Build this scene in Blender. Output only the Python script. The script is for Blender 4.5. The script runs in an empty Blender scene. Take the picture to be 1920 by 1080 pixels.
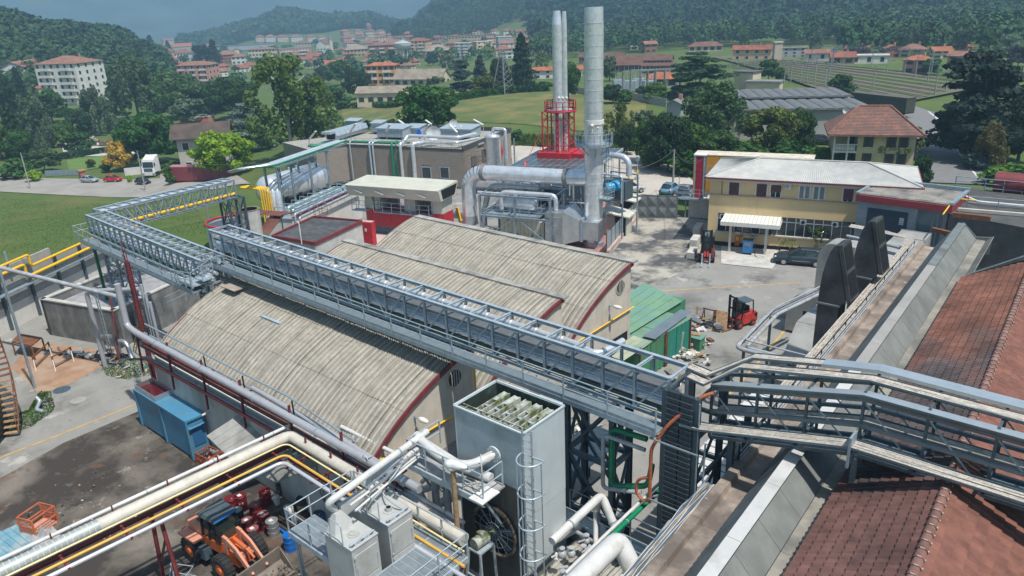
import bpy,bmesh,math,random
import numpy as np
from mathutils import Vector,Matrix
_V=Vector;_Z=lambda z:Vector((0,0,z));_c1=math.cos;_s1=math.sin;_n1=np.linspace;_pi=math.pi;_a2=math.atan2;_m=math;_n=range;_w=enumerate
random.seed(7);rng=np.random.RandomState(7)
R_=_m.radians
# ---- camera, sky, sun, exposure
F_PX=1400.0;EYE=24.0
RM=np.array([[0.76466955,0.20265543,-0.61172808],[0.64328637,-0.29639142,0.70592831],[-0.03825075,-0.93331822,-0.35700697]])
Qa0=bpy.context.scene;COL=Qa0.collection
Qb4=bpy.data.cameras.new('camera');cam=bpy.data.objects.new('camera',Qb4);COL.objects.link(cam)
rx,up,bk=RM[:,0],-RM[:,1],-RM[:,2]
cam.matrix_world=Matrix(((rx[0],up[0],bk[0],0),(rx[1],up[1],bk[1],0),(rx[2],up[2],bk[2],EYE),(0,0,0,1)))
Qb4.sensor_width=36;Qb4.lens=F_PX/1920*36;Qb4.clip_start=0.1;Qb4.clip_end=20000
Qa0.camera=cam
Qc5=R_(-8);Qb3=R_(64)
Qd5=bpy.data.worlds.new('World');Qa0.world=Qd5;Qd5.use_nodes=True
wn=Qd5.node_tree;bg=wn.nodes['Background']
sky=wn.nodes.new('ShaderNodeTexSky');sky.sky_type='NISHITA';sky.sun_disc=False
sky.sun_elevation=Qb3;sky.sun_rotation=_pi/2-Qc5;sky.air_density=1.2;sky.dust_density=2.0
wn.links.new(sky.outputs[0],bg.inputs[0]);bg.inputs[1].default_value=0.055
Qc2=bpy.data.lights.new('sun','SUN');sun=bpy.data.objects.new('sun',Qc2);COL.objects.link(sun)
Qc2.energy=5.0;Qc2.angle=R_(1.2);Qc2.color=(1.0,0.955,0.88)
sd=_V((_c1(Qb3)*_c1(Qc5),_c1(Qb3)*_s1(Qc5),_s1(Qb3)))
sun.rotation_euler=sd.to_track_quat('Z','Y').to_euler();sun.location=(0,0,60)
Qa0.view_settings.view_transform='Standard';Qa0.view_settings.look='None'
Qa0.view_settings.exposure=0.5;Qa0.view_settings.gamma=1.0
HAZE=0.00046
Qa0.render.engine='CYCLES'
Qa0.cycles.max_bounces=6;Qa0.cycles.diffuse_bounces=3;Qa0.cycles.glossy_bounces=3
Qa0.cycles.transmission_bounces=3;Qa0.cycles.volume_bounces=1;Qa0.cycles.transparent_max_bounces=6
Qa0.cycles.use_denoising=True;Qa0.cycles.use_adaptive_sampling=True
# ---- survey helpers: sight lines of the survey photograph met with known heights
def ray(u,v):return RM@np.array([u-960.,v-540.,F_PX])
def A(u,v,z=0.):
 d=ray(u,v);t=(z-EYE)/d[2];return _V((d[0]*t,d[1]*t,z))
def AX(u,v,x):
 d=ray(u,v);t=x/d[0];return _V((x,d[1]*t,EYE+d[2]*t))
def AY(u,v,y):
 d=ray(u,v);t=y/d[1];return _V((d[0]*t,y,EYE+d[2]*t))
def PX(x,y,z):
 c=RM.T@np.array([x,y,z-EYE]);return 960+F_PX*c[0]/c[2],540+F_PX*c[1]/c[2]
def HZ(p,v):
 lo,hi=-80.,300.
 for _ in _n(40):
  m=(lo+hi)/2
  if PX(p[0],p[1],m)[1]>v:lo=m
  else:hi=m
 return m
# ---- materials
MS={}
def mat(_a,col,rough=.8,metal=0.,var=.25,sc=1.5,bump=0.,bsc=None,_d=None,_2=.25,_0=.45,_1=.7,streak=False,spec=.5,_z=None,objcol=False,fine=None,noisy=None,alpha=None):
 m=bpy.data.materials.new(_a);m.use_nodes=True;MS[_a]=m
 nt=m.node_tree;N=nt.nodes;L=nt.links;p=N['Principled BSDF']
 p.inputs['Roughness'].default_value=rough;p.inputs['Metallic'].default_value=metal
 if 'Specular IOR Level'in p.inputs:p.inputs['Specular IOR Level'].default_value=spec
 geo=N.new('ShaderNodeNewGeometry');src=geo.outputs['Position']
 if streak:
  mp=N.new('ShaderNodeMapping');mp.inputs['Scale'].default_value=(1,1,.12);L.new(src,mp.inputs[0]);ssrc=mp.outputs[0]
 else:ssrc=src
 def Qb2(s,det=4,vec=src,rgh=.6):
  n=N.new('ShaderNodeTexNoise');n.inputs['Scale'].default_value=s;n.inputs['Detail'].default_value=det
  n.inputs['Roughness'].default_value=rgh;L.new(vec,n.inputs['Vector']);return n.outputs[0]
 def mix(f,a,b,typ='MIX'):
  x=N.new('ShaderNodeMix');x.data_type='RGBA';x.blend_type=typ
  if isinstance(f,float):x.inputs[0].default_value=f
  else:L.new(f,x.inputs[0])
  for i,c in((6,a),(7,b)):
   if isinstance(c,tuple):x.inputs[i].default_value=(*c[:3],1)
   else:L.new(c,x.inputs[i])
  return x.outputs[2]
 def ramp(f,lo,hi):
  r=N.new('ShaderNodeMapRange');r.inputs[1].default_value=lo;r.inputs[2].default_value=hi;L.new(f,r.inputs[0]);return r.outputs[0]
 c0=tuple(max(0,x*(1-var))for x in col);c1=tuple(min(1,x*(1+var))for x in col)
 if objcol:
  oi=N.new('ShaderNodeObjectInfo');base=oi.outputs['Color']
  c=mix(ramp(Qb2(sc),.3,.7),mix(1.,base,(1-var,)*3,'MULTIPLY'),mix(1.,base,(1+var,)*3,'MULTIPLY'))
 else:
  c=mix(ramp(Qb2(sc),.3,.7),c0,c1)
 if fine:
  rr=N.new('ShaderNodeMapRange');rr.inputs[1].default_value=.35;rr.inputs[2].default_value=.65;rr.inputs[4].default_value=fine[2];L.new(Qb2(fine[0],3),rr.inputs[0]);c=mix(rr.outputs[0],c,fine[1])
 if _d:c=mix(ramp(Qb2(_2,6,ssrc,.65),_0,_1),c,_d)
 if _z:
  for(s,lo,hi,sc2)in _z:c=mix(ramp(Qb2(s,5,src,.7),lo,hi),c,sc2)
 L.new(c,p.inputs['Base Color'])
 if bump:
  b=N.new('ShaderNodeBump');b.inputs['Strength'].default_value=min(1,bump);b.inputs['Distance'].default_value=.02
  L.new(Qb2(bsc or sc*8,5),b.inputs['Height']);L.new(b.outputs[0],p.inputs['Normal'])
 if alpha is not None:p.inputs['Alpha'].default_value=alpha
 return m
def leafmat(_a,var=.5):
 m=bpy.data.materials.new(_a);m.use_nodes=True;nt=m.node_tree;N=nt.nodes;L=nt.links;p=N['Principled BSDF']
 p.inputs['Roughness'].default_value=.6;p.inputs['Specular IOR Level'].default_value=.25
 oi=N.new('ShaderNodeObjectInfo');geo=N.new('ShaderNodeNewGeometry')
 n=N.new('ShaderNodeTexNoise');n.inputs['Scale'].default_value=.8;n.inputs['Detail'].default_value=3;L.new(geo.outputs['Position'],n.inputs['Vector'])
 h=N.new('ShaderNodeHueSaturation');L.new(oi.outputs['Color'],h.inputs['Color'])
 r=N.new('ShaderNodeMapRange');r.inputs[1].default_value=.3;r.inputs[2].default_value=.7;r.inputs[3].default_value=1-var;r.inputs[4].default_value=1+var
 L.new(n.outputs[0],r.inputs[0]);L.new(r.outputs[0],h.inputs['Value'])
 r2=N.new('ShaderNodeMapRange');r2.inputs[3].default_value=.47;r2.inputs[4].default_value=.53;L.new(geo.outputs['Random Per Island'],r2.inputs[0]);L.new(r2.outputs[0],h.inputs['Hue'])
 L.new(h.outputs[0],p.inputs['Base Color'])
 tr=N.new('ShaderNodeBsdfTranslucent');L.new(h.outputs[0],tr.inputs[0])
 ms=N.new('ShaderNodeMixShader');ms.inputs[0].default_value=.38;L.new(p.outputs[0],ms.inputs[1]);L.new(tr.outputs[0],ms.inputs[2])
 L.new(ms.outputs[0],N['Material Output'].inputs[0]);return m
LEAF=leafmat('leaf_green');
def hexc(h):
 h=h.lstrip('#');c=[int(h[i:i+2],16)/255 for i in(0,2,4)]
 return tuple(x/12.92 if x<=.04045 else((x+.055)/1.055)**2.4 for x in c)
galv=mat('galvanised_steel',(.30,.37,.42),.42,.35,.18,3.,.1,30)
gL=mat('galvanised_steel_light',(.42,.49,.54),.4,.35,.15,3.,.1,30)
sD=mat('dark_steel_paint',(.085,.12,.15),.5,.3,.25,3.)
alu=mat('aluminium_cladding',(.72,.75,.78),.28,.55,.12,1.2,.25,5,_d=(.5,.5,.52),_2=2.,_0=.5,_1=.8)
aluD=mat('dull_aluminium',(.52,.54,.56),.42,.85,.15,1.2,.2,6)
wP=mat('white_pipe_paint',(.55,.55,.54),.45,0,.12,2.,_d=(.38,.34,.28),_2=1.2,_0=.55,_1=.8)
cP=mat('cream_pipe_insulation',(.52,.49,.43),.6,0,.12,2.,_d=(.42,.37,.3),_2=1.5,_0=.5,_1=.8)
gP=mat('grey_pipe_paint',(.36,.38,.40),.5,.1,.2,2.,_d=(.22,.2,.18),_2=1.2,_0=.55,_1=.8)
redP=mat('red_paint',(.42,.02,.03),.45,0,.2,2.)
redO=mat('oxide_red_steel',(.20,.035,.04),.6,.1,.3,3.,_d=(.11,.03,.03),_2=1.5)
yelP=mat('yellow_pipe_paint',(.80,.47,.01),.45,0,.12,3.)
grnP=mat('green_pipe_paint',(.0,.2,.09),.45,0,.2,3.)
grnD=mat('dark_green_paint',(.01,.14,.06),.5,0,.25,3.)
bP=mat('black_metal',(.012,.013,.015),.5,.2,.3,3.)
blkR=mat('rubber_black',(.02,.02,.02),.85,0,.4,6.,.4,60)
conc=mat('weathered_concrete',(.33,.32,.29),.9,0,.25,1.2,.35,25,_d=(.13,.13,.125),_2=.6,_0=.45,_1=.7,streak=True)
concD=mat('blackened_concrete',(.15,.15,.145),.9,0,.35,1.2,.4,22,_d=(.33,.32,.3),_2=.9,_0=.5,_1=.75,streak=True)
Qa3=mat('pale_concrete',(.46,.45,.42),.9,0,.18,1.2,.25,25,_d=(.28,.26,.22),_2=.5,_0=.5,_1=.8,streak=True)
Qc9=mat('cream_plaster',(.50,.45,.38),.9,0,.12,1.,.2,20,_d=(.27,.25,.22),_2=.5,_0=.5,_1=.75,streak=True)
pW=mat('white_plaster',(.62,.60,.56),.9,0,.1,1.,.15,20,_d=(.4,.38,.35),_2=.5,_0=.55,_1=.85,streak=True)
yelW=mat('yellow_plaster',(.66,.50,.27),.9,0,.06,.7,.15,20,_d=(.48,.36,.2),_2=.4,_0=.55,_1=.85,streak=True)
Qc7=mat('fibre_cement_roof',(.35,.325,.275),.95,0,.18,1.1,.5,30,_d=(.22,.203,.175),_2=3.2,_0=.5,_1=.75,_z=[(3.5,.66,.70,(.09,.088,.08)),(.35,.6,.75,(.3,.28,.25))])
def rib_shade(m,per,amt):  # dark bands for valley dirt and corrugation shading, put into the colour
 nt=m.node_tree;p=nt.nodes['Principled BSDF'];c=p.inputs['Base Color'].links[0].from_socket;g=nt.nodes.new('ShaderNodeNewGeometry');w=nt.nodes.new('ShaderNodeTexWave');w.bands_direction='X';w.inputs['Scale'].default_value=.314/per;w.inputs['Distortion'].default_value=.4;nt.links.new(g.outputs[0],w.inputs[0])
 x=nt.nodes.new('ShaderNodeMix');x.data_type='RGBA';x.blend_type='MULTIPLY';x.inputs[0].default_value=amt;nt.links.new(c,x.inputs[6]);nt.links.new(w.outputs[0],x.inputs[7]);nt.links.new(x.outputs[2],p.inputs['Base Color'])
rib_shade(Qc7,.354,.38)
Qa2=mat('dark_glass',(.02,.03,.035),.08,0,.3,1.,spec=.8)
Qb6=mat('curtained_glass',(.16,.20,.22),.15,0,.2,1.,spec=.8)
rust=mat('rusty_steel',(.20,.075,.03),.85,.1,.5,2.5,.3,30,_d=(.10,.06,.045),_2=1.5)
wood=mat('weathered_wood',(.30,.2,.11),.85,0,.35,5.,.3,40)
rustP=mat('brown_shutter',(.085,.03,.028),.7,0,.25,4.)
tyreM=blkR;Qc6=mat('bright_metal',(.6,.6,.6),.2,.9,.05)
# ---- mesh builder
WO={}
def _v(p):return np.array(p[:3],float)
class _B:
 def __init__(s):s.v=[];s.f=[];s.sm=[];s.mi=[]
 def add(s,vs,fs,sm=False,mi=0):
  o=len(s.v);s.v.extend([tuple(map(float,q))for q in vs])
  for f in fs:s.f.append(tuple(i+o for i in f));s.sm.append(sm);s.mi.append(mi)
  return s
 def box(s,x0,x1,y0,y1,z0,z1,mi=0):
  return s.add([(x0,y0,z0),(x1,y0,z0),(x1,y1,z0),(x0,y1,z0),(x0,y0,z1),(x1,y0,z1),(x1,y1,z1),(x0,y1,z1)],[(0,3,2,1),(4,5,6,7),(0,1,5,4),(1,2,6,5),(2,3,7,6),(3,0,4,7)],mi=mi)
 def _o(s,o,ex,ey,ez,mi=0):
  o,ex,ey,ez=map(_v,(o,ex,ey,ez));c=[o,o+ex,o+ex+ey,o+ey];c+=[q+ez for q in c]
  fs=[(0,3,2,1),(4,5,6,7),(0,1,5,4),(1,2,6,5),(2,3,7,6),(3,0,4,7)]
  if np.dot(np.cross(ex,ey),ez)<0:fs=[f[::-1]for f in fs]
  return s.add(c,fs,mi=mi)
 def _e(s,p,q,w=.1,h=.1,mi=0):
  p,q=_v(p),_v(q);d=q-p;L=np.linalg.norm(d)
  if L<1e-6:return s
  d/=L;u=np.array([0,0,1.])if abs(d[2])<.95 else np.array([1.,0,0]);a=np.cross(u,d);a/=np.linalg.norm(a);b=np.cross(d,a)
  return s._o(p-a*w/2-b*h/2,d*L,a*w,b*h,mi)
 def tube(s,path,r,n=10,cap=True,_y=0.,mi=0,seg=5,sm=True):
  P=[_v(p)for p in path]
  if _y:
   Q=[P[0]]
   for i in _n(1,len(P)-1):
    a,b,c=P[i-1],P[i],P[i+1];d1=a-b;d2=c-b;l1,l2=np.linalg.norm(d1),np.linalg.norm(d2);t=min(_y,l1*.48,l2*.48)
    p0=b+d1/l1*t;p2=b+d2/l2*t
    for k in _n(seg+1):
     w=k/seg;Q.append((1-w)**2*p0+2*w*(1-w)*b+w*w*p2)
   Q.append(P[-1]);P=Q
  m=len(P);rr=r if hasattr(r,'__len__')else[r]*m
  T=[]
  for i in _n(m):
   t=P[min(i+1,m-1)]-P[max(i-1,0)];T.append(t/(np.linalg.norm(t)+1e-12))
  u=np.array([0,0,1.])if abs(T[0][2])<.9 else np.array([1.,0,0]);a=np.cross(T[0],u);a/=np.linalg.norm(a)
  vs=[]
  for i in _n(m):
   a=a-T[i]*np.dot(a,T[i]);a/=np.linalg.norm(a);b=np.cross(T[i],a)
   for k in _n(n):
    th=2*_pi*k/n;vs.append(P[i]+rr[i]*(_c1(th)*a+_s1(th)*b))
  fs=[(i*n+k,i*n+(k+1)%n,(i+1)*n+(k+1)%n,(i+1)*n+k)for i in _n(m-1)for k in _n(n)]
  s.add(vs,fs,sm,mi)
  if cap:s.add([vs[k]for k in _n(n)],[tuple(_n(n))[::-1]],mi=mi);s.add([vs[(m-1)*n+k]for k in _n(n)],[tuple(_n(n))],mi=mi)
  return s
 def cyl(s,p,q,r,r2=None,n=16,mi=0,cap=True):return s.tube([p,q],[r,r if r2 is None else r2],n,cap,mi=mi)
 def prism(s,poly,z0,z1,mi=0):
  n=len(poly);ar=sum(poly[i][0]*poly[(i+1)%n][1]-poly[(i+1)%n][0]*poly[i][1]for i in _n(n))
  if ar<0:poly=poly[::-1]
  vs=[(p[0],p[1],z0)for p in poly]+[(p[0],p[1],z1)for p in poly]
  return s.add(vs,[tuple(_n(n))[::-1],tuple(_n(n,2*n))]+[(i,(i+1)%n,n+(i+1)%n,n+i)for i in _n(n)],mi=mi)
 def ext(s,prof,ex,mi=0,sm=False):
  prof=[_v(p)for p in prof];ex=_v(ex);n=len(prof);vs=prof+[p+ex for p in prof]
  return s.add(vs,[tuple(_n(n))[::-1],tuple(_n(n,2*n))]+[(i,(i+1)%n,n+(i+1)%n,n+i)for i in _n(n)],sm,mi)
 def quad(s,a,b,c,d,mi=0):return s.add([a,b,c,d],[(0,1,2,3)],mi=mi)
 def sph(s,c,r,n=10,m=6,sx=1,sy=1,sz=1,mi=0):
  vs=[(c[0],c[1],c[2]-r*sz)]
  for i in _n(1,m):
   ph=_pi*i/m-_pi/2
   for k in _n(n):th=2*_pi*k/n;vs.append((c[0]+r*sx*_c1(ph)*_c1(th),c[1]+r*sy*_c1(ph)*_s1(th),c[2]+r*sz*_s1(ph)))
  vs.append((c[0],c[1],c[2]+r*sz));e=len(vs)-1
  fs=[(0,1+(k+1)%n,1+k)for k in _n(n)]+[(1+(i)*n+k,1+i*n+(k+1)%n,1+(i+1)*n+(k+1)%n,1+(i+1)*n+k)for i in _n(m-2)for k in _n(n)]+[(e,1+(m-2)*n+k,1+(m-2)*n+(k+1)%n)for k in _n(n)]
  return s.add(vs,fs,True,mi)
 def mesh(s,_a,mats,off=None):
  me=bpy.data.meshes.new(_a);v=np.array(s.v)
  if off is not None:v=v-np.array(off)
  me.from_pydata(v.tolist(),[],s.f)
  for m in(mats if isinstance(mats,(list,tuple))else[mats]):me.materials.append(m)
  me.polygons.foreach_set('use_smooth',s.sm)
  if any(s.mi):me.polygons.foreach_set('material_index',s.mi)
  me.update();return me
 def _b(s,_a,mats,_p=None,local=False,**tg):
  if _p is not None:
   off=(0,0,0)if local else WO[_p]
   o=bpy.data.objects.new(_a,s.mesh(_a,mats,off));COL.objects.link(o);o.parent=_p;WO[o]=WO[_p]
  else:
   v=np.array(s.v);c=(v.min(0)+v.max(0))/2;off=np.array([c[0],c[1],v[:,2].min()])if not local else np.zeros(3)
   o=bpy.data.objects.new(_a,s.mesh(_a,mats,off));COL.objects.link(o);o.location=off;WO[o]=tuple(off)
  for k,x in tg.items():o[k]=x
  return o
def _T(_a,_k,cat,loc=(0,0,0),rz=0.,_q=None):
 o=bpy.data.objects.new(_a,None);COL.objects.link(o);o.empty_display_size=.3
 o.location=loc[:3];o.rotation_euler=(0,0,rz);o['label']=_k;o['category']=cat
 if _q:o['group']=_q
 WO[o]=tuple(loc[:3]);return o
def _g(o,_k,cat,_q=None):
 o['label']=_k;o['category']=cat
 if _q:o['group']=_q
 return o
def _i(_a,me,_p,loc,rot=None,Qd6=None,col=None):
 o=bpy.data.objects.new(_a,me);COL.objects.link(o)
 if _p is not None:
  o.parent=_p;w=WO[_p];o.location=(loc[0]-w[0],loc[1]-w[1],loc[2]-w[2])
 else:o.location=loc[:3]
 if rot is not None:o.rotation_euler=rot
 if Qd6 is not None:o.scale=Qd6
 if col is not None:o.color=(*col[:3],1)
 WO[o]=tuple(loc[:3]);return o
def _ct(root,loc,rz,_k,_q=None,cat=None,Qd6=None):
 r=root.copy();COL.objects.link(r);r.location=loc[:3];r.rotation_euler=(0,0,rz);r['label']=_k
 if _q:r['group']=_q
 if Qd6:r.scale=(Qd6,)*3
 for ch in list(root.children):
  c=ch.copy();COL.objects.link(c);c.parent=r
  for g in ch.children:
   d=g.copy();COL.objects.link(d);d.parent=c
 return r
_unit={}
def unit(kind,m):
 k=(kind,m.name)
 if k not in _unit:
  b=_B()
  if kind=='box':b.box(0,1,-.5,.5,-.5,.5)
  elif kind=='H':b.box(0,1,-.5,.5,.38,.5).box(0,1,-.5,.5,-.5,-.38).box(0,1,-.06,.06,-.38,.38)
  elif kind=='L':b.box(0,1,-.5,.5,-.5,-.36).box(0,1,-.5,-.36,-.36,.5)
  elif kind=='C':b.box(0,1,-.5,.5,.42,.5).box(0,1,-.5,.5,-.5,-.42).box(0,1,-.5,-.42,-.42,.42)
  elif kind=='rod':b.tube([(0,0,0),(1,0,0)],.5,8)
  elif kind=='pipe':b.tube([(0,0,0),(1,0,0)],.5,16)
  _unit[k]=b.mesh('member',m)
 return _unit[k]
def _M(_a,_p,p,q,w,h,m,kind='box'):
 p=_V(p[:3]);q=_V(q[:3]);d=q-p;L=d.length;x=d/L
 u=_Z(1)if abs(x.z)<.95 else _V((0,1,0));y=u.cross(x).normalized();z=x.cross(y)
 M=Matrix(((x.x,y.x,z.x),(x.y,y.y,z.y),(x.z,y.z,z.z)))
 o=_i(_a,unit(kind,m),_p,p);o.rotation_euler=M.to_euler();o.scale=(L,w,h);return o
def _l(a,b,t):return _V(a[:3])*(1-t)+_V(b[:3])*t
def _R(_a,_p,pts,h=1.05,step=1.5,m=None,r=.022,rails=(1.0,.55),toe=0.):
 b=_B()
 for i in _n(len(pts)-1):
  p,q=_V(pts[i][:3]),_V(pts[i+1][:3]);n=max(1,round((q-p).length/step))
  for k in _n(n+(i==len(pts)-2)):
   c=p.lerp(q,k/n);b._e(c,c+_Z(h),r*2,r*2)
  for f in rails:b.cyl(p+_Z(h*f),q+_Z(h*f),r,n=6,cap=False)
  if toe:b._e(p+_Z(toe/2),q+_Z(toe/2),.012,toe)
 return b._b(_a,m or galv,_p)
LM=[(622,62,'the slender bell tower'),(757,90,'the water tower'),(720,135,'the orange row house'),(378,140,'the pinkish apartment block'),(693,60,'the domed church'),(788,85,'the tall peach apartment house'),(553,98,'the long pink-brick building'),(450,110,'the white villa with a turret'),(1048,40,'the twin stack'),(1113,60,'the tall chimney'),(980,80,'the tallest spruce'),(820,95,'the broad yellow villa'),(530,72,'the pale apartment row'),(870,92,'the grey modern flats'),(345,100,'the white villa by the conifers'),(1607,62,'the grey-roofed hill shed'),(1710,98,'the tan villa'),(1456,90,'the square concrete tower'),(1822,90,'the huge cedar top'),(548,110,'the tall birch top'),(470,87,'the grey industrial hall'),(590,97,'the white church'),(1400,60,'the cemetery'),(1240,155,'the orange hipped roof'),(1640,118,'the white works'),(806,160,'the lone field tree'),(1530,100,'the blue tarpaulin'),(1576,140,'the rounded tree by the tracks'),(1312,110,'the broad railway cedar'),(290,80,'the lone tall conifer')]
SEEN={}
def _u(u,v,what):
 best=sorted(LM,key=lambda l:_m.hypot(l[0]-u,(l[1]-v)*1.6))
 for l in best[:6]:
  dx,dy=u-l[0],v-l[1];side=('right of'if dx>0 else 'left of')if abs(dx)>abs(dy)*1.2 else('below'if dy>0 else 'above');q='%s %s %s %s'%(what,'close'if _m.hypot(dx,dy)<30 else 'some way',side,l[2])
  for w in('',', slightly higher'if dy<0 else ', slightly lower'):
   if q+w not in SEEN:SEEN[q+w]=1;return q+w
 return q
# ---- terrain
UC=[-700,-300,0,100,200,280,330,400,470,530,600,680,760,850,1000,1200,1400,1600,1800,2000,2600]
DC=[0,70,110,165,250,400,520,650,900,1300,1700,2200,3200,4200]
ZTAB=[[0,0,-3,-9,-12,-12,0,20,30,30,0,0,300,700],[0,0,-3,-9,-12,-12,2,26,22,10,-20,0,300,700],[0,0,-3,-9,-12,-12,4,21,12,-10,-25,0,300,700],[0,0,-3,-9,-12,-12,0,11,0,-20,-30,-10,300,700],[0,0,-3,-9,-12,-13,-6,5,-8,-25,-30,-20,300,700],[0,0,-3,-8,-12,-14,-14,-12,-20,-30,-30,-30,300,700],[0,0,-3,-8,-12,-14,-16,-18,-22,-32,-32,-30,300,700],[0,0,-2,-7,-11,-14,-16,-18,-22,-32,-26,-30,300,700],[0,0,-2,-6,-11,-14,-16,-18,-22,-34,-3,-30,280,680],[0,0,-1,-4,-10,-14,-16,-18,-21,-32,13,-25,270,660],[0,0,-1,-3,-9,-13,-15,-17,-20,-26,-3,-20,260,640],[0,0,0,-2,-8,-12,-14,-16,-19,-18,-8,-10,250,620],[0,0,0,-2,-5,-10,-12,-14,-17,-16,-22,-32,240,620],[0,0,0,-1,-3,-8,-11,-13,-10,20,22,24,240,620],[0,0,0,0,-2,-6,-8,-9,2,75,120,160,260,620],[0,0,0,0,-1,-4,-5,-6,25,100,150,190,300,620],[0,0,0,0,0,-2,-4,4,50,120,170,220,320,620],[0,0,0,0,0,-2,-3,8,55,125,170,220,320,620],[0,0,0,0,0,-1,-2,12,60,130,170,220,320,620],[0,0,0,0,0,0,0,16,65,130,170,220,320,620],[0,0,0,0,0,0,0,16,65,130,170,220,320,620]]
ZTAB=np.array(ZTAB,float)
def u_dir(u):
 d=ray(u,4.5-.041*(u-960));return _a2(d[1],d[0])
AZC=np.array([u_dir(u)for u in UC])
AZC=np.unwrap(AZC)
def zt(x,y):
 D=_m.hypot(x,y);a=_a2(y,x)
 while a>AZC[0]+.8:a-=2*_pi
 while a<AZC[0]-2*_pi+.8:a+=2*_pi
 i=np.interp(a,AZC[::-1],np.arange(len(AZC))[::-1]);i0=int(min(len(AZC)-2,i));fi=i-i0;fi=fi*fi*(3-2*fi)
 j=np.interp(D,DC,np.arange(len(DC)));j0=int(min(len(DC)-2,j));fj=j-j0
 def row(k):
  z=ZTAB[k];p0,p1=z[j0],z[j0+1];m0=(z[j0+1]-z[max(j0-1,0)])/2;m1=(z[min(j0+2,len(z)-1)]-z[j0])/2
  if p0==p1:m0=m1=0
  t=fj;return(2*t**3-3*t*t+1)*p0+(t**3-2*t*t+t)*m0+(-2*t**3+3*t*t)*p1+(t**3-t*t)*m1
 z=row(i0)*(1-fi)+row(i0+1)*fi
 if D<220:z*=min(1,max(-80-x,y-100,0)/20)
 if D>500:z+=min(1,(D-500)/500)*5*(_s1(x*.013+1)*_c1(y*.011)+.5*_s1(x*.031+y*.027))
 return z
def G(u,v,dmax=4000.):
 d=ray(u,v);h=_m.hypot(d[0],d[1]);s=20.;last=s
 while s<dmax:
  t=s/h
  if EYE+d[2]*t<=zt(d[0]*t,d[1]*t):
   lo,hi=last,s
   for _ in _n(20):
    m=(lo+hi)/2;t=m/h
    if EYE+d[2]*t<=zt(d[0]*t,d[1]*t):hi=m
    else:lo=m
   t=hi/h;return _V((d[0]*t,d[1]*t,zt(d[0]*t,d[1]*t)))
  last=s;s*=1.02
 return None
def at_D(u,D):
 a=u_dir(u);x,y=D*_c1(a),D*_s1(a);return _V((x,y,zt(x,y)))
def ppm(p):
 c=RM.T@np.array([p[0],p[1],p[2]-EYE]);return F_PX/c[2]
grass=mat('meadow_grass',(.075,.12,.016),.95,0,.25,.35,.5,8,_d=(.11,.12,.025),_2=.06,_0=.5,_1=.7,fine=(5.,(.045,.08,.012),.7))
def sheet(_a,m,rs,azs,dz,kind='structure'):
 vs=[];fs=[];n=len(azs)
 for r in rs:
  for a in azs:x,y=r*_c1(a),r*_s1(a);vs.append((x,y,zt(x,y)+dz))
 for i in _n(len(rs)-1):
  for k in _n(n-1):fs.append((i*n+k,i*n+k+1,(i+1)*n+k+1,(i+1)*n+k))
 me=bpy.data.meshes.new(_a);me.from_pydata(vs,[],fs);me.materials.append(m);me.polygons.foreach_set('use_smooth',[True]*len(fs));me.update()
 o=bpy.data.objects.new(_a,me);COL.objects.link(o);o['kind']=kind;return o
rs=list(_n1(1,120,18))+list(np.geomspace(127,4200,74));azs=_n1(AZC[-1]-.35,AZC[0]+.35,170)
sheet('ground',grass,rs,azs,-.06)
back=sheet('ground_behind',grass,[1,60,300,1500,4200],_n1(AZC[0]+.35,AZC[-1]-.35+2*_pi,40),-.06)
mtm=mat('haze_tinted_woods',(.05,.085,.085),.95,0,.4,.006)  # woods colour with the blue, pale tint of distance haze mixed in
sheet('mountains',mtm,list(np.geomspace(2000,4190,16)),azs,2)
def ribbon(_a,pts,w,m,dz=.05,kind='structure',flat=None,_k=None):
 P=[_V(p[:2])for p in pts];Q=[]
 for i in _n(len(P)-1):
  n=max(1,int((P[i+1]-P[i]).length/6))
  for k in _n(n):Q.append(P[i].lerp(P[i+1],k/n))
 Q.append(P[-1]);ws=w if hasattr(w,'__len__')else None;vs=[];fs=[];nn=7
 for i,q in _w(Q):
  t=(Q[min(i+1,len(Q)-1)]-Q[max(i-1,0)]).normalized();nrm=_V((-t.y,t.x));ww=w if ws is None else np.interp(i/(len(Q)-1),_n1(0,1,len(ws)),ws)
  for k in _n(nn):
   c=q+nrm*ww*(k/(nn-1)-.5);vs.append((c.x,c.y,(zt(c.x,c.y)if flat is None else flat)+dz))
 for i in _n(len(Q)-1):
  for k in _n(nn-1):a=i*nn+k;fs.append((a,a+1,a+nn+1,a+nn))
 me=bpy.data.meshes.new(_a);me.from_pydata(vs,[],fs);me.materials.append(m);me.update()
 o=bpy.data.objects.new(_a,me);COL.objects.link(o);o['kind']=kind;return o
def Qa9(_a,px,m,dz=.05,n=10,kind='structure'):
 c=[G(*p)for p in px];vs=[];fs=[]
 for i in _n(n+1):
  for k in _n(n+1):
   p=_l(_l(c[0],c[1],k/n),_l(c[3],c[2],k/n),i/n);vs.append((p.x,p.y,zt(p.x,p.y)+dz))
 for i in _n(n):
  for k in _n(n):a=i*(n+1)+k;fs.append((a,a+1,a+n+2,a+n+1))
 me=bpy.data.meshes.new(_a);me.from_pydata(vs,[],fs);me.materials.append(m);me.update()
 o=bpy.data.objects.new(_a,me);COL.objects.link(o);o['kind']=kind;return o
hm=bpy.data.materials.new('haze_air');hm.use_nodes=True;nt=hm.node_tree;nt.nodes.remove(nt.nodes['Principled BSDF'])
pv=nt.nodes.new('ShaderNodeVolumePrincipled');pv.inputs['Color'].default_value=(.44,.70,1.0,1);pv.inputs['Density'].default_value=HAZE;pv.inputs['Anisotropy'].default_value=.25
nt.links.new(pv.outputs[0],nt.nodes['Material Output'].inputs['Volume'])
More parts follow.
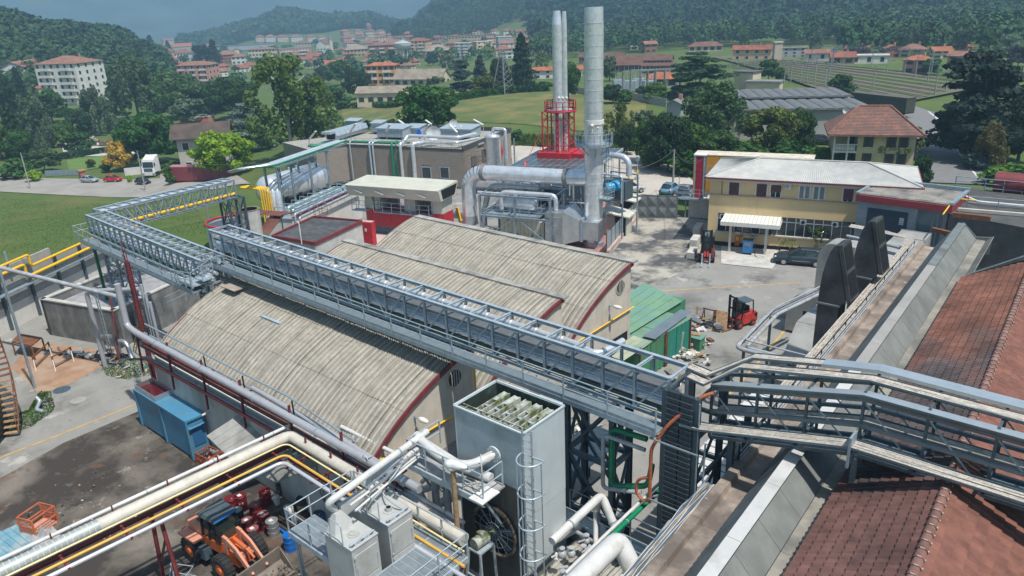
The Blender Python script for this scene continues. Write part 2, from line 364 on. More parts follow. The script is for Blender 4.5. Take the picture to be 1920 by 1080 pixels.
hz=_B().box(-4300,4300,-4300,4300,-70,740)._b('haze',hm,local=True,kind='stuff')
# ---- roads and fields
road=mat('pale_road',(.30,.28,.25),.95,0,.12,.8,.2,20,_d=(.22,.21,.19),_2=.2)
asph=mat('grey_road_asphalt',(.17,.17,.17),.9,0,.12,.8,.2,20)
Qa9('road_lot_west',[(-120,330),(330,330),(330,362),(-120,352)],road,.06,16)
Qa9('parking_lot',[(300,328),(430,318),(470,345),(300,362)],road,.09)
Qa9('yard_gravel',[(115,268),(215,268),(215,292),(120,294)],mat('pale_gravel',(.42,.40,.36),.95),.06)
Qa9('lawn',[(125,300),(200,292),(200,312),(130,325)],mat('garden_lawn',(.10,.17,.03),.95),.06)
Qa9('field',[(640,190),(1210,180),(1215,262),(640,235)],mat('dry_meadow',(.15,.14,.035),.95,0,.3,.12,.4,6,_d=(.075,.11,.022),_2=.09,_0=.42,_1=.6,fine=(3.,(.2,.18,.06),.5)),.06,24)
Qa9('gravel_lot',[(850,268),(1240,278),(1330,372),(760,340)],mat('pale_beige_gravel',(.44,.40,.35),.95,0,.1,.6,.2,20,_d=(.3,.28,.25),_2=.15,_0=.5,_1=.8),.05,20)
Qb7=[G(1800,345),G(1772,305),G(1752,265),G(1742,235),G(1715,212),G(1680,200)]
ribbon('road',Qb7,7.5,asph,.08)
wl=mat('white_road_line',(.6,.6,.58),.8)
ribbon('road_edge_line',[p+_V((1.9,2.6,0))for p in Qb7[:5]],.3,wl,.1)
Qe6=mat('rail_ballast',(.125,.10,.075),.95,0,.3,.25,.4,5,_d=(.085,.115,.035),_2=.05,_0=.42,_1=.58)
Qa9('rail_yard_ground',[(1330,108),(1480,108),(1850,165),(1640,206)],Qe6,.5,20)
railm=mat('rail_steel',(.07,.055,.045),.5,.4)
tracks=[]
for k in _n(9):
 a=G(1350+k*12,126-k*1.6);b=G(1700+k*16,198-k*5.6)
 mb=_B()
 for i in _n(30):
  for s in(-.72,.72):
   p=_l(a,b,i/30);q=_l(a,b,(i+1)/30);t=(q-p).normalized();nn=_V((-t.y,t.x,0))*s
   p=p+nn;q=q+nn;p.z=zt(p.x,p.y)+.56;q.z=zt(q.x,q.y)+.56;mb._e(p,q,.1,.1)
 n=0
 for i in _n(n):
  p=_l(a,b,i/n);t=(b-a).normalized();nn=_V((-t.y,t.x,0))*1.3;z=zt(p.x,p.y)+.1;p.z=z;mb._e(p-nn,p+nn,.3,.1)
 o=mb._b('railway_track',railm);_g(o,['nearest railway track, running beside the vaulted warehouse','second nearest railway track','third railway track from the warehouse','fourth railway track from the warehouse','middle railway track of the yard','fourth railway track from the far side','third railway track from the far side','second farthest railway track','farthest railway track, by the pale station yard'][k],'railway track','parallel tracks in the railway yard');tracks.append((a,b))
Qb0=mat('catenary_grey',(.30,.32,.33),.6,.3)
k=0
for(u,vt,vb)in[(1368,108,152),(1382,110,150),(1470,112,157),(1482,110,155),(1500,108,157),(1512,112,158),(1527,105,160),(1546,115,165),(1553,108,162),(1636,120,172),(1715,105,150),(1738,112,160),(1752,125,182),(1772,130,176),(1395,98,125),(1415,100,125),(1580,105,132),(1662,108,140),(1634,92,125),(1695,108,142)]:
 p=G(u,vb);h=HZ(p,vt)-p.z;k+=1
 t=_T('catenary_mast',_u(u,vt,'catenary mast'),'mast',p,0,'catenary masts in the railway yard')
 _B().tube([p,p+_Z(h)],[.16,.1],6)._b('pole',Qb0,t)
 q=p+_Z(h*.8);_B()._e(q,q+_V((2.4,-1.6,.3)),.12,.12)._e(q+_Z(h*.15),q+_V((2.4,-1.6,.3)),.08,.08)._b('bracket_arm',Qb0,t)
for(u0,v0,u1,v1)in[(1520,112,1700,122),(1560,118,1745,130)]:
 p,q=G(u0,v0+12),G(u1,v1+12);p.z+=6.5;q.z+=6.5;mb=_B();d=(q-p)
 for s in(0,.6):mb._e(p+_Z(s),q+_Z(s),.1,.1)
 for i in _n(40):mb._e(p+d*i/40+_V((0,0,.6*(i%2))),p+d*(i+1)/40+_V((0,0,.6*((i+1)%2))),.07,.07)
 for e in(p,q):mb._e(e,e-_Z(6.5),.3,.3)
 _g(mb._b('signal_gantry',Qb0),'grey lattice gantry spanning the tracks, %s one'%('nearer'if v0>115 else 'farther'),'gantry')
# ---- trees
def Qd0(_a,kind,n,seed,leaf):
 r=np.random.RandomState(seed);P=[];Nn=[]
 def ell(c,rad,k,up_bias=0):
  d=r.normal(size=(k,3));d/=np.linalg.norm(d,axis=1)[:,None];rr=r.uniform(.62,1.0,(k,1))**.6
  return np.array(c)+d*rr*np.array(rad),d
 if kind=='round':
  for i in _n(34):
   a=r.uniform(0,6.28);h=r.uniform(.08,.95);rad=.5*_s1(_pi*min(.97,(h*.86+.12)))**.55
   q=r.uniform(.45,.86)*rad;c=(q*_c1(a),q*_s1(a),.16+h*.72);s=r.uniform(.11,.2)
   p,d=ell(c,(s,s,s*.75),n//34);P.append(p);Nn.append(d)
 elif kind=='willow':
  for i in _n(44):
   a=r.uniform(0,6.28);h=r.uniform(0,1);rad=.46*(1-h**2.2)**.5;q=r.uniform(.55,1)*rad
   c=(q*_c1(a),q*_s1(a),.12+h*.8);p,d=ell(c,(.09,.09,.17),n//44);P.append(p);Nn.append(d+[0,0,-.3])
 elif kind=='conifer':
  for i in _n(46):
   h=i/46;a=i*2.4+r.uniform(-.4,.4);rad=.42*(1-h)**.85+.015
   for q in(.45,.85):
    c=(q*rad*_c1(a),q*rad*_s1(a),.06+h*.93-q*rad*.22);p,d=ell(c,(.06+rad*.3,.06+rad*.3,.035),n//92);P.append(p);Nn.append(d+[0,0,.6])
 elif kind=='cedar':
  for i in _n(46):
   h=r.uniform(.0,1)**.9;a=r.uniform(0,6.28);rad=.55*(1-h**1.6)**.6+.03;q=r.uniform(.35,.95)
   c=(q*rad*_c1(a),q*rad*_s1(a),.1+h*.88-q*.05);p,d=ell(c,(.17,.17,.03),n//46);P.append(p);Nn.append(d+[0,0,1.0])
 elif kind=='birch':
  for i in _n(60):
   a=r.uniform(0,6.28);h=r.uniform(0,1);rad=.5*_s1(_pi*(.12+.8*h))**.5;q=r.uniform(.15,1)*rad
   c=(q*_c1(a),q*_s1(a),.2+h*.75);s=r.uniform(.05,.11);p,d=ell(c,(s,s,s*1.2),n//60);P.append(p);Nn.append(d)
 elif kind=='bush':
  for i in _n(22):
   a=r.uniform(0,6.28);q=r.uniform(0,.36);c=(q*_c1(a),q*_s1(a),r.uniform(.2,.78-q*.6));s=r.uniform(.14,.22)
   p,d=ell(c,(s,s,s*.9),n//22);P.append(p);Nn.append(d)
 P=np.concatenate(P);Nn=np.concatenate(Nn);P[:,2]=np.clip(P[:,2],.01,1.05)
 m=len(P);Nn=Nn+r.normal(size=(m,3))*.55;Nn/=np.linalg.norm(Nn,axis=1)[:,None]
 t=np.cross(Nn,r.normal(size=(m,3)));t/=np.linalg.norm(t,axis=1)[:,None];b=np.cross(Nn,t)
 s=r.uniform(.6,1.4,(m,1))*leaf;asp=r.uniform(.5,.9,(m,1))
 v=np.stack([P-t*s,P-b*s*asp,P+t*s,P+b*s*asp],1).reshape(-1,3)
 f=np.arange(4*m).reshape(m,4)
 me=bpy.data.meshes.new(_a);me.vertices.add(4*m);me.vertices.foreach_set('co',v.ravel());me.loops.add(4*m);me.loops.foreach_set('vertex_index',f.ravel())
 me.polygons.add(m);me.polygons.foreach_set('loop_start',np.arange(m)*4);me.polygons.foreach_set('loop_total',np.full(m,4));me.materials.append(LEAF);me.update();me.validate();return me
bark=mat('bark',(.13,.10,.075),.95,0,.3,3.);barkW=mat('birch_bark',(.5,.48,.44),.8,0,.25,3.)
def Qd4(_a,m,kind,seed,hi=.9):
 r=random.Random(seed);b=_B();b.tube([(0,0,0),(.01,.01,.3),(0,-.01,.6),(.01,0,hi)],[.022,.018,.011,.003],7)
 for i in _n(9):
  a=i*2.4;z=.22+i*.07;l=r.uniform(.2,.34)*(1-i*.05);b.tube([(0,0,z),(l*.5*_c1(a),l*.5*_s1(a),z+l*.35),(l*_c1(a),l*_s1(a),z+l*.75)],[.009,.006,.002],5)
 return b.mesh(_a,m)
Qd8={}
for kd,nb,nf,lf in(('round',7000,1500,.030),('willow',7000,1500,.026),('conifer',6500,1500,.026),('cedar',7000,1500,.028),('birch',5500,1500,.022),('bush',3500,900,.040)):
 Qd8[kd,1]=[Qd0('crown_'+kd,kd,nb,11+i,lf)for i in _n(2)]
 Qd8[kd,0]=[Qd0('crown_far_'+kd,kd,nf,31+i,lf*1.9)for i in _n(2)]
TRK=[Qd4('trunk',bark,0,3),Qd4('trunk_white',barkW,0,4)]
C_=dict(dark=(.028,.072,.024),green=(.05,.125,.024),mid=(.085,.175,.028),olive=(.11,.15,.03),grey=(.12,.175,.10),lime=(.22,.35,.02),gold=(.50,.34,.05),blue=(.045,.085,.075),bluel=(.15,.21,.17),deep=(.015,.036,.022),light=(.14,.22,.065))
def _t(kind,p,h,w,col,_k,cat='tree',_q=None,near=None,_a=None):
 near=(h*ppm(p)>55)if near is None else near
 t=_T(_a or('shrub'if kind=='bush'else kind+'_tree'if kind in('willow','cedar','birch')else 'conifer_tree'if kind=='conifer'else 'broadleaf_tree'),_k,cat,p,0,_q)
 me=Qd8[kind,1 if near else 0][rng.randint(2)];c=C_[col]if isinstance(col,str)else col;j=rng.uniform(.85,1.18)
 _i('crown',me,t,p,(0,0,rng.uniform(0,6.28)),(w,w*rng.uniform(.92,1.08),h),tuple(x*j for x in c))
 if kind!='bush':_i('trunk',TRK[1 if kind=='birch'else 0],t,p,(0,0,rng.uniform(0,6.28)),(h*1.1,h*1.1,h))
 return t
def tpx(kind,u,vt,vb,wpx,col,_k,cat='tree',_q=None,near=None,_a=None,D=None):
 p=G(u,vb)if D is None else at_D(u,D)
 if p is None:return
 h=HZ(p,vt)-p.z;w=wpx/ppm(p);return _t(kind,p,h,w,col,_k,cat,_q,near,_a)
T=tpx
T('round',8,128,232,70,'dark','dark broadleaf tree at the left edge behind the paler willow')
T('conifer',50,125,215,38,'deep','dark conifer standing before the leftmost white gabled house')
T('conifer',38,192,296,62,'dark','tall dark green conifer near the left edge beside the road')
T('round',5,215,300,60,'mid','yellowish green tree at the left edge beside the dark conifer')
T('willow',75,176,280,66,'grey','pale grey-green willow beside the dark conifer near the left edge')
T('round',100,163,232,80,'green','dark green round tree behind the pale willow')
T('cedar',124,128,188,44,'blue','bluish conifer in front of the white apartment block')
T('willow',190,164,252,62,'grey','grey-green willow right of the white apartment block')
T('round',152,200,258,50,'dark','low dark tree between the two grey-green willows')
T('round',128,225,275,44,'mid','small green tree behind the rubble heap')
T('willow',262,106,225,108,(.09,.145,.06),'big rounded willow left of its paler neighbour, behind the maple')
T('round',335,126,222,108,(.085,.16,.05),'big rounded tree right of the large willow')
T('round',360,182,232,80,'grey','paler low tree in front of the two big rounded crowns')
T('round',290,204,308,122,(.035,.11,.018),'large dark green maple beside the brown-roofed house')
T('round',232,259,320,56,'gold','golden yellow tree by the roadside',_a='golden_tree')
T('bush',200,300,322,24,'dark','dark rounded bush beside the golden tree','shrub')
T('round',427,242,330,118,'lime','bright lime green tree beside the red container')
T('cedar',472,188,285,96,'bluel','pale blue-grey cedar behind the lime green tree')
T('birch',548,106,290,165,(.11,.17,.045),'tall airy birch with pale trunks behind the metal tank')
T('birch',590,150,275,100,(.10,.15,.05),'thinner birch to the right of the tallest birch')
T('round',440,138,222,92,(.03,.075,.016),'dense green tree between the cedar and the big rounded crown')
T('round',395,150,215,60,'green','green tree half behind the dense round one')
T('round',607,122,158,34,'dark','small dark tree right of the birch top')
T('round',640,110,160,50,'green','round green tree in front of the red roofs')
T('round',672,124,185,52,'dark','dark round tree left of the orange row house')
T('round',630,160,205,60,'green','green tree at the field corner right of the birches')
T('willow',610,185,240,70,'light','light green tree at the field edge by the birches')
T('round',45,240,300,50,'green','rounded garden tree left of the pale willow foot',)
T('round',150,245,285,60,'green','green tree overhanging the rubble yard')
T('round',85,278,322,62,(.07,.12,.04),'small garden tree in the hedged garden by the road')
T('bush',66,314,340,32,'lime','clipped bright green bush by the road gate','shrub')
T('bush',35,290,335,60,'green','spreading green bush behind the flatbed trailer','shrub')
T('bush',20,300,328,50,'mid','low shrub at the left edge of the road','shrub')
T('bush',319,308,347,26,'mid','clipped green bush at the left end of the red container','shrub')
T('bush',243,327,342,13,'lime','tiny bright bush between the red and the dark car','shrub')
T('bush',330,298,318,40,'green','low shrub behind the red container','shrub')
T('bush',173,293,314,18,'olive','small palm-like shrub on the garden lawn','shrub')
T('conifer',288,66,112,30,'deep','lone dark conifer rising above the pink and yellow houses')
T('conifer',318,76,105,22,'deep','smaller dark conifer above the red roofs beside the tallest one')
T('round',382,82,125,42,'deep','dark tree clump left part above the pinkish apartment block')
T('conifer',405,74,124,38,'deep','dark conifer clump right of the dark round tree above the apartments')
T('round',806,152,250,120,(.045,.13,.02),'big bright green round tree standing alone in the field')
T('bush',721,168,192,30,'olive','round dark bush before the long yellow bungalow','shrub')
T('cedar',868,108,182,54,'blue','blue spruce at the field edge, left of the pair')
T('conifer',902,103,172,50,'blue','blue spruce at the field edge, right of the pair')
T('round',912,140,178,56,'olive','low olive tree in front of the blue spruces')
T('round',938,104,170,46,'dark','dark round tree beside the tallest spruce')
T('conifer',980,62,172,68,(.018,.05,.024),'tallest dark spruce behind the field hedge')
T('round',812,96,122,30,'dark','dark tree right of the orange row house')
T('willow',843,104,130,42,'grey','grey-green tree behind the yellow villa roof')
T('round',912,88,112,34,'light','light green tree among the white apartment blocks')
T('round',735,92,118,24,'dark','dark tree beneath the white water tower')
T('round',760,108,130,26,'dark','dark tree right of the water tower foot')
T('bush',820,138,156,34,'olive','round shrub beside the yellow gabled house','shrub')
T('willow',1017,96,125,30,'light','light green tree behind the orange long roof')
T('bush',1020,148,168,34,'dark','dark trimmed shrub right of the tallest spruce','shrub')
T('round',1066,110,190,46,'green','green tree seen between the two chimneys')
T('round',1143,102,152,30,'grey','grey-green tree beside the brown industrial ruins')
T('round',1148,156,194,44,'dark','dark tree at the field edge right of the tall chimney')
T('bush',1172,164,195,38,'green','green shrub by the substation fence','shrub')
T('round',1228,152,192,46,'mid','bright green tree beside the orange hipped roof')
T('bush',1202,155,182,26,'dark','dark shrub left of the bright green tree by the substation','shrub')
T('cedar',1312,92,182,120,'dark','broad dark cedar in the middle of the railway side')
T('willow',1338,155,262,128,(.085,.16,.055),'large rounded willow before the grey shed roof')
T('round',1446,194,292,106,'olive','olive green broadleaf tree before the grey shed')
T('round',1500,198,285,50,'green','narrow green tree beside the villa')
T('conifer',1514,214,275,34,'dark','slim dark conifer touching the villa')
T('round',1252,205,322,92,'dark','dark round tree on the bank right of the tall chimney')
T('round',1218,222,305,70,'green','green tree on the bank close to the tall chimney')
T('willow',1208,208,255,56,'grey','pale grey tree behind the bank close to the chimney')
T('round',1285,222,305,90,'mid','bright green tree on the bank below the willow')
T('round',1345,242,305,100,(.045,.10,.02),'spreading green tree in front of the willow foot')
T('bush',1225,265,318,70,'mid','bright green shrub at the foot of the bank','shrub')
T('bush',1290,270,325,90,'green','dense green shrub behind the utility pole','shrub')
T('bush',1400,255,300,90,'green','dense shrub between willow and olive tree','shrub')
T('birch',1162,195,275,66,'olive','thin bare-branched shrub tree behind the tall chimney')
T('round',1175,230,290,40,'dark','dark shrub tree right behind the tall chimney platform')
T('bush',970,240,270,36,'green','round bush at the lower edge of the field','shrub')
T('bush',913,236,262,44,'dark','dark bush behind the steam vent','shrub')
T('bush',690,220,242,22,'dark','small bush above the flat roof plant','shrub')
T('bush',735,218,242,26,'green','green bush above the rooftop air handlers','shrub')
T('bush',655,225,243,40,'mid','low bright bush behind the long roof ducts','shrub')
T('round',1576,137,180,50,(.03,.08,.018),'rounded green tree at the edge of the tracks')
T('round',1440,110,152,44,(.035,.085,.02),'green tree beside the cream substation hut')
T('round',1462,125,155,28,'green','smaller green tree beside the substation hut')
T('cedar',1822,82,292,190,(.016,.034,.026),'huge dark cedar at the road bend')
T('round',1835,180,300,170,'deep','dense dark tree below the huge cedar')
T('round',1908,165,305,90,'deep','dark tree at the right edge beside the cedar')
T('round',1908,86,125,40,(.02,.015,.025),'dark purple-leaved tree near the right edge')
T('willow',1850,232,318,66,(.13,.11,.035),'brownish palm with drooping fronds below the cedar',_a='palm_tree')
T('bush',1822,282,318,60,'blue','grey-green shrub at the foot of the palm','shrub')
T('bush',1865,308,345,70,'mid','bright green hedge shrub by the road below the palm','shrub')
T('bush',1725,278,350,52,(.02,.06,.015),'dark ivy-covered shrub at the villa road corner','shrub')
T('birch',1676,232,312,88,'olive','olive airy tree in front of the villa')
T('bush',1645,285,312,60,'green','garden shrub in front of the villa wall','shrub')
T('bush',1580,283,312,60,'green','garden shrub left of the villa balcony','shrub')
T('bush',1478,258,302,96,'green','wide shrub between olive tree and orange trailer','shrub')
T('bush',1535,272,306,70,'mid','shrub left of the villa balcony, behind the orange trailer','shrub')
T('bush',1905,300,340,90,'mid','green shrub at the right edge by the dark tree','shrub')
for k,(u,vt,vb,w)in _w([(1745,108,140,40),(1600,60,92,24),(1625,58,95,30),(1655,50,96,34),(1680,48,96,30),(1705,46,98,36),(1735,44,98,34),(1765,46,98,36),(1795,52,100,40),(1850,60,104,40),(1890,62,106,44),(1530,58,92,30),(1552,40,72,24),(1650,38,66,22),(1310,62,92,26),(1395,60,90,24)]):
 T('willow'if k%2 else 'round',u,vt,vb,w,'grey'if k%3 else 'green',_u(u,vt,'grey-green tree'if k%3 else 'green tree'),_q='trees of the belt behind the railway')
for k,u in _w((1322,1344,1370,1380,1388,1400)):T('conifer',u,36+(k%2)*4,70,12,'deep','slim dark cypress among the white cemetery chapels',_q='cypresses in the cemetery')
hedm=LEAF
def hedge(_a,pts,h,w,col,_k,n=2600,leaf=.22):
 r=np.random.RandomState(5);P=[_V(p)for p in pts];V=[]
 L=[(P[i+1]-P[i]).length for i in _n(len(P)-1)];tot=sum(L)
 for _ in _n(n):
  s=r.uniform(0,tot);i=0
  while s>L[i]and i<len(L)-1:s-=L[i];i+=1
  c=P[i].lerp(P[i+1],s/L[i]);t=(P[i+1]-P[i]).normalized();nn=_V((-t.y,t.x,0));e=r.randint(3)
  a,z=(r.uniform(-.5,.5),1.)if e==0 else((-.5 if e==1 else.5),r.uniform(0,1));c=c+nn*a*w;c.z=zt(c.x,c.y)+z*h;V.append(c)
 Q=np.array([tuple(c)for c in V]);m=len(Q);N1=r.normal(size=(m,3));N1[:,2]+=.8;N1/=np.linalg.norm(N1,axis=1)[:,None]
 t=np.cross(N1,r.normal(size=(m,3)));t/=np.linalg.norm(t,axis=1)[:,None];b=np.cross(N1,t);s=r.uniform(.6,1.3,(m,1))*leaf
 v=np.stack([Q-t*s,Q-b*s,Q+t*s,Q+b*s],1).reshape(-1,3);mb=_B();mb.v=[tuple(x)for x in v];mb.f=[(4*i,4*i+1,4*i+2,4*i+3)for i in _n(m)];mb.sm=[False]*m;mb.mi=[0]*m
 o=mb._b(_a,hedm);o.color=(*col,1);_g(o,_k,'hedge');return o
hedge('hedge',[G(632,205),G(700,200),G(755,198)],1.6,1.6,(.05,.13,.02),'clipped green hedge in front of the long yellow bungalow',1600,.4)
hedge('hedge',[G(850,190),G(900,182),G(960,175),G(1030,170)],1.8,1.8,(.05,.14,.02),'curving clipped hedge along the top of the field',2400,.45)
hedge('hedge',[G(70,302),G(130,297),G(210,284)],1.4,1.3,(.035,.09,.02),'clipped hedge around the garden beside the gravel yard',1800,.3)
def tufts(_a,px,n,leaf,col,_k):
 r=np.random.RandomState(3);c=[G(*p)for p in px];a=r.uniform(0,1,(n,2));V=[]
 for s,t in a:p=_l(_l(c[0],c[1],s),_l(c[3],c[2],s),t);V.append((p.x,p.y,zt(p.x,p.y)))
 Q=np.array(V);h=r.uniform(.5,1.5,(n,1))*leaf;d=r.normal(size=(n,3))*.35;d[:,2]=1;w=r.normal(size=(n,3));w[:,2]=0;w/=np.linalg.norm(w,axis=1)[:,None]
 v=np.stack([Q-w*h*.5,Q+w*h*.5,Q+d*h*1.6],1).reshape(-1,3)
 mb=_B();mb.v=[tuple(x)for x in v];mb.f=[(3*i,3*i+1,3*i+2)for i in _n(n)];mb.sm=[False]*n;mb.mi=[0]*n
 o=mb._b(_a,LEAF,kind='stuff');o.color=(*col,1);o['label']=_k;o['category']='grass';return o
tufts('grass',[(0,372),(360,372),(400,440),(0,480)],16000,.07,(.11,.18,.03),'long meadow grass in the field beyond the concrete wall')
tufts('grass',[(860,262),(1190,262),(1190,285),(900,272)],5000,.5,(.09,.16,.03),'tall grass along the lower edge of the sloping field')
# ---- wooded hills: masses of crowns nobody could count
def Qa6(_a,_k,cells,seed,hgt=(8,13),k=70,leafw=1.5,col=(.03,.065,.022),keep=None):
 r=np.random.RandomState(seed);C=[]
 for(u0,u1,D0,D1,n)in cells:
  for _ in _n(n):
   u=r.uniform(u0,u1);D=D0+(D1-D0)*r.uniform(0,1)**1.0;p=at_D(u,D)
   if keep and not keep(u,D,p):continue
   C.append((p.x,p.y,p.z,r.uniform(*hgt)))
 C=np.array(C);m=len(C);d=r.normal(size=(m,k,3));d/=np.linalg.norm(d,axis=2)[:,:,None];d[:,:,2]=np.abs(d[:,:,2])*1.05-.12
 H=C[:,3][:,None,None];lump=1+.22*np.sin(d[:,:,:1]*7+H)*np.cos(d[:,:,1:2]*6+H)
 P=C[:,None,:3]+np.array([0,0,1])*H*.42+d*lump*H*np.array([.48,.48,.55])
 N1=d+r.normal(size=d.shape)*.45;N1/=np.linalg.norm(N1,axis=2)[:,:,None];t=np.cross(N1,r.normal(size=d.shape));t/=np.linalg.norm(t,axis=2)[:,:,None];b=np.cross(N1,t)
 s=r.uniform(.7,1.3,(m,k,1))*leafw*H/10;v=np.stack([P-t*s,P-b*s*.8,P+t*s,P+b*s*.8],2).reshape(-1,3);n=m*k;f=np.arange(4*n)
 me=bpy.data.meshes.new(_a);me.vertices.add(4*n);me.vertices.foreach_set('co',v.ravel());me.loops.add(4*n);me.loops.foreach_set('vertex_index',f)
 me.polygons.add(n);me.polygons.foreach_set('loop_start',np.arange(n)*4);me.polygons.foreach_set('loop_total',np.full(n,4));me.materials.append(FORM);me.update();me.validate()
 o=bpy.data.objects.new(_a,me);COL.objects.link(o);o.color=(*col,1);o['kind']='stuff';o['label']=_k;o['category']='woodland';return o
def format_():
 m=bpy.data.materials.new('forest_leaf');m.use_nodes=True;nt=m.node_tree;N=nt.nodes;L=nt.links;p=N['Principled BSDF'];p.inputs['Roughness'].default_value=.7;p.inputs['Specular IOR Level'].default_value=.15
 oi=N.new('ShaderNodeObjectInfo');geo=N.new('ShaderNodeNewGeometry');n=N.new('ShaderNodeTexNoise');n.inputs['Scale'].default_value=.09;n.inputs['Detail'].default_value=5;L.new(geo.outputs['Position'],n.inputs['Vector'])
 r=N.new('ShaderNodeMapRange');r.inputs[1].default_value=.35;r.inputs[2].default_value=.65;r.inputs[3].default_value=.45;r.inputs[4].default_value=1.7;L.new(n.outputs[0],r.inputs[0])
 h=N.new('ShaderNodeHueSaturation');L.new(oi.outputs['Color'],h.inputs['Color']);L.new(r.outputs[0],h.inputs['Value'])
 n2=N.new('ShaderNodeTexNoise');n2.inputs['Scale'].default_value=.05;L.new(geo.outputs['Position'],n2.inputs['Vector']);r2=N.new('ShaderNodeMapRange');r2.inputs[3].default_value=.46;r2.inputs[4].default_value=.54;L.new(n2.outputs[0],r2.inputs[0]);L.new(r2.outputs[0],h.inputs['Hue'])
 L.new(h.outputs[0],p.inputs['Base Color']);return m
FORM=format_()
Qa6('wooded_hill_foliage','dense woodland covering the low hill on the left',[(-250,290,420,800,1600)],1,(9,15),140,.95)
Qa6('wooded_hill_foliage','woodland on the small pointed hill in the middle distance',[(330,700,1450,1850,1700)],2,(14,24),40,2.2,(.025,.055,.022))
Qa6('wooded_slope_foliage','dark woodland on the lower slope of the big hill at the right',[(1000,2050,600,900,2600)],3,(10,17),100,1.15,(.016,.042,.018))
Qa6('wooded_slope_foliage','dark woodland on the upper slope of the big hill',[(1000,2050,850,1400,3400),(740,1010,1130,1500,1500),(700,1000,1400,1750,700)],4,(13,22),46,1.9,(.014,.037,.017))
Qa6('tree_belt','loose trees scattered between the far town houses',[(300,760,420,800,70),(620,1250,460,760,60),(300,700,800,1300,60)],6,(5,9),60,1.5,(.035,.08,.025))
Qa6('wooded_slope_foliage','scattered trees between the villas on the big hill',[(770,1010,900,1140,520)],9,(8,12),60,1.2,(.02,.05,.02))
Qa6('tree_belt','dense belt of trees at the hill foot behind the railway',[(1500,2050,440,640,620),(1000,1500,430,640,420),(1600,2000,330,440,70)],8,(8,14),160,.72,(.03,.07,.026))
# ---- town houses
Qc1=mat('house_render',(1,1,1),.9,0,.1,.4,objcol=True,_d=None)
def tilemat(_a,sc=(0,0,8)):
 m=mat(_a,(1,1,1),.9,0,.3,.5,objcol=True);nt=m.node_tree;N=nt.nodes;p=N['Principled BSDF']
 g=N.new('ShaderNodeNewGeometry');w=N.new('ShaderNodeTexWave');w.bands_direction='Z';w.inputs['Scale'].default_value=1.6;nt.links.new(g.outputs['Position'],w.inputs['Vector'])
 b=N.new('ShaderNodeBump');b.inputs['Strength'].default_value=.7;b.inputs['Distance'].default_value=.12;nt.links.new(w.outputs[0],b.inputs['Height']);nt.links.new(b.outputs[0],p.inputs['Normal']);return m
roofM=tilemat('house_roof_tiles')
winM=mat('far_window',(.03,.035,.04),.25,0,.2,1.);frM=mat('window_frame_white',(.6,.6,.58),.6);shM=mat('shutter_green_brown',(.05,.04,.03),.7);balM=mat('balcony_white',(.6,.58,.55),.8)
def wmesh():
 b=_B();b.box(-.5,.5,-.02,.05,0,1,mi=0);b2=_B().box(-.62,.62,-.02,.02,-.08,1.08)
 sh=_B().ext([(-.82,-.02,-.02),(-.5,-.02,-.02),(-.5,-.02,1.0),(.5,-.02,1.0),(.5,-.02,-.02),(.82,-.02,-.02),(.82,-.02,1.05),(-.82,-.02,1.05)],(0,.1,0))
 return b2.mesh('window',frM),b.mesh('pane',winM),sh.mesh('shutters',shM)
W_F,W_P,W_S=wmesh()
def Qb9(t,x,y,z,w,h,ang,_s=False,col=None):
 f=bpy.data.objects.new('window',W_F);COL.objects.link(f);f.parent=t;f.location=(x,y,z);f.rotation_euler=(0,0,ang-_pi/2);f.scale=(w,1,h);WO[f]=WO[t]
 p=bpy.data.objects.new('pane',W_P);COL.objects.link(p);p.parent=f
 if _s:s=bpy.data.objects.new('shutters',W_S);COL.objects.link(s);s.parent=f
 return f
CW=dict(white=(.62,.60,.56),cream=(.58,.50,.36),yellow=(.60,.44,.20),orange=(.62,.30,.12),peach=(.58,.36,.24),pink=(.50,.25,.20),brick=(.27,.11,.075),grey=(.34,.35,.36),beige=(.45,.38,.29),tan=(.40,.32,.2),dark=(.12,.11,.10),red=(.38,.10,.08))
CR=dict(red=(.24,.085,.055),orange=(.34,.115,.055),brown=(.17,.085,.06),grey=(.20,.20,.20),dkgrey=(.10,.10,.11),old=(.24,.12,.085),pale=(.42,.41,.40),tan=(.26,.22,.17))
HL=[]
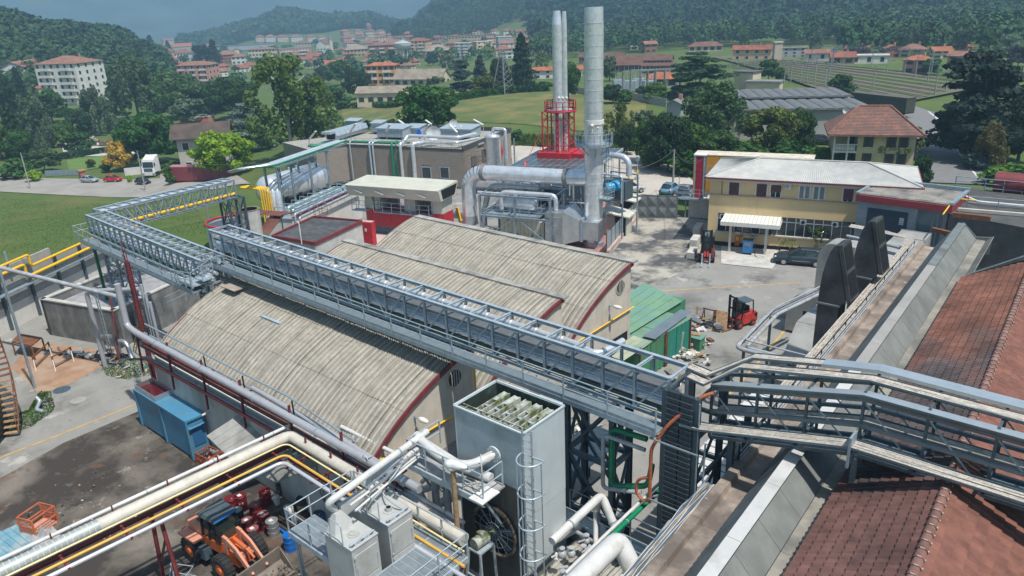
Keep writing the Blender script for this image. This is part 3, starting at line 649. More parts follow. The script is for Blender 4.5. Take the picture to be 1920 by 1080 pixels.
def _H(u,vb,ve,wpx,wall,roof,kind,_k,rot=.3,st=2,dep=.7,rise=.28,_q=None,wins=None,_s=True,bal=0,_a='house',cat='house',nw=None,chim=True,D=None,ov=.5):
 p=G(u,vb)if D is None else at_D(u,D)
 if p is None:return None
 HL.append((u,vb,wpx));h=max(2.5,HZ(p,ve)-p.z);W=wpx/ppm(p);W=W/(_c1(rot)+dep*abs(_s1(rot)));d=W*dep
 az=_a2(p.y,p.x)+_pi;base=az+_pi/2
 t=_T(_a,_k,cat,p-_Z(.5),base+rot,_q);t0=(0,0,0)
 w2,d2=W/2,d/2;H=h+.5
 o=_B().box(-w2,w2,-d2,d2,0,H)._b('wall',Qc1,t,True);o.color=(*(CW[wall]if isinstance(wall,str)else wall),1)
 rc=CR[roof]if isinstance(roof,str)else roof;b=_B();e=ov;R=rise*min(W,d)+.2
 if kind=='hip':
  k=max(0,(w2-d2))if W>d else 0;ky=max(0,d2-w2);z=H+.02
  vs=[(-w2-e,-d2-e,z),(w2+e,-d2-e,z),(w2+e,d2+e,z),(-w2-e,d2+e,z),(-k,-ky,z+R),(k,ky,z+R)]
  b.add(vs,[(0,1,5,4),(1,2,5),(2,3,4,5),(3,0,4)]if W>d else[(0,1,4),(1,2,5,4),(2,3,5),(3,0,4,5)]);b.box(-w2-e,w2+e,-d2-e,d2+e,z-.18,z-.01)
 elif kind=='gable':
  z=H-.02;b.ext([(-w2-e,-d2-e,z),(-w2-e,0,z+R),(-w2-e,d2+e,z),(-w2-e,d2+e,z-.2),(-w2-e,0,z+R-.2),(-w2-e,-d2-e,z-.2)],(W+2*e,0,0))
  g=_B().ext([(-w2,-d2,H),(-w2,0,H+R*.93),(-w2,d2,H)],(W,0,0))._b('gable_wall',Qc1,t,True);g.color=o.color
 elif kind=='gablex':
  z=H-.02;b.ext([(-w2-e,-d2-e,z),(0,-d2-e,z+R),(w2+e,-d2-e,z),(w2+e,-d2-e,z-.2),(0,-d2-e,z+R-.2),(-w2-e,-d2-e,z-.2)],(0,d+2*e,0))
  g=_B().ext([(-w2,-d2,H),(0,-d2,H+R*.93),(w2,-d2,H)],(0,d,0))._b('gable_wall',Qc1,t,True);g.color=o.color
 else:
  b.box(-w2-.25,w2+.25,-d2-.25,d2+.25,H,H+.35)
 ro=b._b('roof',roofM,t,True);ro.color=(*rc,1)
 if chim and kind!='flat':
  c=_B().box(-.35,.35,-.35,.35,0,R+.5)._b('chimney',Qc1,ro,True);c.location=(w2*.4,d2*.3,H+.3);c.color=(.35,.2,.15,1)
 if wins is None:wins=wpx>12
 if wins:
  sh=H/st;nx=nw or max(2,int(W/3.2));ny=max(1,int(d/3.6));ww=min(1.2,W/nx*.42);wh=min(1.5,sh*.5)
  for s in _n(st):
   z=s*sh+sh*.36+.1
   for i in _n(nx):Qb9(t,-w2+W*(i+.5)/nx,-d2-.01,z,ww,wh,-_pi/2,_s)
   for i in _n(ny):
    if rot>.05:Qb9(t,-w2-.01,-d2+d*(i+.5)/ny,z,ww,wh,_pi,_s)
    elif rot<-.05:Qb9(t,w2+.01,-d2+d*(i+.5)/ny,z,ww,wh,0,_s)
 if bal:
  for s in _n(1,st):
   z=s*H/st
   for q in _n(bal):
    x=-w2+W*(q+.5)/bal;bb=_B().box(x-W/bal*.28,x+W/bal*.28,-d2-1.3,-d2,z,z+.15).box(x-W/bal*.28,x+W/bal*.28,-d2-1.3,-d2-1.2,z+.16,z+1.05);bb._b('balcony',balM,t,True)
 return t
H_=_H
H_(56,168,130,100,'white','old','gablex','leftmost white house with a broad gable and brown tiled roof',-.5,2,1.1,.22)
H_(146,190,117,112,'white','old','hip','tall white apartment block with brown hipped roof and balconies',-.75,6,.8,.16,bal=2,_s=False,_a='apartment_block')
H_(103,190,162,56,'cream','orange','hip','low house with orange roof in front of the white apartment block',.2,1)
H_(226,120,108,33,'cream','old','hip','small cream villa right of the white apartment block, upper one',.3)
H_(229,137,121,32,'white','red','hip','white house with dark balcony below the small cream villa',-.3,bal=1)
H_(14,101,91,34,'white','old','hip','white villa with brown roof at the foot of the left hill',.3)
H_(22,125,117,34,'yellow','red','hip','yellowish low house behind the leftmost white gable',.2,1)
H_(112,60,56,13,'peach','orange','hip','tiny orange-roofed house high on the left wooded hill',.3,1,D=590)
H_(311,110,96,36,'peach','red','hip','peach villa beside the lone conifer',.3)
H_(345,113,99,32,'white','red','hip','white villa with orange roof right of the peach villa',-.3)
H_(322,120,112,30,'white','red','hip','low red-roofed house below the peach villa',.2,1)
H_(378,168,121,74,'pink','old','hip','pinkish brick apartment block with white balconies',-.55,5,.6,.15,bal=3,_s=False,_a='apartment_block')
H_(395,174,163,26,'white','old','gable','small white house with red roof below the pinkish block',.3,1)
H_(428,118,102,40,'brick','old','hip','dark brick building left of the white villa with a turret',.3,3)
H_(450,120,106,28,'white','old','hip','white villa below the little turret',-.2,2)
H_(445,106,92,10,'cream','old','hip','little square turret house above the white villa',.1,3)
H_(418,132,124,26,'pink','red','hip','pink house right of the brick apartment block',.3)
H_(495,112,92,52,'cream','old','hip','long cream building beneath the grey hall',-.2,3,.4,.12)
H_(553,108,90,62,'pink','grey','flat','long pink-brick building with flat grey-green roof',.25,3,.35,bal=2,_s=False)
H_(470,92,84,86,'grey','dkgrey','flat','long grey industrial hall in front of the small pointed hill',.1,1,.5,wins=False)
for k,(u,w,l)in _w([(488,18,'cream'),(508,22,'white'),(530,22,'cream'),(556,24,'white'),(584,18,'cream'),(604,14,'white')]):
 H_(u,78,69,w,l,'old'if k%2 else 'red','hip',_u(u,69,'pale %s apartment house'%l),.2,3,_q='row of pale apartment houses below the pointed hill',_s=False)
H_(608,99,82,26,'white','red','gablex','white church nave with red roof beside its bell tower',-.4,1,1.2,.4,_a='church',cat='church')
t=H_(622,99,74,7,'cream','grey','hip','slender bell tower with pointed spire beside the white church',.3,4,1.,1.8,_a='bell_tower',cat='tower',chim=False,wins=False)
for k,(u,vb,ve,w,c,r)in _w([(590,112,105,26,'pink','red'),(612,116,109,30,'white','orange'),(588,126,119,28,'cream','red'),(625,127,120,30,'peach','orange'),(470,130,122,30,'cream','red'),(492,128,121,24,'pink','red'),(575,118,111,22,'white','red'),(640,122,114,28,'white','red'),(655,132,125,24,'cream','orange'),(455,134,127,24,'white','red'),(340,128,121,26,'cream','red'),(362,124,117,20,'white','old'),(700,112,105,26,'white','red'),(722,118,111,24,'cream','red'),(690,122,115,30,'white','old'),(745,116,109,22,'white','old'),(775,122,115,26,'peach','red'),(765,130,122,30,'cream','old'),(655,108,101,24,'pink','red'),(640,100,93,22,'white','red'),(810,112,106,26,'cream','old'),(840,113,107,22,'white','red'),(712,100,94,20,'cream','old')]):
 H_(u,vb,ve,w,c,r,'hip'if k%3 else 'gable',_u(u,ve,'%s house with %s roof'%(c,r)),.5*_s1(k*2.1),2,.8,_q='red-roofed houses of the old town',_s=False)
rf=random.Random(12);row=0;v=66.
while v<150:
 u=300+rf.uniform(0,20)if v>84 else 640+rf.uniform(0,15)
 while u<(1010 if v<112 else 700 if v>124 else 780):
  w=(v-44)*.42*rf.uniform(.75,1.2)+8;skip=any(abs(u-a)<(w+b_)/2.2 and abs(v-c)<9 for a,c,b_ in HL)or(v>138 and u>460)or(abs(u-548)<60 and v>110)
  if not skip:
   h_=(v-20)*.085+2.2+rf.uniform(0,3)*(v<110);c=rf.choice(['white','cream','pink','peach','cream','white','yellow','beige']);r=rf.choice(['red','red','old','orange','old','brown'])
   H_(u,v,v-h_,w,c,r,rf.choice(['hip','gable','hip']),_u(u,v-h_,'%s house with %s roof'%(c,{'old':'weathered brown'}.get(r,r))),rf.uniform(-.6,.6),3 if h_>8 else 2,.75,rf.uniform(.18,.28),_q='red-roofed houses of the old town',_s=False)
  u+=w*rf.uniform(1.0,1.7)
 v+=6.2
H_(720,196,172,98,'cream','tan','gable','long yellow bungalow with grey-brown roof at the field edge',-.35,1,.35,.3,_a='bungalow')
H_(792,160,146,106,'cream','tan','gable','yellow gabled house with grey-brown roof above the bungalow',-.45,1,.45,.36)
H_(720,158,122,62,'orange','orange','hip','orange three-storey row house with orange roof',-.35,3,.5,.16,_s=True,bal=2,nw=5)
H_(668,106,92,46,'tan','tan','hip','grey-brown roofed long house left of the brick flats',.2,2)
H_(720,104,84,56,'brick','red','hip','red brick flats with balconies left of the water tower',-.2,3,.5,.12,bal=3,_s=False)
H_(788,106,76,48,'peach','red','hip','tall peach apartment house with brown roof right of the water tower',-.4,5,.8,.15,bal=2,_s=False)
H_(820,107,94,58,'yellow','tan','hip','broad yellow villa with pyramid roof',.2,2,.8,.24)
H_(870,108,81,34,'grey','pale','flat','grey modern flats with glazed front',-.3,5,.7,bal=2,_s=False)
H_(905,103,78,38,'yellow','pale','flat','white and yellow modern flats right of the grey ones',.35,4,.8,bal=2,_s=False)
H_(885,80,66,92,'tan','brown','flat','very long brown flat-roofed building above the modern flats',.1,2,.3)
H_(946,88,69,32,'grey','pale','flat','windowless concrete block above the spruces',.2,3,.8,wins=False)
H_(895,72,61,20,'white','pale','flat','small white tower block behind the long brown building',.2,3)
H_(1013,104,82,60,'beige','old','flat','beige industrial building right of the tallest spruce',-.1,3,.5,_s=False)
H_(1024,78,65,38,'white','pale','flat','white terraced flats on the slope behind the twin stack',.2,3,_s=False)
H_(985,95,84,40,'white','old','hip','white house with brown roof beside the tallest spruce',.2)
H_(1068,74,53,13,'cream','pale','flat','tall narrow cream tower house between the chimneys',.2,5,.9,wins=False)
H_(960,108,98,50,'white','grey','flat','low white works building behind the spruces',.1,2)
for k,(u,vb,ve,w,c,r)in _w([(803,71,64,24,'pink','red'),(841,68,62,18,'white','red'),(765,72,63,18,'pink','red'),(823,44,38,18,'tan','old'),(832,33,27,16,'beige','tan'),(892,36,30,12,'white','old'),(879,19,12,9,'white','red'),(808,55,50,16,'peach','red'),(862,60,54,20,'tan','brown'),(790,86,78,22,'cream','red'),(845,78,72,24,'white','red'),(745,66,60,16,'white','red')]):
 H_(u,vb,ve,w,c,r,'hip',_u(u,ve,'%s hillside villa with %s roof'%(c,r)),.4*_s1(k*1.7),2,.8,_q='villas on the slope of the big hill')
for k,(u,vb,ve,w,c)in _w([(718,74,66,18,'pink'),(735,73,65,20,'peach'),(660,76,69,20,'white'),(672,72,65,14,'pink'),(708,70,63,14,'cream'),(654,84,78,18,'white'),(700,84,77,24,'peach'),(735,84,77,22,'cream'),(680,78,71,16,'cream'),(750,78,71,18,'white')]):
 H_(u,vb,ve,w,c,'old','hip',_u(u,ve,'hazy %s house'%c),.3*_s1(k),3,.8,_q='far houses in the hazy town centre',_s=False)
t=H_(693,72,58,18,'cream','old','hip','broad domed church on the skyline of the town',.2,3,1.,.2,_a='domed_church',cat='church',chim=False)
if t:
 s=18/ppm(t.location);_B().cyl((0,0,s*.8),(0,0,s*1.25),s*.3,n=12)._b('drum',mat('church_brick',(.25,.12,.09),.9),t,True);_B().sph((0,0,s*1.25),s*.31,12,6)._b('dome',MS['church_brick'],t,True)
p=G(757,108);hh=HZ(p,77)-p.z;r=17/ppm(p);t=_T('water_tower','white round water tower on columns in the middle of the town','water tower',p)
_B().tube([p+_Z(hh*.55),p+_Z(hh*.62),p+_Z(hh*.88)],[r*.7,r*.97,r*.97],20)._b('tank',pW,t)
_B().tube([p+_Z(hh*.885),p+_Z(hh*1.0),p+_Z(hh*1.06)],[r*1.0,r*.35,r*.02],20)._b('roof',mat('lead_roof',(.38,.42,.46),.6),t)
for k in _n(8):a=k*_pi/4;q=p+_V((r*.66*_c1(a),r*.66*_s1(a),0));_M('column',t,q,q+_Z(hh*.56),.7,.7,pW)
_B().cyl(p,p+_Z(hh*.55),r*.25,n=10)._b('stair_core',pW,t)
H_(1046,145,130,92,'white','orange','gable','long white hall with bright orange roof seen behind the twin stack',-.05,2,.25,.2,_s=False)
H_(1240,162,150,68,'cream','orange','hip','low building with bright orange hipped roof by the substation',-.1,1,.7,.2)
H_(1217,99,82,28,'brick','old','gable','brick house with brown roof in the trees above the ruins',.4)
H_(1188,92,80,16,'white','red','hip','white house left of the brick house above the ruins',.2)
H_(1166,74,62,15,'cream','red','hip','narrow cream house with red roof on the wooded slope',.2,3)
H_(1180,73,66,16,'tan','brown','hip','brown-roofed house beside the narrow cream house',.2)
for k,(u,vb,ve,w)in _w([(1128,116,108,84),(1195,124,115,130),(1150,134,127,110),(1235,136,126,60)]):
 H_(u,vb,ve,w,(.12,.085,.07),(.13,.065,.05),'gable',['brown ruined factory shed, the one farthest back','longest brown ruined factory shed with red-brown roof','brown ruined factory shed nearest the spruces','short brown ruined factory shed near the big cedar'][k],-.12-.03*k,1,.22,.3,_a='ruined_shed',cat='shed',_s=False,chim=False)
H_(1322,96,86,62,'cream','brown','hip','long brown-roofed railway building left of the pink station',.05,1,.4)
H_(1410,112,92,70,'peach','red','gable','peach railway building with pale patched wall beside the tower',-.08,2,.35,_s=False)
H_(1456,115,80,18,'beige','pale','flat','square concrete tower with dark opening by the railway',.3,4,1.,_a='signal_tower',cat='tower',wins=False)
H_(1488,106,90,46,'grey','grey','flat','grey unfinished two-storey building right of the square tower',.1,3,.4,_s=False)
H_(1530,113,99,42,'white','old','gable','white shed with brown roof left of the blue tarpaulin',.05,1,.5,_s=False)
H_(1558,109,97,17,(.02,.12,.42),(.02,.12,.42),'flat','bright blue tarpaulin-covered box in the railway yard',.1,1,.8,_a='covered_store',cat='shed',wins=False)
H_(1578,120,112,44,'tan','red','gable','low brown-roofed shed in front of the blue tarpaulin',.1,1)
H_(1606,101,91,46,'brick','orange','gable','red-roofed house with skylights behind the white works',.1,1)
H_(1628,118,104,68,'white','pale','flat','white flat-roofed works with curved skylights',.05,1,.5,_s=False)
H_(1670,106,90,30,'red','orange','gablex','red-walled gabled house among the roofs beyond the tracks',.3,2)
H_(1710,106,92,46,'tan','old','hip','tan two-storey villa right of the red-walled house',-.2,2)
H_(1717,137,111,46,'pink','orange','hip','pink two-storey house with orange roof nearest the tracks',-.15,2,.8,.2)
H_(1762,108,98,36,'cream','orange','gable','cream house with orange roof left of the huge cedar',.3)
H_(1800,122,104,44,'pink','old','gable','pink gabled house half behind the huge cedar',-.3)
H_(1806,100,92,26,'peach','orange','hip','peach house above the pink gabled house',.2)
H_(1852,64,55,42,'white','pale','hip','pale hillside villa with grey roof at the top right',.1,2)
H_(1905,66,58,30,'tan','old','hip','tan hillside house at the right edge',.1,2)
H_(1745,58,53,18,'tan','red','hip','small red-roofed house in the belt of trees at the upper right',.1,1)
H_(1525,68,56,92,'white','pale','flat','long white greenhouse-like building at the hill foot',.06,1,.3,_s=False)
H_(1607,68,59,66,'white','grey','gable','long shed with grey roof at the hill foot',.04,1,.35,wins=False)
for k,(u,vt,w)in _w([(1318,51,10),(1330,50,9),(1338,47,9),(1352,44,9),(1404,41,12),(1417,50,9),(1430,53,8),(1440,52,9),(1378,47,9),(1362,47,8)]):
 H_(u,66,vt,w,'white','old'if k==4 else 'pale','gablex',_u(u,vt,'small white chapel'),.2*_s1(k*3),1,1.,.4,_q='white chapels in the cemetery',wins=False,_a='chapel',cat='chapel',chim=False)
H_(1400,168,135,48,'cream','dkgrey','flat','cream substation hut, the tall square one',-.45,2,.9,wins=False,_a='hut',cat='hut')
H_(1432,172,156,66,'cream','grey','flat','cream substation hut, the long low one',-.2,1,.5,wins=False,_a='hut',cat='hut')
p=G(945,176);h=HZ(p,92)-p.z;mb=_B();w=2.6
for sx,sy in((-1,-1),(1,-1),(1,1),(-1,1)):mb._e(p+_V((sx*w,sy*w,0)),p+_V((sx*.3,sy*.3,h)),.18,.18)
for i in _n(9):
 a0=1-i/9;a1=1-(i+1)/9;z0=h*i/9;z1=h*(i+1)/9
 for sx,sy,tx,ty in((-1,-1,1,-1),(1,-1,1,1),(1,1,-1,1),(-1,1,-1,-1)):
  k0=.3+(w-.3)*a0;k1=.3+(w-.3)*a1;mb._e(p+_V((sx*k0,sy*k0,z0)),p+_V((tx*k1,ty*k1,z1)),.09,.09)
for f in(.98,.88,.78):mb._e(p+_V((-2.6,0,h*f)),p+_V((2.6,0,h*f)),.15,.15)
_g(mb._b('electricity_pylon',Qb0),'lattice electricity pylon standing before the tallest spruce','pylon')
for k,(u,v)in _w([(1182,172),(1197,168),(1160,170),(1215,172)]):
 p=G(u,v);t=_T('transformer','grey substation transformer, '+['second from the left','third from the left','leftmost','rightmost'][k],'transformer',p,.4+k*.2,'substation transformers')
 _B().box(-1.6,1.6,-1.1,1.1,.2,3)._b('tank',gL,t,True);mb=_B()
 for i in _n(3):mb.tube([(-1+i,0,3),(-1+i,0,4.4)],[.18,.1],8)
 mb._b('insulator',Qb0,t,True)
for k,(u,vt)in _w([(1182,132),(1200,132),(1228,130),(1168,134)]):
 p=G(u,178);h=HZ(p,vt)-p.z;q=p+_V((5,4,0));mb=_B()._e(p,p+_Z(h),.45,.45)._e(q,q+_Z(h),.45,.45)._e(p+_Z(h),q+_Z(h),.35,.35)
 _g(mb._b('busbar_portal',Qb0),['portal frame, left of the central one','central portal frame','portal frame nearest the orange hipped roof','leftmost portal frame'][k]+' of the substation','portal frame','portal frames of the substation')
Qe7=mat('substation_wall',(.33,.32,.30),.9)
P=[G(1064,172),G(1120,182),G(1185,188),G(1250,200)];t=_T('boundary_wall','grey panel wall along the substation above the field','wall',P[0])
for i in _n(3):
 n=6
 for k in _n(n):
  a=_l(P[i],P[i+1],k/n);b=_l(P[i],P[i+1],(k+.96)/n);a.z=zt(a.x,a.y)+.9;b.z=zt(b.x,b.y)+.9;_M('panel',t,a,b,.15,1.8,Qe7)
a,b=G(1330,262),G(1632,258);ex=(b-a);ex.z=0;W=ex.length;ex.normalize();ey=_V((-ex.y,ex.x,0));t=_T('vaulted_warehouse','long grey warehouse with scalloped vaulted roof behind the villa','warehouse',a)
hw=HZ(a.lerp(b,.6),206);z0=a.z-.5;dd=26
Qc4=mat('grey_sheet_roof',(.12,.13,.135),.8,0,.15,.8,.2,12,_d=(.17,.17,.17),_2=.3,_0=.55,_1=.8);wallg=mat('grey_block_wall',(.36,.36,.35),.9,0,.12,.6)
_B()._o(a-_Z(.5),ex*W,ey*dd,(0,0,hw-z0))._b('wall',wallg,t)
n=13
for k in _n(n):
 w=W/n;o=a+ex*(w*k);prof=[_V((o.x,o.y,hw+.01))]
 for i in _n(7):th=_pi*i/6;q=o+ex*(w/2-w/2*_c1(th));prof.append(_V((q.x,q.y,hw+.1+.28*_s1(th))))
 q=o+ex*w;prof.append(_V((q.x,q.y,hw+.01)));prof=[x-ey*.6 for x in prof]
 _B().ext(prof[::-1],ey*(dd*.48),sm=False)._b('roof_vault',pW if k in(3,6)and False else Qc4,t)
 _B().ext([x+ey*(dd*.5)+_Z(.45)for x in prof][::-1],ey*(dd*.5))._b('roof_vault',pW if k in(3,6)and False else Qc4,t)
for k in _n(5):
 q=a+ex*(W*(.83+.03*k))-ey*.03;_M('window_strip',t,q+_Z(2.6),q+_Z(2.6)+ex*(W*.027),.05,2.0,Qa2)
H_(1268,215,196,36,'grey','grey','gablex','pale grey gabled shed left of the large willow',-.3,1,1.2,.25,wins=False,_a='shed',cat='shed')
def villa():
 p=G(1626,306);h=HZ(p,243)-p.z;W=134/ppm(p);d=W*.8;az=_a2(p.y,p.x)+_pi
 t=_T('villa','old yellow villa with hipped red-tiled roof and arcaded balcony','villa',p,az+_pi/2+.12);w2=W/2;d2=d/2;H=h
 yv=mat('villa_plaster',(.52,.42,.24),.9,0,.12,.8,.1,15,_d=(.36,.31,.24),_2=.5,_0=.45,_1=.7)
 mb=_B();lw=W*.30
 mb.box(-w2+lw,w2,-d2,d2,0,H).box(-w2,-w2+lw,-d2+2.2,d2,0,H);mb._b('wall',yv,t,True)
 _B().box(-w2,-w2+lw-.01,-d2,-d2+2.19,H*.46,H*.51)._b('balcony_floor',pW,t,True)
 for x in(-w2+.15,-w2+lw*.62):_B().box(x-.12,x+.12,-d2+.01,-d2+.25,0,H*.46).box(x-.12,x+.12,-d2+.01,-d2+.25,H*.512,H-.01)._b('pillar',pW,t,True)
 mb=_B();mb.box(-w2,-w2+lw,-d2+.03,-d2+.22,H*.51+.85,H*.51+.98)
 for i in _n(14):x=-w2+.3+i*(lw-.4)/14;mb.tube([(x,-d2+.12,H*.512),(x,-d2+.12,H*.51+.3),(x,-d2+.12,H*.51+.85)],[.05,.1,.05],6)
 mb._b('balustrade',pW,t,True)
 for i,x in _w((-w2+lw+1.4,-w2+lw+4.3,w2-1.5)):
  for s in(0,1):Qb9(t,x,-d2-.01,H*(.14+s*.5),.75,1.5,-_pi/2,True)
 _B().box(-w2+lw*.66,-w2+lw*.95,-d2+2.14,-d2+2.19,.1,2.3)._b('door',bP,t,True)
 _B().box(-w2+lw*.66,-w2+lw*.95,-d2+2.14,-d2+2.19,H*.52,H*.52+2.1)._b('balcony_door',bP,t,True)
 e=.9;R=HZ(p,200)-p.z-H+.3;R=max(2.2,R*.92);k=(w2-d2)+1.0;z=H+.02
 c=[(-w2-e,-d2-e,z),(w2+e,-d2-e,z),(w2+e,d2+e,z),(-w2-e,d2+e,z),(-k,0,z+R),(k,0,z+R)]
 rm=mat('old_red_tiles',(.23,.11,.08),.9,0,.35,2.5,.3,12,_d=(.14,.085,.07),_2=.8,_0=.4,_1=.6)
 mb=_B().add(c,[(0,1,5,4),(1,2,5),(2,3,4,5),(3,0,4)]);mb.box(-w2-e,w2+e,-d2-e,d2+e,z-.2,z-.01);ro=mb._b('roof',rm,t,True)
 C=[_V(q)for q in c]
 def rows(a,b,c2,d3,n,nm):
  m=_B();
  for i in _n(n):
   f0,f1=i/n,(i+1.15)/n;p0=a.lerp(d3,f0);p1=b.lerp(c2,f0);p2=b.lerp(c2,min(1,f1));p3=a.lerp(d3,min(1,f1));u1=_Z(.09);u2=_Z(.03)
   m.add([p0+u1,p1+u1,p2+u2,p3+u2,p0,p1],[(0,1,2,3),(4,5,1,0)])
  m._b(nm,rm,ro,True,kind='stuff')
 rows(C[0],C[1],C[5],C[4],20,'tile_courses');rows(C[1],C[2],C[5],C[5],20,'tile_courses');rows(C[3],C[0],C[4],C[4],20,'tile_courses')
 mb=_B()
 for a,b in((0,4),(1,5),(4,5)):mb.tube([C[a]+_Z(.1),C[b]+_Z(.12)],.14,6)
 mb._b('ridge_tiles',rm,ro,True,kind='stuff');_B().box(w2-1.2,w2-.7,1,1.5,H,H+1.8)._b('chimney',MS['bark'],ro,True)
 t2=_T('satellite_dish','small white satellite dish on the villa roof edge','satellite dish',AY(1587,207,p.y));dish(t2,.5)
def dish(t,r,parent_is=True):
 mb=_B();n=16;rings=[(0,0),(.35,.03),(.7,.12),(1,.26)];
 vs=[(0,0,0)];fs=[]
 for(q,d)in rings[1:]:
  for k in _n(n):a=2*_pi*k/n;vs.append((q*r*_c1(a),-d*r,q*r*_s1(a)))
 for k in _n(n):fs.append((0,1+k,1+(k+1)%n))
 for i in _n(2):
  for k in _n(n):fs.append((1+i*n+k,1+(i+1)*n+k,1+(i+1)*n+(k+1)%n,1+i*n+(k+1)%n))
 mb.add(vs,fs,True);mb.add([(v[0],v[1]+.02,v[2])for v in vs],[f[::-1]for f in fs],True)
 az=_a2(t.location.y,t.location.x)-_pi/2
 o=mb._b('reflector',mat('dish_white',(.62,.63,.62),.5)if 'dish_white'not in MS else MS['dish_white'],t,True)
 _B().tube([(0,.03,-.1*r),(0,.25*r,-.5*r),(0,.25*r,-1.6*r)],.04*r+.01,6)._b('mount',galv,t,True)
 _B().tube([(0,-.2*r,-r*.9),(0,-.75*r,-r*.2)],.02,5).sph((0,-.78*r,-.17*r),.07,8,5)._b('feed_arm',galv,t,True);t.rotation_euler=(0,0,az)
villa()
# ---- factory ground
yardm=mat('yard_asphalt',(.24,.235,.22),.92,0,.12,.6,.3,25,_d=(.13,.125,.12),_2=.16,_0=.5,_1=.72,fine=(9.,(.3,.29,.27),.25),_z=[(.35,.60,.66,(.38,.36,.33)),(.28,.56,.68,(.11,.108,.10)),(1.7,.66,.70,(.12,.12,.115))])
Qc3=mat('stained_yard',(.19,.165,.135),.92,0,.3,.8,.3,25,_d=(.04,.033,.028),_2=.2,_0=.36,_1=.54,fine=(7.,(.26,.24,.21),.25),_z=[(.9,.60,.70,(.34,.31,.27)),(2.6,.68,.71,(.45,.43,.40)),(.45,.56,.66,(.035,.028,.022)),(.3,.60,.70,(.12,.065,.04))])
blackm=mat('tar_stained_yard',(.36,.335,.28),.92,0,.15,.8,.3,25,_d=(.07,.072,.075),_2=.23,_0=.44,_1=.56,fine=(6.,(.4,.37,.32),.3))
def poly(_a,pts,m,z,kind='structure',**k):
 pts=[_V(p[:2])for p in pts];ar=sum(pts[i].x*pts[(i+1)%len(pts)].y-pts[(i+1)%len(pts)].x*pts[i].y for i in _n(len(pts)))
 if ar<0:pts=pts[::-1]
 b=_B();b.add([(p.x,p.y,z)for p in pts],[tuple(_n(len(pts)))]);o=b._b(_a,m,None,local=True);o['kind']=kind;return o
poly('yard',[(-78,8),(-40,-10),(15,-10),(15,60),(-5,80),(-44,76),(-66,84),(-92,72),(-84,56),(-66,43),(-74,38)],yardm,.0)
poly('yard_west_stained',[A(-60,930),A(120,830),A(262,770),A(330,720),A(700,900),A(760,1200),A(-60,1300)],Qc3,.006)
poly('yard_gate_apron',[A(1195,409),A(1275,411),A(1330,470),A(1300,500),A(1215,540),A(1150,620),(-38.6,59.6)],blackm,.006)
ym=mat('yellow_road_paint',(.62,.36,.06),.8,0,.2,4.,_d=(.3,.2,.08),_2=2.)
def Qe2(pts,w,nm='yellow_line',z=.012):
 b=_B()
 for i in _n(len(pts)-1):
  p,q=_V(pts[i][:2]),_V(pts[i+1][:2]);d=(q-p).normalized();n=_V((-d.y,d.x))*w/2
  b.add([(p.x-n.x,p.y-n.y,z),(q.x-n.x,q.y-n.y,z),(q.x+n.x,q.y+n.y,z),(p.x+n.x,p.y+n.y,z)],[(0,1,2,3)])
 o=b._b(nm,ym,None,local=True);o['kind']='structure'
Qe2([A(-30,870),A(120,812),A(262,755)],.12);Qe2([A(1190,548),A(1300,542),A(1500,530)],.12);Qe2([A(1350,760),A(1428,672),A(1475,615)],.14)
poly('rusty_concrete_pad',[A(20,690),A(60,640),A(180,655),A(196,685),A(130,720),A(75,740)],mat('rust_stained_concrete',(.32,.19,.12),.9,0,.2,.8,.2,20,_d=(.36,.29,.22),_2=.4),.010)
poly('oil_island',[A(1352,462),A(1470,470),A(1448,505),A(1352,495)],Qa3,.05)
LEAFG=[]
def weeds(_a,pts,n,leaf,col,_k):
 r=np.random.RandomState(len(pts)+n);P=[_V(p)for p in pts];c=sum(P,_Z(0))/len(P);Q=[]
 for _ in _n(n):
  i=r.randint(len(P));a,b2=P[i],P[(i+1)%len(P)];s,t=sorted(r.uniform(0,1,2));q=c*(1-t)+a*s+b2*(t-s);Q.append((q.x,q.y,q.z+r.uniform(0,.12)))
 Q=np.array(Q);N1=r.normal(size=(n,3));N1[:,2]=abs(N1[:,2])+.4;N1/=np.linalg.norm(N1,axis=1)[:,None];t=np.cross(N1,r.normal(size=(n,3)));t/=np.linalg.norm(t,axis=1)[:,None];b3=np.cross(N1,t);s=r.uniform(.5,1.5,(n,1))*leaf
 v=np.stack([Q-t*s,Q-b3*s*.6,Q+t*s,Q+b3*s*.6],1).reshape(-1,3);mb=_B();mb.v=[tuple(x)for x in v];mb.f=[(4*i,4*i+1,4*i+2,4*i+3)for i in _n(n)];mb.sm=[False]*n;mb.mi=[0]*n
 o=mb._b(_a,LEAF,kind='stuff');o.color=(*col,1);o['label']=_k;o['category']='weeds'
weeds('weeds',[A(-20,830),A(60,800),A(105,768),A(95,735),A(75,735),A(60,770),A(-20,790)],3500,.055,(.06,.13,.02),'bright weeds at the foot of the rusty silo stair')
weeds('weeds',[A(190,690),A(235,668),A(300,680),A(300,700),A(240,712),A(200,705)],2200,.05,(.08,.14,.03),'weeds and litter between the concrete basin and the shed')
class Qa1:
 def __init__(s,p0,ang):s.p=_V((p0[0],p0[1],0));s.e=_V((_c1(ang),_s1(ang),0));s.n=_V((s.e.y,-s.e.x,0));s.ang=ang
 def sz(s,u,v):
  d=_V(ray(u,v));o=_Z(EYE);t=(s.p-o).dot(s.n)/d.dot(s.n);q=o+d*t;return(q-s.p).dot(s.e),q.z
 def pt(s,a,z,d=0):q=s.p+s.e*a+s.n*d;return _V((q.x,q.y,z))
 def _x(s,b,a0,a1,d0,d1,z0,z1,mi=0):return b._o(s.pt(a0,z0,d0),s.e*(a1-a0),s.n*(d1-d0),(0,0,z1-z0),mi)
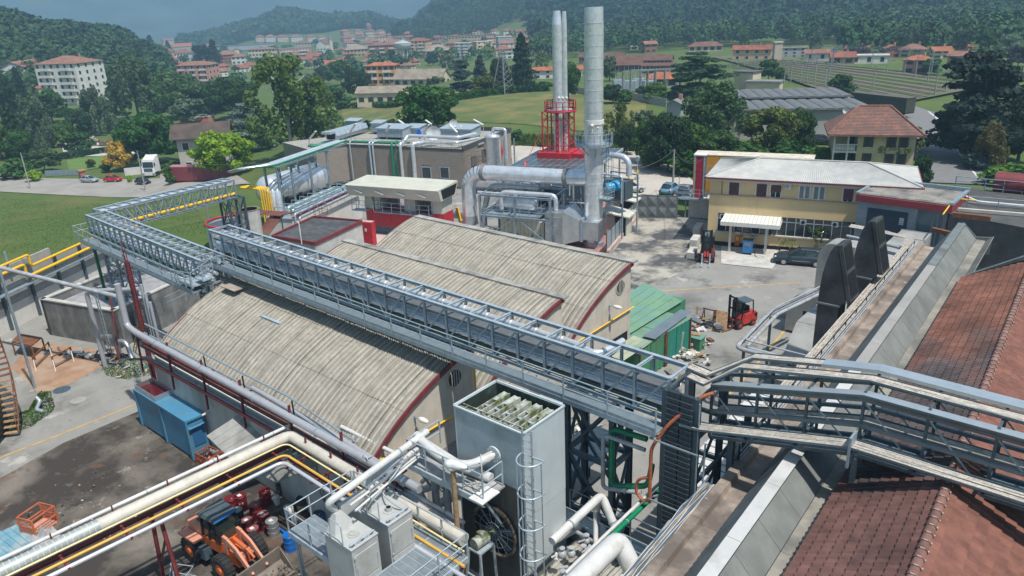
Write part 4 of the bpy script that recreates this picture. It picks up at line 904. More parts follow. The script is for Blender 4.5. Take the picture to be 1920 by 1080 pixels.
# ---- barrel-vaulted sheds
PROF=[(.05,8.02),(-.9,7.86),(-1.8,7.62),(-2.7,7.34),(-3.6,7.0),(-4.5,6.6),(-5.4,6.12),(-6.2,5.6),(-6.9,5.05),(-7.35,4.66)]
def Qd3(dy):return float(np.interp(dy,[p[0]for p in PROF][::-1],[p[1]for p in PROF][::-1]))
def corr_sheet(y0,y1,w,pitch=.177,amp=.042):
 b=_B();n=int(w/pitch*4);vs=[];m=5
 for j in _n(m+1):
  dy=y0+(y1-y0)*j/m;z=Qd3(dy)
  for i in _n(n+1):x=w*i/n;vs.append((x,dy,z+amp*_c1(2*_pi*x/pitch)))
 b.add(vs,[(j*(n+1)+i,j*(n+1)+i+1,(j+1)*(n+1)+i+1,(j+1)*(n+1)+i)for j in _n(m)for i in _n(n)][::1],True)
 b.f=[f[::-1]for f in b.f];return b
SHW=.93
Qc8={}
ROWS=[(.03,-2.45),(-2.35,-4.9),(-4.8,-7.32)]
for r,(a,c)in _w(ROWS):Qc8[r]=corr_sheet(a,c,SHW-.02).mesh('roofing_sheet',Qc7)
def shed(_a,lab,yh,x0,x1,pos):
 D=7.42;t=_T(_a,lab,'shed',(x1,yh-D,0))
 e=.18
 for nm,x in(('end_wall',x1-.25),('end_wall',x0)):
  prof=[(x,yh,0),(x,yh,Qd3(0)-.1)]+[(x,yh+p[0],p[1]-.1)for p in PROF[1:]]+[(x,yh-D,4.5),(x,yh-D,0)]
  _B().ext(prof[::-1],(.25,0,0))._b(nm,Qc9,t)
 _B().box(x0+.25,x1-.25,yh-.22,yh-.02,0,7.9)._b('back_wall',Qc9,t)
 _B().box(x0+.25,x1-.25,yh-D,yh-D+.22,0,4.5)._b('side_wall',pW,t)
 nx=int(round((x1+.1-x0)/SHW));rr=random.Random(int(yh))
 for r in _n(3):
  for i in _n(nx):
   o=_i('roofing_sheet',Qc8[r],t,(x1+.12-(i+1)*SHW,yh,.0));o.location.z+=rr.uniform(0,.014)+.03*(2-r)+(.022 if i%2 else 0)
 for x in(x1+.1,x0-.02):
  prof=[(x,yh+p[0],p[1]+.07)for p in PROF];prof2=[(x,yh+p[0],p[1]-.2)for p in PROF][::-1]
  b=_B();n=len(prof);vs=[_V(q)for q in prof+prof2];vs+=[q+_V((.09,0,0))for q in vs];m=2*n
  fs=[(i,i+1,m-2-i,m-1-i)for i in _n(n-1)];fs2=[tuple(k+m for k in f[::-1])for f in fs];side=[(i,i+m,i+m+1,i+1)for i in _n(m-1)]
  b.add(vs,fs+fs2+side)._b('verge_trim',redO,t)
 _B().box(x0-.3,x1+.35,yh-.28,yh+.3,8.06,8.16)._b('ridge_gutter',conc,t)
 if pos:
  cy,cz=pos;f=_B().cyl((x1-.03,cy,cz),(x1+.05,cy,cz),.52,n=24)._b('round_window',mat('window_ring',(.5,.42,.33),.9)if 'window_ring'not in MS else MS['window_ring'],t)
  _B().cyl((x1+.05,cy,cz),(x1+.06,cy,cz),.44,n=24)._b('pane',bP,f)
  b=_B()
  for k in(-.25,-.08,.09,.26):h=_m.sqrt(.42**2-k*k);b._e((x1+.08,cy+k,cz-h),(x1+.08,cy+k,cz+h),.05,.035)
  b._b('window_bars',Qa3,f)
  _B().box(x1,x1+.03,yh-D+.1,yh-.1,4.62,4.68)._b('string_course',Qa3,t)
 return t
p=AX(1164,538,-23.95)
s1=shed('barrel_shed','vaulted shed farthest from the pipe bridge, with the lamp on its gable',39.55,-43.9,-24,(p.y,p.z))
s2=shed('barrel_shed','middle vaulted shed half hidden behind the pipe bridge',32.0,-43.6,-24,(29.9,6.3))
p=AX(853,709,-23.95)
s3=shed('barrel_shed','front vaulted shed with the pipe bridge shadow across its roof',24.5,-44.2,-24,(p.y,p.z))
q=A(475+5,505+100,7.0)
c=A(510,608,6.9);_B().box(c.x-1.0,c.x+1.0,c.y-.12,c.y+.06,Qd3(c.y-24.5)+.05,Qd3(c.y-24.5)+.12)._b('skylight_strip',mat('pale_blue_sheet',(.32,.42,.48),.5),s3)
c=A(442,543,7.6);_B().box(c.x-.8,c.x+.8,c.y-.55,c.y+.4,7.80,7.85)._b('patch_sheet',mat('brown_patch_sheet',(.30,.26,.21),.9),s3)
_B().box(-24,-23.96,37.0,39.2,0,3.3)._b('door',bP,s1);_B().box(-24,-23.96,33.2,35.4,.6,3.4)._b('window',Qa2,s1)
_B().box(-24,-23.96,20.6,23.2,0,3.2)._b('door',mat('grey_door',(.25,.26,.26),.6),s3);_B().box(-24,-23.96,27,30.6,0,3.4)._b('door',mat('dirty_door',(.2,.19,.17),.7),s2)
t=_T('gas_pipe','thin yellow gas pipe sloping along the shed gables','pipe',(-23.8,17,4.7))
_B().tube([(-23.86,17.2,4.72),(-23.86,24.2,4.78)],.045,8)._b('pipe',yelP,t);_B().tube([(-23.86,32.5,4.72),(-23.86,39.8,4.86)],.045,8)._b('pipe',yelP,t);_B().tube([(-23.8,24.3,8),(-23.8,24.3,1.)],.05,8)._b('pipe',yelP,t)
def Qe1(p,lab):
 t=_T('wall_lamp',lab,'lamp',p);_B().tube([p,p+_V((.35,0,.08))],.03,6)._b('arm',galv,t);_B().box(p.x,p.x+.02,p.y-.06,p.y+.06,p.z-.35,p.z+.1)._b('bracket',galv,t)
 _B().sph(p+_V((.62,0,.08)),.2,12,8,sx=1.7,sy=.75,sz=.6)._b('lamp_head',pW,t)
Qe1(AX(1142,574,-24),'grey street lamp on the gable of the farthest vaulted shed');Qe1(AX(777,783,-24),'grey street lamp on the gable of the front vaulted shed')
t=_T('site_hut','small pale hut with glazed door below the pipe bridge','hut',(-22.5,28,0));_B().box(-23.9,-21.9,26.8,29.6,0,2.6)._b('wall',pW,t);_B().box(-24,-21.7,26.6,29.8,2.6,2.72)._b('roof',gL,t)
for k in _n(4):_B().box(-21.9,-21.86,27+k*.6,27.5+k*.6,1.0,2.3)._b('window',Qb6,t)
# ---- office building
AO=R_(16.3)
PO=Qa1(A(1325,458),AO)
L_off=PO.sz(1730,400)[0]
def office():
 t=_T('office_building','yellow two-storey office building with white corrugated hipped roof','office',PO.pt(0,0));W=18.3;D=8.2;z1=5.25;H=7.05
 b=_B();s0,za=PO.sz(1346,397);s1=16.4;zb=PO.sz(1346,434)[1]+.1;za=za-.1
 PO._x(b,0,W,-.25,0,.45,zb);PO._x(b,0,s0,-.25,0,zb,za);PO._x(b,0,W,-.25,0,za,H);PO._x(b,0,.25,-D,-.25,0,H);PO._x(b,W-.25,W,-D,-.25,0,H);PO._x(b,.25,W-.25,-D,-D+.25,0,H)
 b._b('wall',yelW,t)
 b=_B();PO._x(b,.05,W,-.2,-.06,0,.449);b._b('plinth',bP,t)
 PO._x(_B(),-.08,W,0,.14,z1,z1+.09)._b('ledge',mat('pink_ledge',(.42,.28,.24),.8),t)
 PO._x(_B(),s0-.1,W,0,.16,zb-.12,zb)._b('sill',Qa3,t)
 zm=zb+(za-zb)*.74;n=21;ws=(W-s0-.1)/n
 for i in _n(n):
  a0=s0+i*ws;
  f=PO._x(PO._x(_B(),a0,a0+.07,-.14,-.02,zb,za),a0+.07,a0+ws,-.13,-.04,zm-.03,zm+.03)._b('window_frame',frM if False else gL,t)
  PO._x(_B(),a0+.07,a0+ws,-.1,-.08,zb,zm-.03)._b('pane',Qa2,f);PO._x(_B(),a0+.07,a0+ws,-.1,-.08,zm+.03,za)._b('pane',Qa2,f)
 for(ua,ub,kind)in[(1367.5,1386,'shut'),(1419,1438,'shut'),(1446,1465,'half'),(1500,1519,'curt'),(1527,1547,'curt'),(1583,1602,'red')]:
  a0=PO.sz(ua,350)[0];a1=PO.sz(ub,350)[0];zt_=6.62
  f=PO._x(_B(),a0-.1,a1+.1,-.02,.03,z1+.1,zt_+.08)._b('window',frM,t)
  if kind in('shut','half','red'):
   zz=z1+.12 if kind=='shut'else(z1+.62 if kind=='half'else z1+.3);b=_B();k=0;z=zz
   while z<zt_-.04:PO._x(b,a0,a1,.032,.052,z,z+.055);z+=.065
   b._b('roller_shutter',rustP if kind!='red'else mat('maroon_shutter',(.13,.03,.05),.6),f)
   if kind!='shut':PO._x(_B(),a0+.04,a1-.04,.031,.036,z1+.14,zz-.02)._b('pane',Qa2,f);PO._x(_B(),(a0+a1)/2-.04,(a0+a1)/2+.04,.037,.05,z1+.14,zz-.02)._b('mullion',frM,f)
  else:
   m=(a0+a1)/2
   for x0,x1_ in((a0+.02,m-.07),(m+.07,a1-.02)):PO._x(_B(),x0,x1_,.031,.036,z1+.2,zt_-.02)._b('pane',Qb6,f)
 e=.45;z=H+.05;c=[PO.pt(-e,z,e),PO.pt(W+e,z,e),PO.pt(W+e,z,-D-e),PO.pt(-e,z,-D-e)];k0,k1=PO.pt(4.2,z+1.15,-D/2),PO.pt(W-4.2,z+1.15,-D/2)
 rm=mat('white_fibre_sheet',(.42,.42,.40),.85,0,.12,1.2,.3,25,_d=(.34,.35,.35),_2=.8,_0=.45,_1=.75,_z=[(4.,.66,.7,(.3,.3,.29))])
 def corr(a,b2,c2,d2,n,nm):
  m=_B();N=n*2
  for i in _n(N):
   f0,f1=i/N,(i+1)/N;u0=_Z(.035 if i%2 else 0);u1=_Z(0 if i%2 else.035);m.add([a.lerp(b2,f0)+u0,a.lerp(b2,f1)+u1,d2.lerp(c2,f1)+u1,d2.lerp(c2,f0)+u0],[(0,1,2,3)])
  return m._b(nm,rm,t)
 r=corr(c[0],c[1],k1,k0,90,'roof_slope');corr(c[1],c[2],k1,k1,40,'roof_slope');corr(c[2],c[3],k0,k1,90,'roof_slope');corr(c[3],c[0],k0,k0,40,'roof_slope')
 b=_B();
 for a,q in((c[0],k0),(c[1],k1),(k0,k1),(c[2],k1),(c[3],k0)):b.tube([a+_Z(.06),q+_Z(.06)],.08,6)
 b._b('ridge_cap',rm,t)
 b=_B();PO._x(b,-e,W+e,-.02+e,e+.12,z-.14,z-.02);PO._x(b,-e-.12,-e,-D-e,e+.12,z-.14,z-.02);PO._x(b,W+e,W+e+.12,-D-e,e+.12,z-.14,z-.02);PO._x(b,-e,W+e,-D-e-.12,-D-e,z-.14,z-.02);b._b('gutter',redO,t)
 PO._x(_B(),-e,W+e,-D-e,e-.03,z-.3,z-.15)._b('eaves_board',pW,t)
 s=PO.sz(1354,350)[0];_B().tube([PO.pt(s,H,.06),PO.pt(s,5.3,.06)],.04,6)._b('downpipe',mat('downpipe_brown',(.25,.17,.1),.7),t)
 for u in(1355,1507,1567):s=PO.sz(u,405)[0];f=PO._x(_B(),s-.3,s+.3,-.05,.0,za-.62,za-.1)._b('vent_fan',gL,t);_B().cyl(PO.pt(s,za-.36,.0),PO.pt(s,za-.36,.02),.18,n=12)._b('fan_hole',bP,f)
 s0_,z0_=PO.sz(1472,353);s1_,z1_=PO.sz(1485,343)
 a=_T('air_conditioner','white air conditioner box on the yellow upper wall','air conditioner',PO.pt(s0_,z0_,.2));PO._x(_B(),s0_,s1_,.04,.38,z0_,z1_)._b('case',pW,a);_B().cyl(PO.pt((s0_+s1_)/2-.08,(z0_+z1_)/2,.38),PO.pt((s0_+s1_)/2-.08,(z0_+z1_)/2,.4),.2,n=16)._b('fan_grille',galv,a)
 s,z=PO.sz(1383,448);a=_T('extinguisher_cabinet','red and yellow extinguisher cabinet on the wall behind the canopy','extinguisher',PO.pt(s,z-.6,.1));PO._x(_B(),s-.22,s+.22,.01,.25,z-.65,z+.55)._b('case',mat('orange_case',(.55,.12,.02),.5),a);PO._x(_B(),s-.12,s+.12,.252,.27,z-.1,z+.3)._b('label_plate',yelP,a);PO._x(_B(),s-.24,s+.24,.0,.28,z+.56,z+.8)._b('hood',gL,a)
 s,z=PO.sz(1391,441);a=PO._x(_B(),s-.13,s+.13,.01,.03,z-.15,z+.15)._b('safety_sign',redP);_g(a,'little red and white safety sign beside the extinguisher cabinet','sign')
 PO._x(_B(),s-.05,s+.05,.031,.035,z-.08,z+.1)._b('pictogram',frM,a)
 for u in(1410,1417):s,z=PO.sz(u,444);a=_B().cyl(PO.pt(s,z,.01),PO.pt(s,z,.2),.17,n=14)._b('wall_vent',Qa3,t)
office()
pA,pB=A(1367,472),A(1434,478);ang=_a2(pB.y-pA.y,pB.x-pA.x);PC=Qa1(pA,AO);L=(pB-pA).length;hC=HZ(pA,420)
t=_T('canopy','white corrugated canopy on two posts over the blue fuel pump','canopy',pA)
_M('post',t,pA,pA+_Z(hC),.2,.2,pW);_M('post',t,pB,pB+_Z(hC),.2,.2,pW)
m=mat('white_sheet_metal',(.66,.65,.61),.5,0,.05,1.,_d=(.5,.48,.42),_2=.8,_0=.55,_1=.8)
n=15;a0,a1=-.9,L+1.15;zf,zbk=hC-.05,hC+.42
for i in _n(n):
 x0=a0+(a1-a0)*i/n;x1=a0+(a1-a0)*(i+1)/n-.03;b=_B()
 b.add([PC.pt(x0,zf+.32,.5),PC.pt(x1,zf+.32,.5),PC.pt(x1,zbk+.3,-3.1),PC.pt(x0,zbk+.3,-3.1),PC.pt(x0,zf+.24,.5),PC.pt(x1,zf+.24,.5),PC.pt(x1,zbk+.22,-3.1),PC.pt(x0,zbk+.22,-3.1)],[(0,1,2,3),(7,6,5,4),(0,4,5,1),(1,5,6,2),(2,6,7,3),(3,7,4,0)]);b._b('roof_panel',m,t)
b=_B();PC._x(b,a0,a1,.5,.56,zf,zf+.4);PC._x(b,a0-.05,a0,-3.1,.56,zf+.02,zf+.4);PC._x(b,a1,a1+.05,-3.1,.56,zf+.02,zf+.4);b._b('fascia',m,t)
p=A(1401,477);t=_T('fuel_pump','blue fuel pump standing under the white canopy','fuel pump',p,AO);_B().box(-.45,.45,-.28,.28,.25,1.5)._b('case',mat('pump_blue',(.02,.16,.42),.4),t,True);_B().box(-.4,.4,-.25,.25,0,.25)._b('base',bP,t,True);_B().box(-.3,.3,-.29,-.281,.95,1.3)._b('display',Qb6,t,True);_B().box(-.47,.47,-.3,.3,1.5,1.56)._b('top',bP,t,True)
_B().tube([(.42,-.2,1.2),(.75,-.3,.9),(.7,-.4,.2),(1.0,-.8,.04),(1.5,-.9,.04),(1.7,-.5,.04),(1.2,-.3,.04)],.03,6,_y=.2)._b('hose',blkR,t,True)
# ---- blue-grey building
BP=Qa1((-18.75,69.3),R_(-1.5));BW=7.2
def bluebld():
 t=_T('workshop_building','grey building with red fascia and large dark blue door beside the office','building',BP.pt(0,0));stucco=mat('grey_stucco',(.21,.25,.28),.95,0,.2,.8,.4,30);H=6.3;D=5.4
 b=_B();s1=PBs(1717,420)[0]
 BP._x(b,0,s1,-D,0,0,H);BP._x(b,s1,BW,-D,-.15,0,H);b._b('wall',stucco,t)
 b=_B();BP._x(b,-.15,BW+.1,0,.2,H-.02,H+.55);BP._x(b,BW+.1,BW+.3,-D,.2,H-.02,H+.55);b._b('fascia',redP if False else mat('red_fascia',(.23,.025,.035),.6,0,.15,1.),t)
 b=_B();BP._x(b,-.15,BW+.3,-D,0,H+.56,H+.66);b._b('roof',mat('dirty_flat_roof',(.25,.235,.21),.9,0,.25,.7,.3,20,_d=(.11,.105,.10),_2=.6,_0=.45,_1=.65),t)
 b=_B();BP._x(b,-.2,BW+.35,-D-.1,-D+.15,H+.66,H+1.0);BP._x(b,-.2,.05,-D+.15,.2,H+.66,H+.8);BP._x(b,BW+.05,BW+.35,-D+.15,.2,H+.66,H+.85);b._b('parapet',galv,t)
 for k in _n(5):a=.3+k*1.4;BP._x(_B(),a,a+1.3,-D+.3,-.2,H+.662,H+.69+.01*(k%2))._b('roofing_sheet',MS['dirty_flat_roof'],t)
 s0,z0=PBs(1622,430);s1_,z1=PBs(1703,402);z0=3.2;z1=PBs(1622,388)[1]
 d=mat('dark_blue_door',(.012,.035,.06),.5,0,.2,2.)
 f=BP._x(_B(),s0,s1_,0,.06,2.8,z1)._b('door',d,t)
 for k in _n(5):BP._x(_B(),s0+.05,s1_-.05,.061,.08,z1-.12-k*.09,z1-.07-k*.09)._b('door_rib',d,f)
 sa,za=PBs(1685,421);sb,zb=PBs(1696,409);f=BP._x(_B(),sa,sb,.062,.09,za,zb)._b('vent',galv,t)
 for k in _n(4):z=za+(zb-za)*(k+.3)/4;BP._x(_B(),sa+.04,sb-.04,.091,.1,z,z+(zb-za)*.13)._b('louver',frM,f)
 for(ua,ub)in((1722,1749),(1752,1758),(1761,1768)):
  a,_=PBs(ua,400);c,_=PBs(ub,400);BP._x(_B(),a,c,-.15,-.12,2.5,H-.1)._b('window',mat('greyblue_pane',(.08,.12,.14),.25,0,.2,1.)if 'greyblue_pane'not in MS else MS['greyblue_pane'],t)
 a,_=PBs(1722,400);c,_=PBs(1749,400);BP._x(_B(),a,c,-.119,-.1,4.3,4.4)._b('mullion',d,t)
def PBs(u,v):return BP.sz(u,v)
bluebld()
# ---- gate, guard huts, fences, red tower
pa,pb=A(1195,408),A(1269,410);PG=Qa1(pa,_a2(pb.y-pa.y,pb.x-pa.x));Lg=(pb-pa).length;hg=HZ(pa,366)
t=_T('sliding_gate','grey steel gate of pyramid-pressed panels closing the yard','gate',pa);n=4;gm=mat('gate_grey',(.17,.19,.20),.6,.3,.15,2.)
for i in _n(n):
 for j in _n(2):
  a0,a1=Lg*i/n+.03,Lg*(i+1)/n-.03;z0,z1=.1+(hg-.1)*j/2+.03,.1+(hg-.1)*(j+1)/2-.03
  c=[PG.pt(a0,z0),PG.pt(a1,z0),PG.pt(a1,z1),PG.pt(a0,z1),PG.pt((a0+a1)/2,(z0+z1)/2,.16)];c+=[PG.pt(a0,z0,-.05),PG.pt(a1,z0,-.05),PG.pt(a1,z1,-.05),PG.pt(a0,z1,-.05)]
  _B().add(c,[(0,1,4),(1,2,4),(2,3,4),(3,0,4),(8,7,6,5)])._b('panel',gm,t)
b=_B()
for i in _n(n+1):b._e(PG.pt(Lg*i/n,0),PG.pt(Lg*i/n,hg),.07,.1)
for z in(.1,hg/2+.05,hg):b._e(PG.pt(0,z),PG.pt(Lg,z),.08,.07)
b._b('frame',gm,t)
q0,q1=A(1137,476),A(1196,404);t=_T('panel_fence','grey mesh fence on a low pink kerb between huts and yard','fence',q0);pk=mat('pink_kerb',(.45,.33,.29),.9)
_B()._o(q0,q1-q0,_V((.25,.1,0)),(0,0,.35))._b('kerb',pk,t);n=8
for i in _n(n):
 a,b2=_l(q0,q1,i/n),_l(q0,q1,(i+.93)/n);a.z=b2.z=1.2;_M('panel',t,a,b2,.05,1.6,galv);a.z=.3;_M('post',t,a,a+_Z(1.9),.08,.08,sD)
poly('red_paving',[A(1040,470),A(1137,478),A(1196,405),A(1165,375),A(1130,380)],mat('red_paving_paint',(.36,.16,.13),.85,0,.15,.8,.15,20),.018)
hutw=mat('hut_panel',(.50,.49,.43),.7,0,.06,1.);
def hut(u,v,w,d,h,lab,dark):
 p=A(u,v);t=_T('guard_hut',lab,'hut',p,AO);b=_B()
 _B().box(-w/2,-w/2+.1,-d/2,d/2,0,h).box(w/2-.1,w/2,-d/2,d/2,0,h-.3).box(-w/2+.1,w/2-.1,d/2-.1,d/2,0,h-.1).box(-w/2+.1,0,-d/2,-d/2+.1,0,h-.1)._b('wall',hutw,t,True)
 _B().add([(-w/2-.3,-d/2-.35,h+.05),(w/2+.4,-d/2-.35,h-.42),(w/2+.4,d/2+.3,h-.42),(-w/2-.3,d/2+.3,h+.05),(-w/2-.3,-d/2-.35,h+.2),(w/2+.4,-d/2-.35,h-.27),(w/2+.4,d/2+.3,h-.27),(-w/2-.3,d/2+.3,h+.2)],[(0,3,2,1),(4,5,6,7),(0,1,5,4),(1,2,6,5),(2,3,7,6),(3,0,4,7)])._b('roof',mat('hut_roof',(.55,.54,.47),.6)if 'hut_roof'not in MS else MS['hut_roof'],t,True)
 _B().box(.15,w/2-.2,-d/2+.12,-d/2+.17,.1,h-.55)._b('door',bP,t,True)
hut(1168,408,3.2,2.6,2.7,'pale cream kiosk nearest the tall chimney',1);hut(1158,436,2.6,2.2,2.5,'pale cream kiosk with open dark doorway below the other kiosk',1)
def person(p,h,ang,lab,top,bottom,lean=0,arm=0):
 t=_T('person',lab,'person',p,ang);m=bpy.data.meshes.new('body');s=h/1.75
 V=[(0,0,.98),(0,0,1.2),(0,.0,1.42),(0,0,1.52),(0,-.01,1.62),(.19,0,1.42),(.25,.0,1.15),(.24,-.16-arm,.98+arm),(-.19,0,1.42),(-.25,0,1.15),(-.22,-.14,.98),(.1,0,.95),(.11,-.02,.5),(.11,.03,.08),(.11,-.12,.04),(-.1,0,.95),(-.11,.05,.5),(-.11,.06,.08),(-.11,-.09,.04),(0,0,1.72)]
 E=[(0,1),(1,2),(2,3),(3,4),(4,19),(2,5),(5,6),(6,7),(2,8),(8,9),(9,10),(0,11),(11,12),(12,13),(13,14),(0,15),(15,16),(16,17),(17,18)]
 rad=[.15,.135,.16,.06,.095,.075,.052,.04,.075,.052,.04,.1,.07,.045,.04,.1,.07,.045,.04,.07]
 m.from_pydata([(x*s,y*s,z*s)for x,y,z in V],E,[]);o=bpy.data.objects.new('body',m);COL.objects.link(o);o.parent=t
 mod=o.modifiers.new('skin','SKIN');sv=m.skin_vertices[0].data
 for i,r in _w(rad):sv[i].radius=(r*s,r*s*.8)
 sv[0].use_root=True;o.modifiers.new('sub','SUBSURF').levels=1
 pm=mat('clothes',(.1,.1,.1),.9)if 'clothes'not in MS else MS['clothes'];g=pm
 mm=bpy.data.materials.new('person_cloth');mm.use_nodes=True;nt=mm.node_tree;ge=nt.nodes.new('ShaderNodeTexCoord');sp=nt.nodes.new('ShaderNodeSeparateXYZ');nt.links.new(ge.outputs['Object'],sp.inputs[0]);cr=nt.nodes.new('ShaderNodeValToRGB');cr.color_ramp.interpolation='CONSTANT'
 cr.color_ramp.elements[0].color=(*bottom,1);e=cr.color_ramp.elements.new(.97/2);e.color=(*top,1);e=cr.color_ramp.elements.new(1.5*s/2);e.color=(.38,.2,.13,1);cr.color_ramp.elements[-1].color=(.03,.02,.015,1);cr.color_ramp.elements[-1].position=1.68*s/2
 dv=nt.nodes.new('ShaderNodeMath');dv.operation='DIVIDE';dv.inputs[1].default_value=2;nt.links.new(sp.outputs[2],dv.inputs[0]);nt.links.new(dv.outputs[0],cr.inputs[0]);nt.links.new(cr.outputs[0],nt.nodes['Principled BSDF'].inputs['Base Color']);m.materials.append(mm)
 return t
person(A(1171,410),1.75,2.2,'person in white top and dark trousers standing by the kiosks',(.55,.55,.55),(.02,.025,.04),arm=.1)
p=A(1307,408);PT=Qa1(p,AO);t=_T('lift_tower','tall red and grey lift shaft beside the yellow office','tower',p);hT=HZ(p,292);hb=2.3
PT._x(_B(),-1.0,2.0,-3,.15,0,hb)._b('base',Qa3,t);f=PT._x(_B(),-.55,.55,-1.2,.0,hb,hT)._b('shaft',sD,t)
PT._x(_B(),-.4,.4,.001,.04,hb+.05,hb+2.9)._b('red_panel',mat('deep_red_panel',(.33,.01,.03),.5),t);PT._x(_B(),-.4,.4,.001,.04,hb+2.96,hT-.15)._b('red_panel',MS['deep_red_panel'],t)
b=_B();PT._x(b,-.58,-.42,-.02,.08,hb,hT);PT._x(b,.42,.58,-.02,.08,hb,hT);b._b('frame',galv,t);PT._x(_B(),-.7,.7,-1.3,.12,hT,hT+.12)._b('cap',pW,t)
_R('railing',t,[PT.pt(-2.3,hb+.1,.6),PT.pt(1.9,hb+.1,.6)],1.0,.9,galv);PT._x(_B(),-2.4,1.95,-.0+.16,.75,hb-.1,hb+.08)._b('walkway',galv,t)
PT._x(_B(),.7,2.0,-2.5,-.2,hb+2.6,hb+2.7)._b('bridge_floor',galv,t);_R('railing',t,[PT.pt(.7,hb+2.7,-.2),PT.pt(1.9,hb+2.7,-.2)],1.0,.4,galv)
for k in _n(6):z=hb-.35*k;PT._x(_B(),-2.4-.0,-1.1,.1-.3*k-1.2,.38-.3*k-1.2,z+1.2,z+1.25)._b('step',gL,t)
for k in(-2.3,-1.3):_M('post',t,PT.pt(k,0,.4),PT.pt(k,hb,.4),.09,.09,galv)
_R('railing',t,[PT.pt(-2.4,hb+1.2,-1.0),PT.pt(-2.4,hb+.1,.6)],1.0,.9,galv)
t=_T('low_wall','stepped concrete wall beside the parked black forklift','wall',A(1312,450));
for k in _n(3):a=A(1318-k*5,440+k*17);_B()._o(a,_V((-.7,-.2,0)),PT.n*2.0,(0,0,1.3-.35*k))._b('block',Qa3,t)
# ---- chimneys
CH=A(1113,460)
def chimney():
 p=CH;t=_T('chimney','thick stainless steel chimney with round platform, the taller of the two','chimney',p);H=HZ(p,13);r=.93
 b=_B();z=.4;k=0
 zs=[.5]
 while zs[-1]<H-1.4:zs.append(zs[-1]+1.02)
 for i in _n(len(zs)-1):_B().tube([p+_Z(zs[i]),p+_Z(zs[i+1]-.0)],[r,r],36,cap=False)._b('flue_section',alu,t)
 b=_B()
 for z in zs:b.tube([p+_Z(z-.03),p+_Z(z+.03)],[r+.02,r+.02],36)
 b._b('band',alu,t,kind='stuff')
 _B().tube([p+_Z(zs[-1]),p+_Z(H)],[r*.985,r*.94],36,cap=False).tube([p+_Z(zs[-1]),p+_Z(H)],[r*.97,r*.92],36,cap=False)._b('top_section',alu,t)
 _B().cyl(p,p+_Z(.5),r+.1,n=36)._b('base_ring',galv,t)
 zr=HZ(p,228);_B().cyl(p+_Z(zr-.2),p+_Z(zr+.2),r+.07,n=36)._b('white_ring',pW,t)
 zp=HZ(p,270);R=1.85;b=_B();n=24
 vs=[];
 for zz in(zp,zp-.12):
  for q in(r+.02,R):
   for k in _n(n):a=2*_pi*k/n;vs.append((p.x+q*_c1(a),p.y+q*_s1(a),zz))
 fs=[]
 for k in _n(n):j=(k+1)%n;fs+=[(k,n+k,n+j,j),(2*n+k,2*n+j,3*n+j,3*n+k),(n+k,3*n+k,3*n+j,n+j),(k,j,2*n+j,2*n+k)]
 b.add(vs,fs);f=b._b('platform',galv,t)
 pts=[p+_V((R*_c1(a),R*_s1(a),zp-p.z))for a in _n1(0,2*_pi,21)];_R('railing',t,pts,1.1,.6,galv,.025,(1.,.55),.2)
 b=_B()
 for k in _n(8):a=k*_pi/4;b._e(p+_V((R*.95*_c1(a),R*.95*_s1(a),zp-.15)),p+_V((r*_c1(a),r*_s1(a),zp-1.0)),.07,.07)
 b._b('bracket',galv,t,kind='stuff')
 a=R_(35)-.0;c=p+_V((1.25*_c1(a),1.25*_s1(a),0));tt=_V((-_s1(a),_c1(a),0));b=_B()
 for s in(-.22,.22):b._e(c+tt*s+_Z(2.5),c+tt*s+_Z(zp+1),.05,.05)
 z=2.6
 while z<zp:b._e(c-tt*.22+_Z(z),c+tt*.22+_Z(z),.025,.025);z+=.3
 b._b('ladder',galv,t);b=_B();o=_V((_c1(a),_s1(a),0))
 z=3.5
 hoop=lambda z:[c+tt*(.38*_c1(f))+o*(.7*_s1(f))+_Z(z)for f in _n1(0,_pi,8)]
 while z<zp:b.tube(hoop(z),.018,5,cap=False);z+=.9
 for f in _n1(.3,_pi-.3,5):q=c+tt*(.38*_c1(f))+o*(.7*_s1(f));b._e(q+_Z(3.5),q+_Z(zp),.02,.03)
 b._b('ladder_cage',galv,t)
 zq=HZ(p,370);o2=_V((_c1(R_(10)),_s1(R_(10)),0));c2=p+o2*1.35+_Z(zq);_B()._o(c2-_V((.5,.6,0)),(1.1,0,0),(0,1.2,0),(0,0,.08))._b('rest_platform',galv,t);_R('railing',t,[c2+_V((-.5,-.6,.08)),c2+_V((.6,-.6,.08)),c2+_V((.6,.6,.08)),c2+_V((-.5,.6,.08))],1.1,.6,galv)
 for(u,v,s)in((1110,236,.28),(1121,240,.16)):q=AY(u,v,p.y-r-.15);_B().sph(q,s*.7,8,6).cyl(q,q-_Z(s*2.2),.06,n=6)._b('instrument',pW,t)
 _B().box(p.x+.2,p.x+.9,p.y-1.25,p.y-.75,.7,1.5)._b('inspection_hatch',gL,t)
chimney()
ZR=5.0
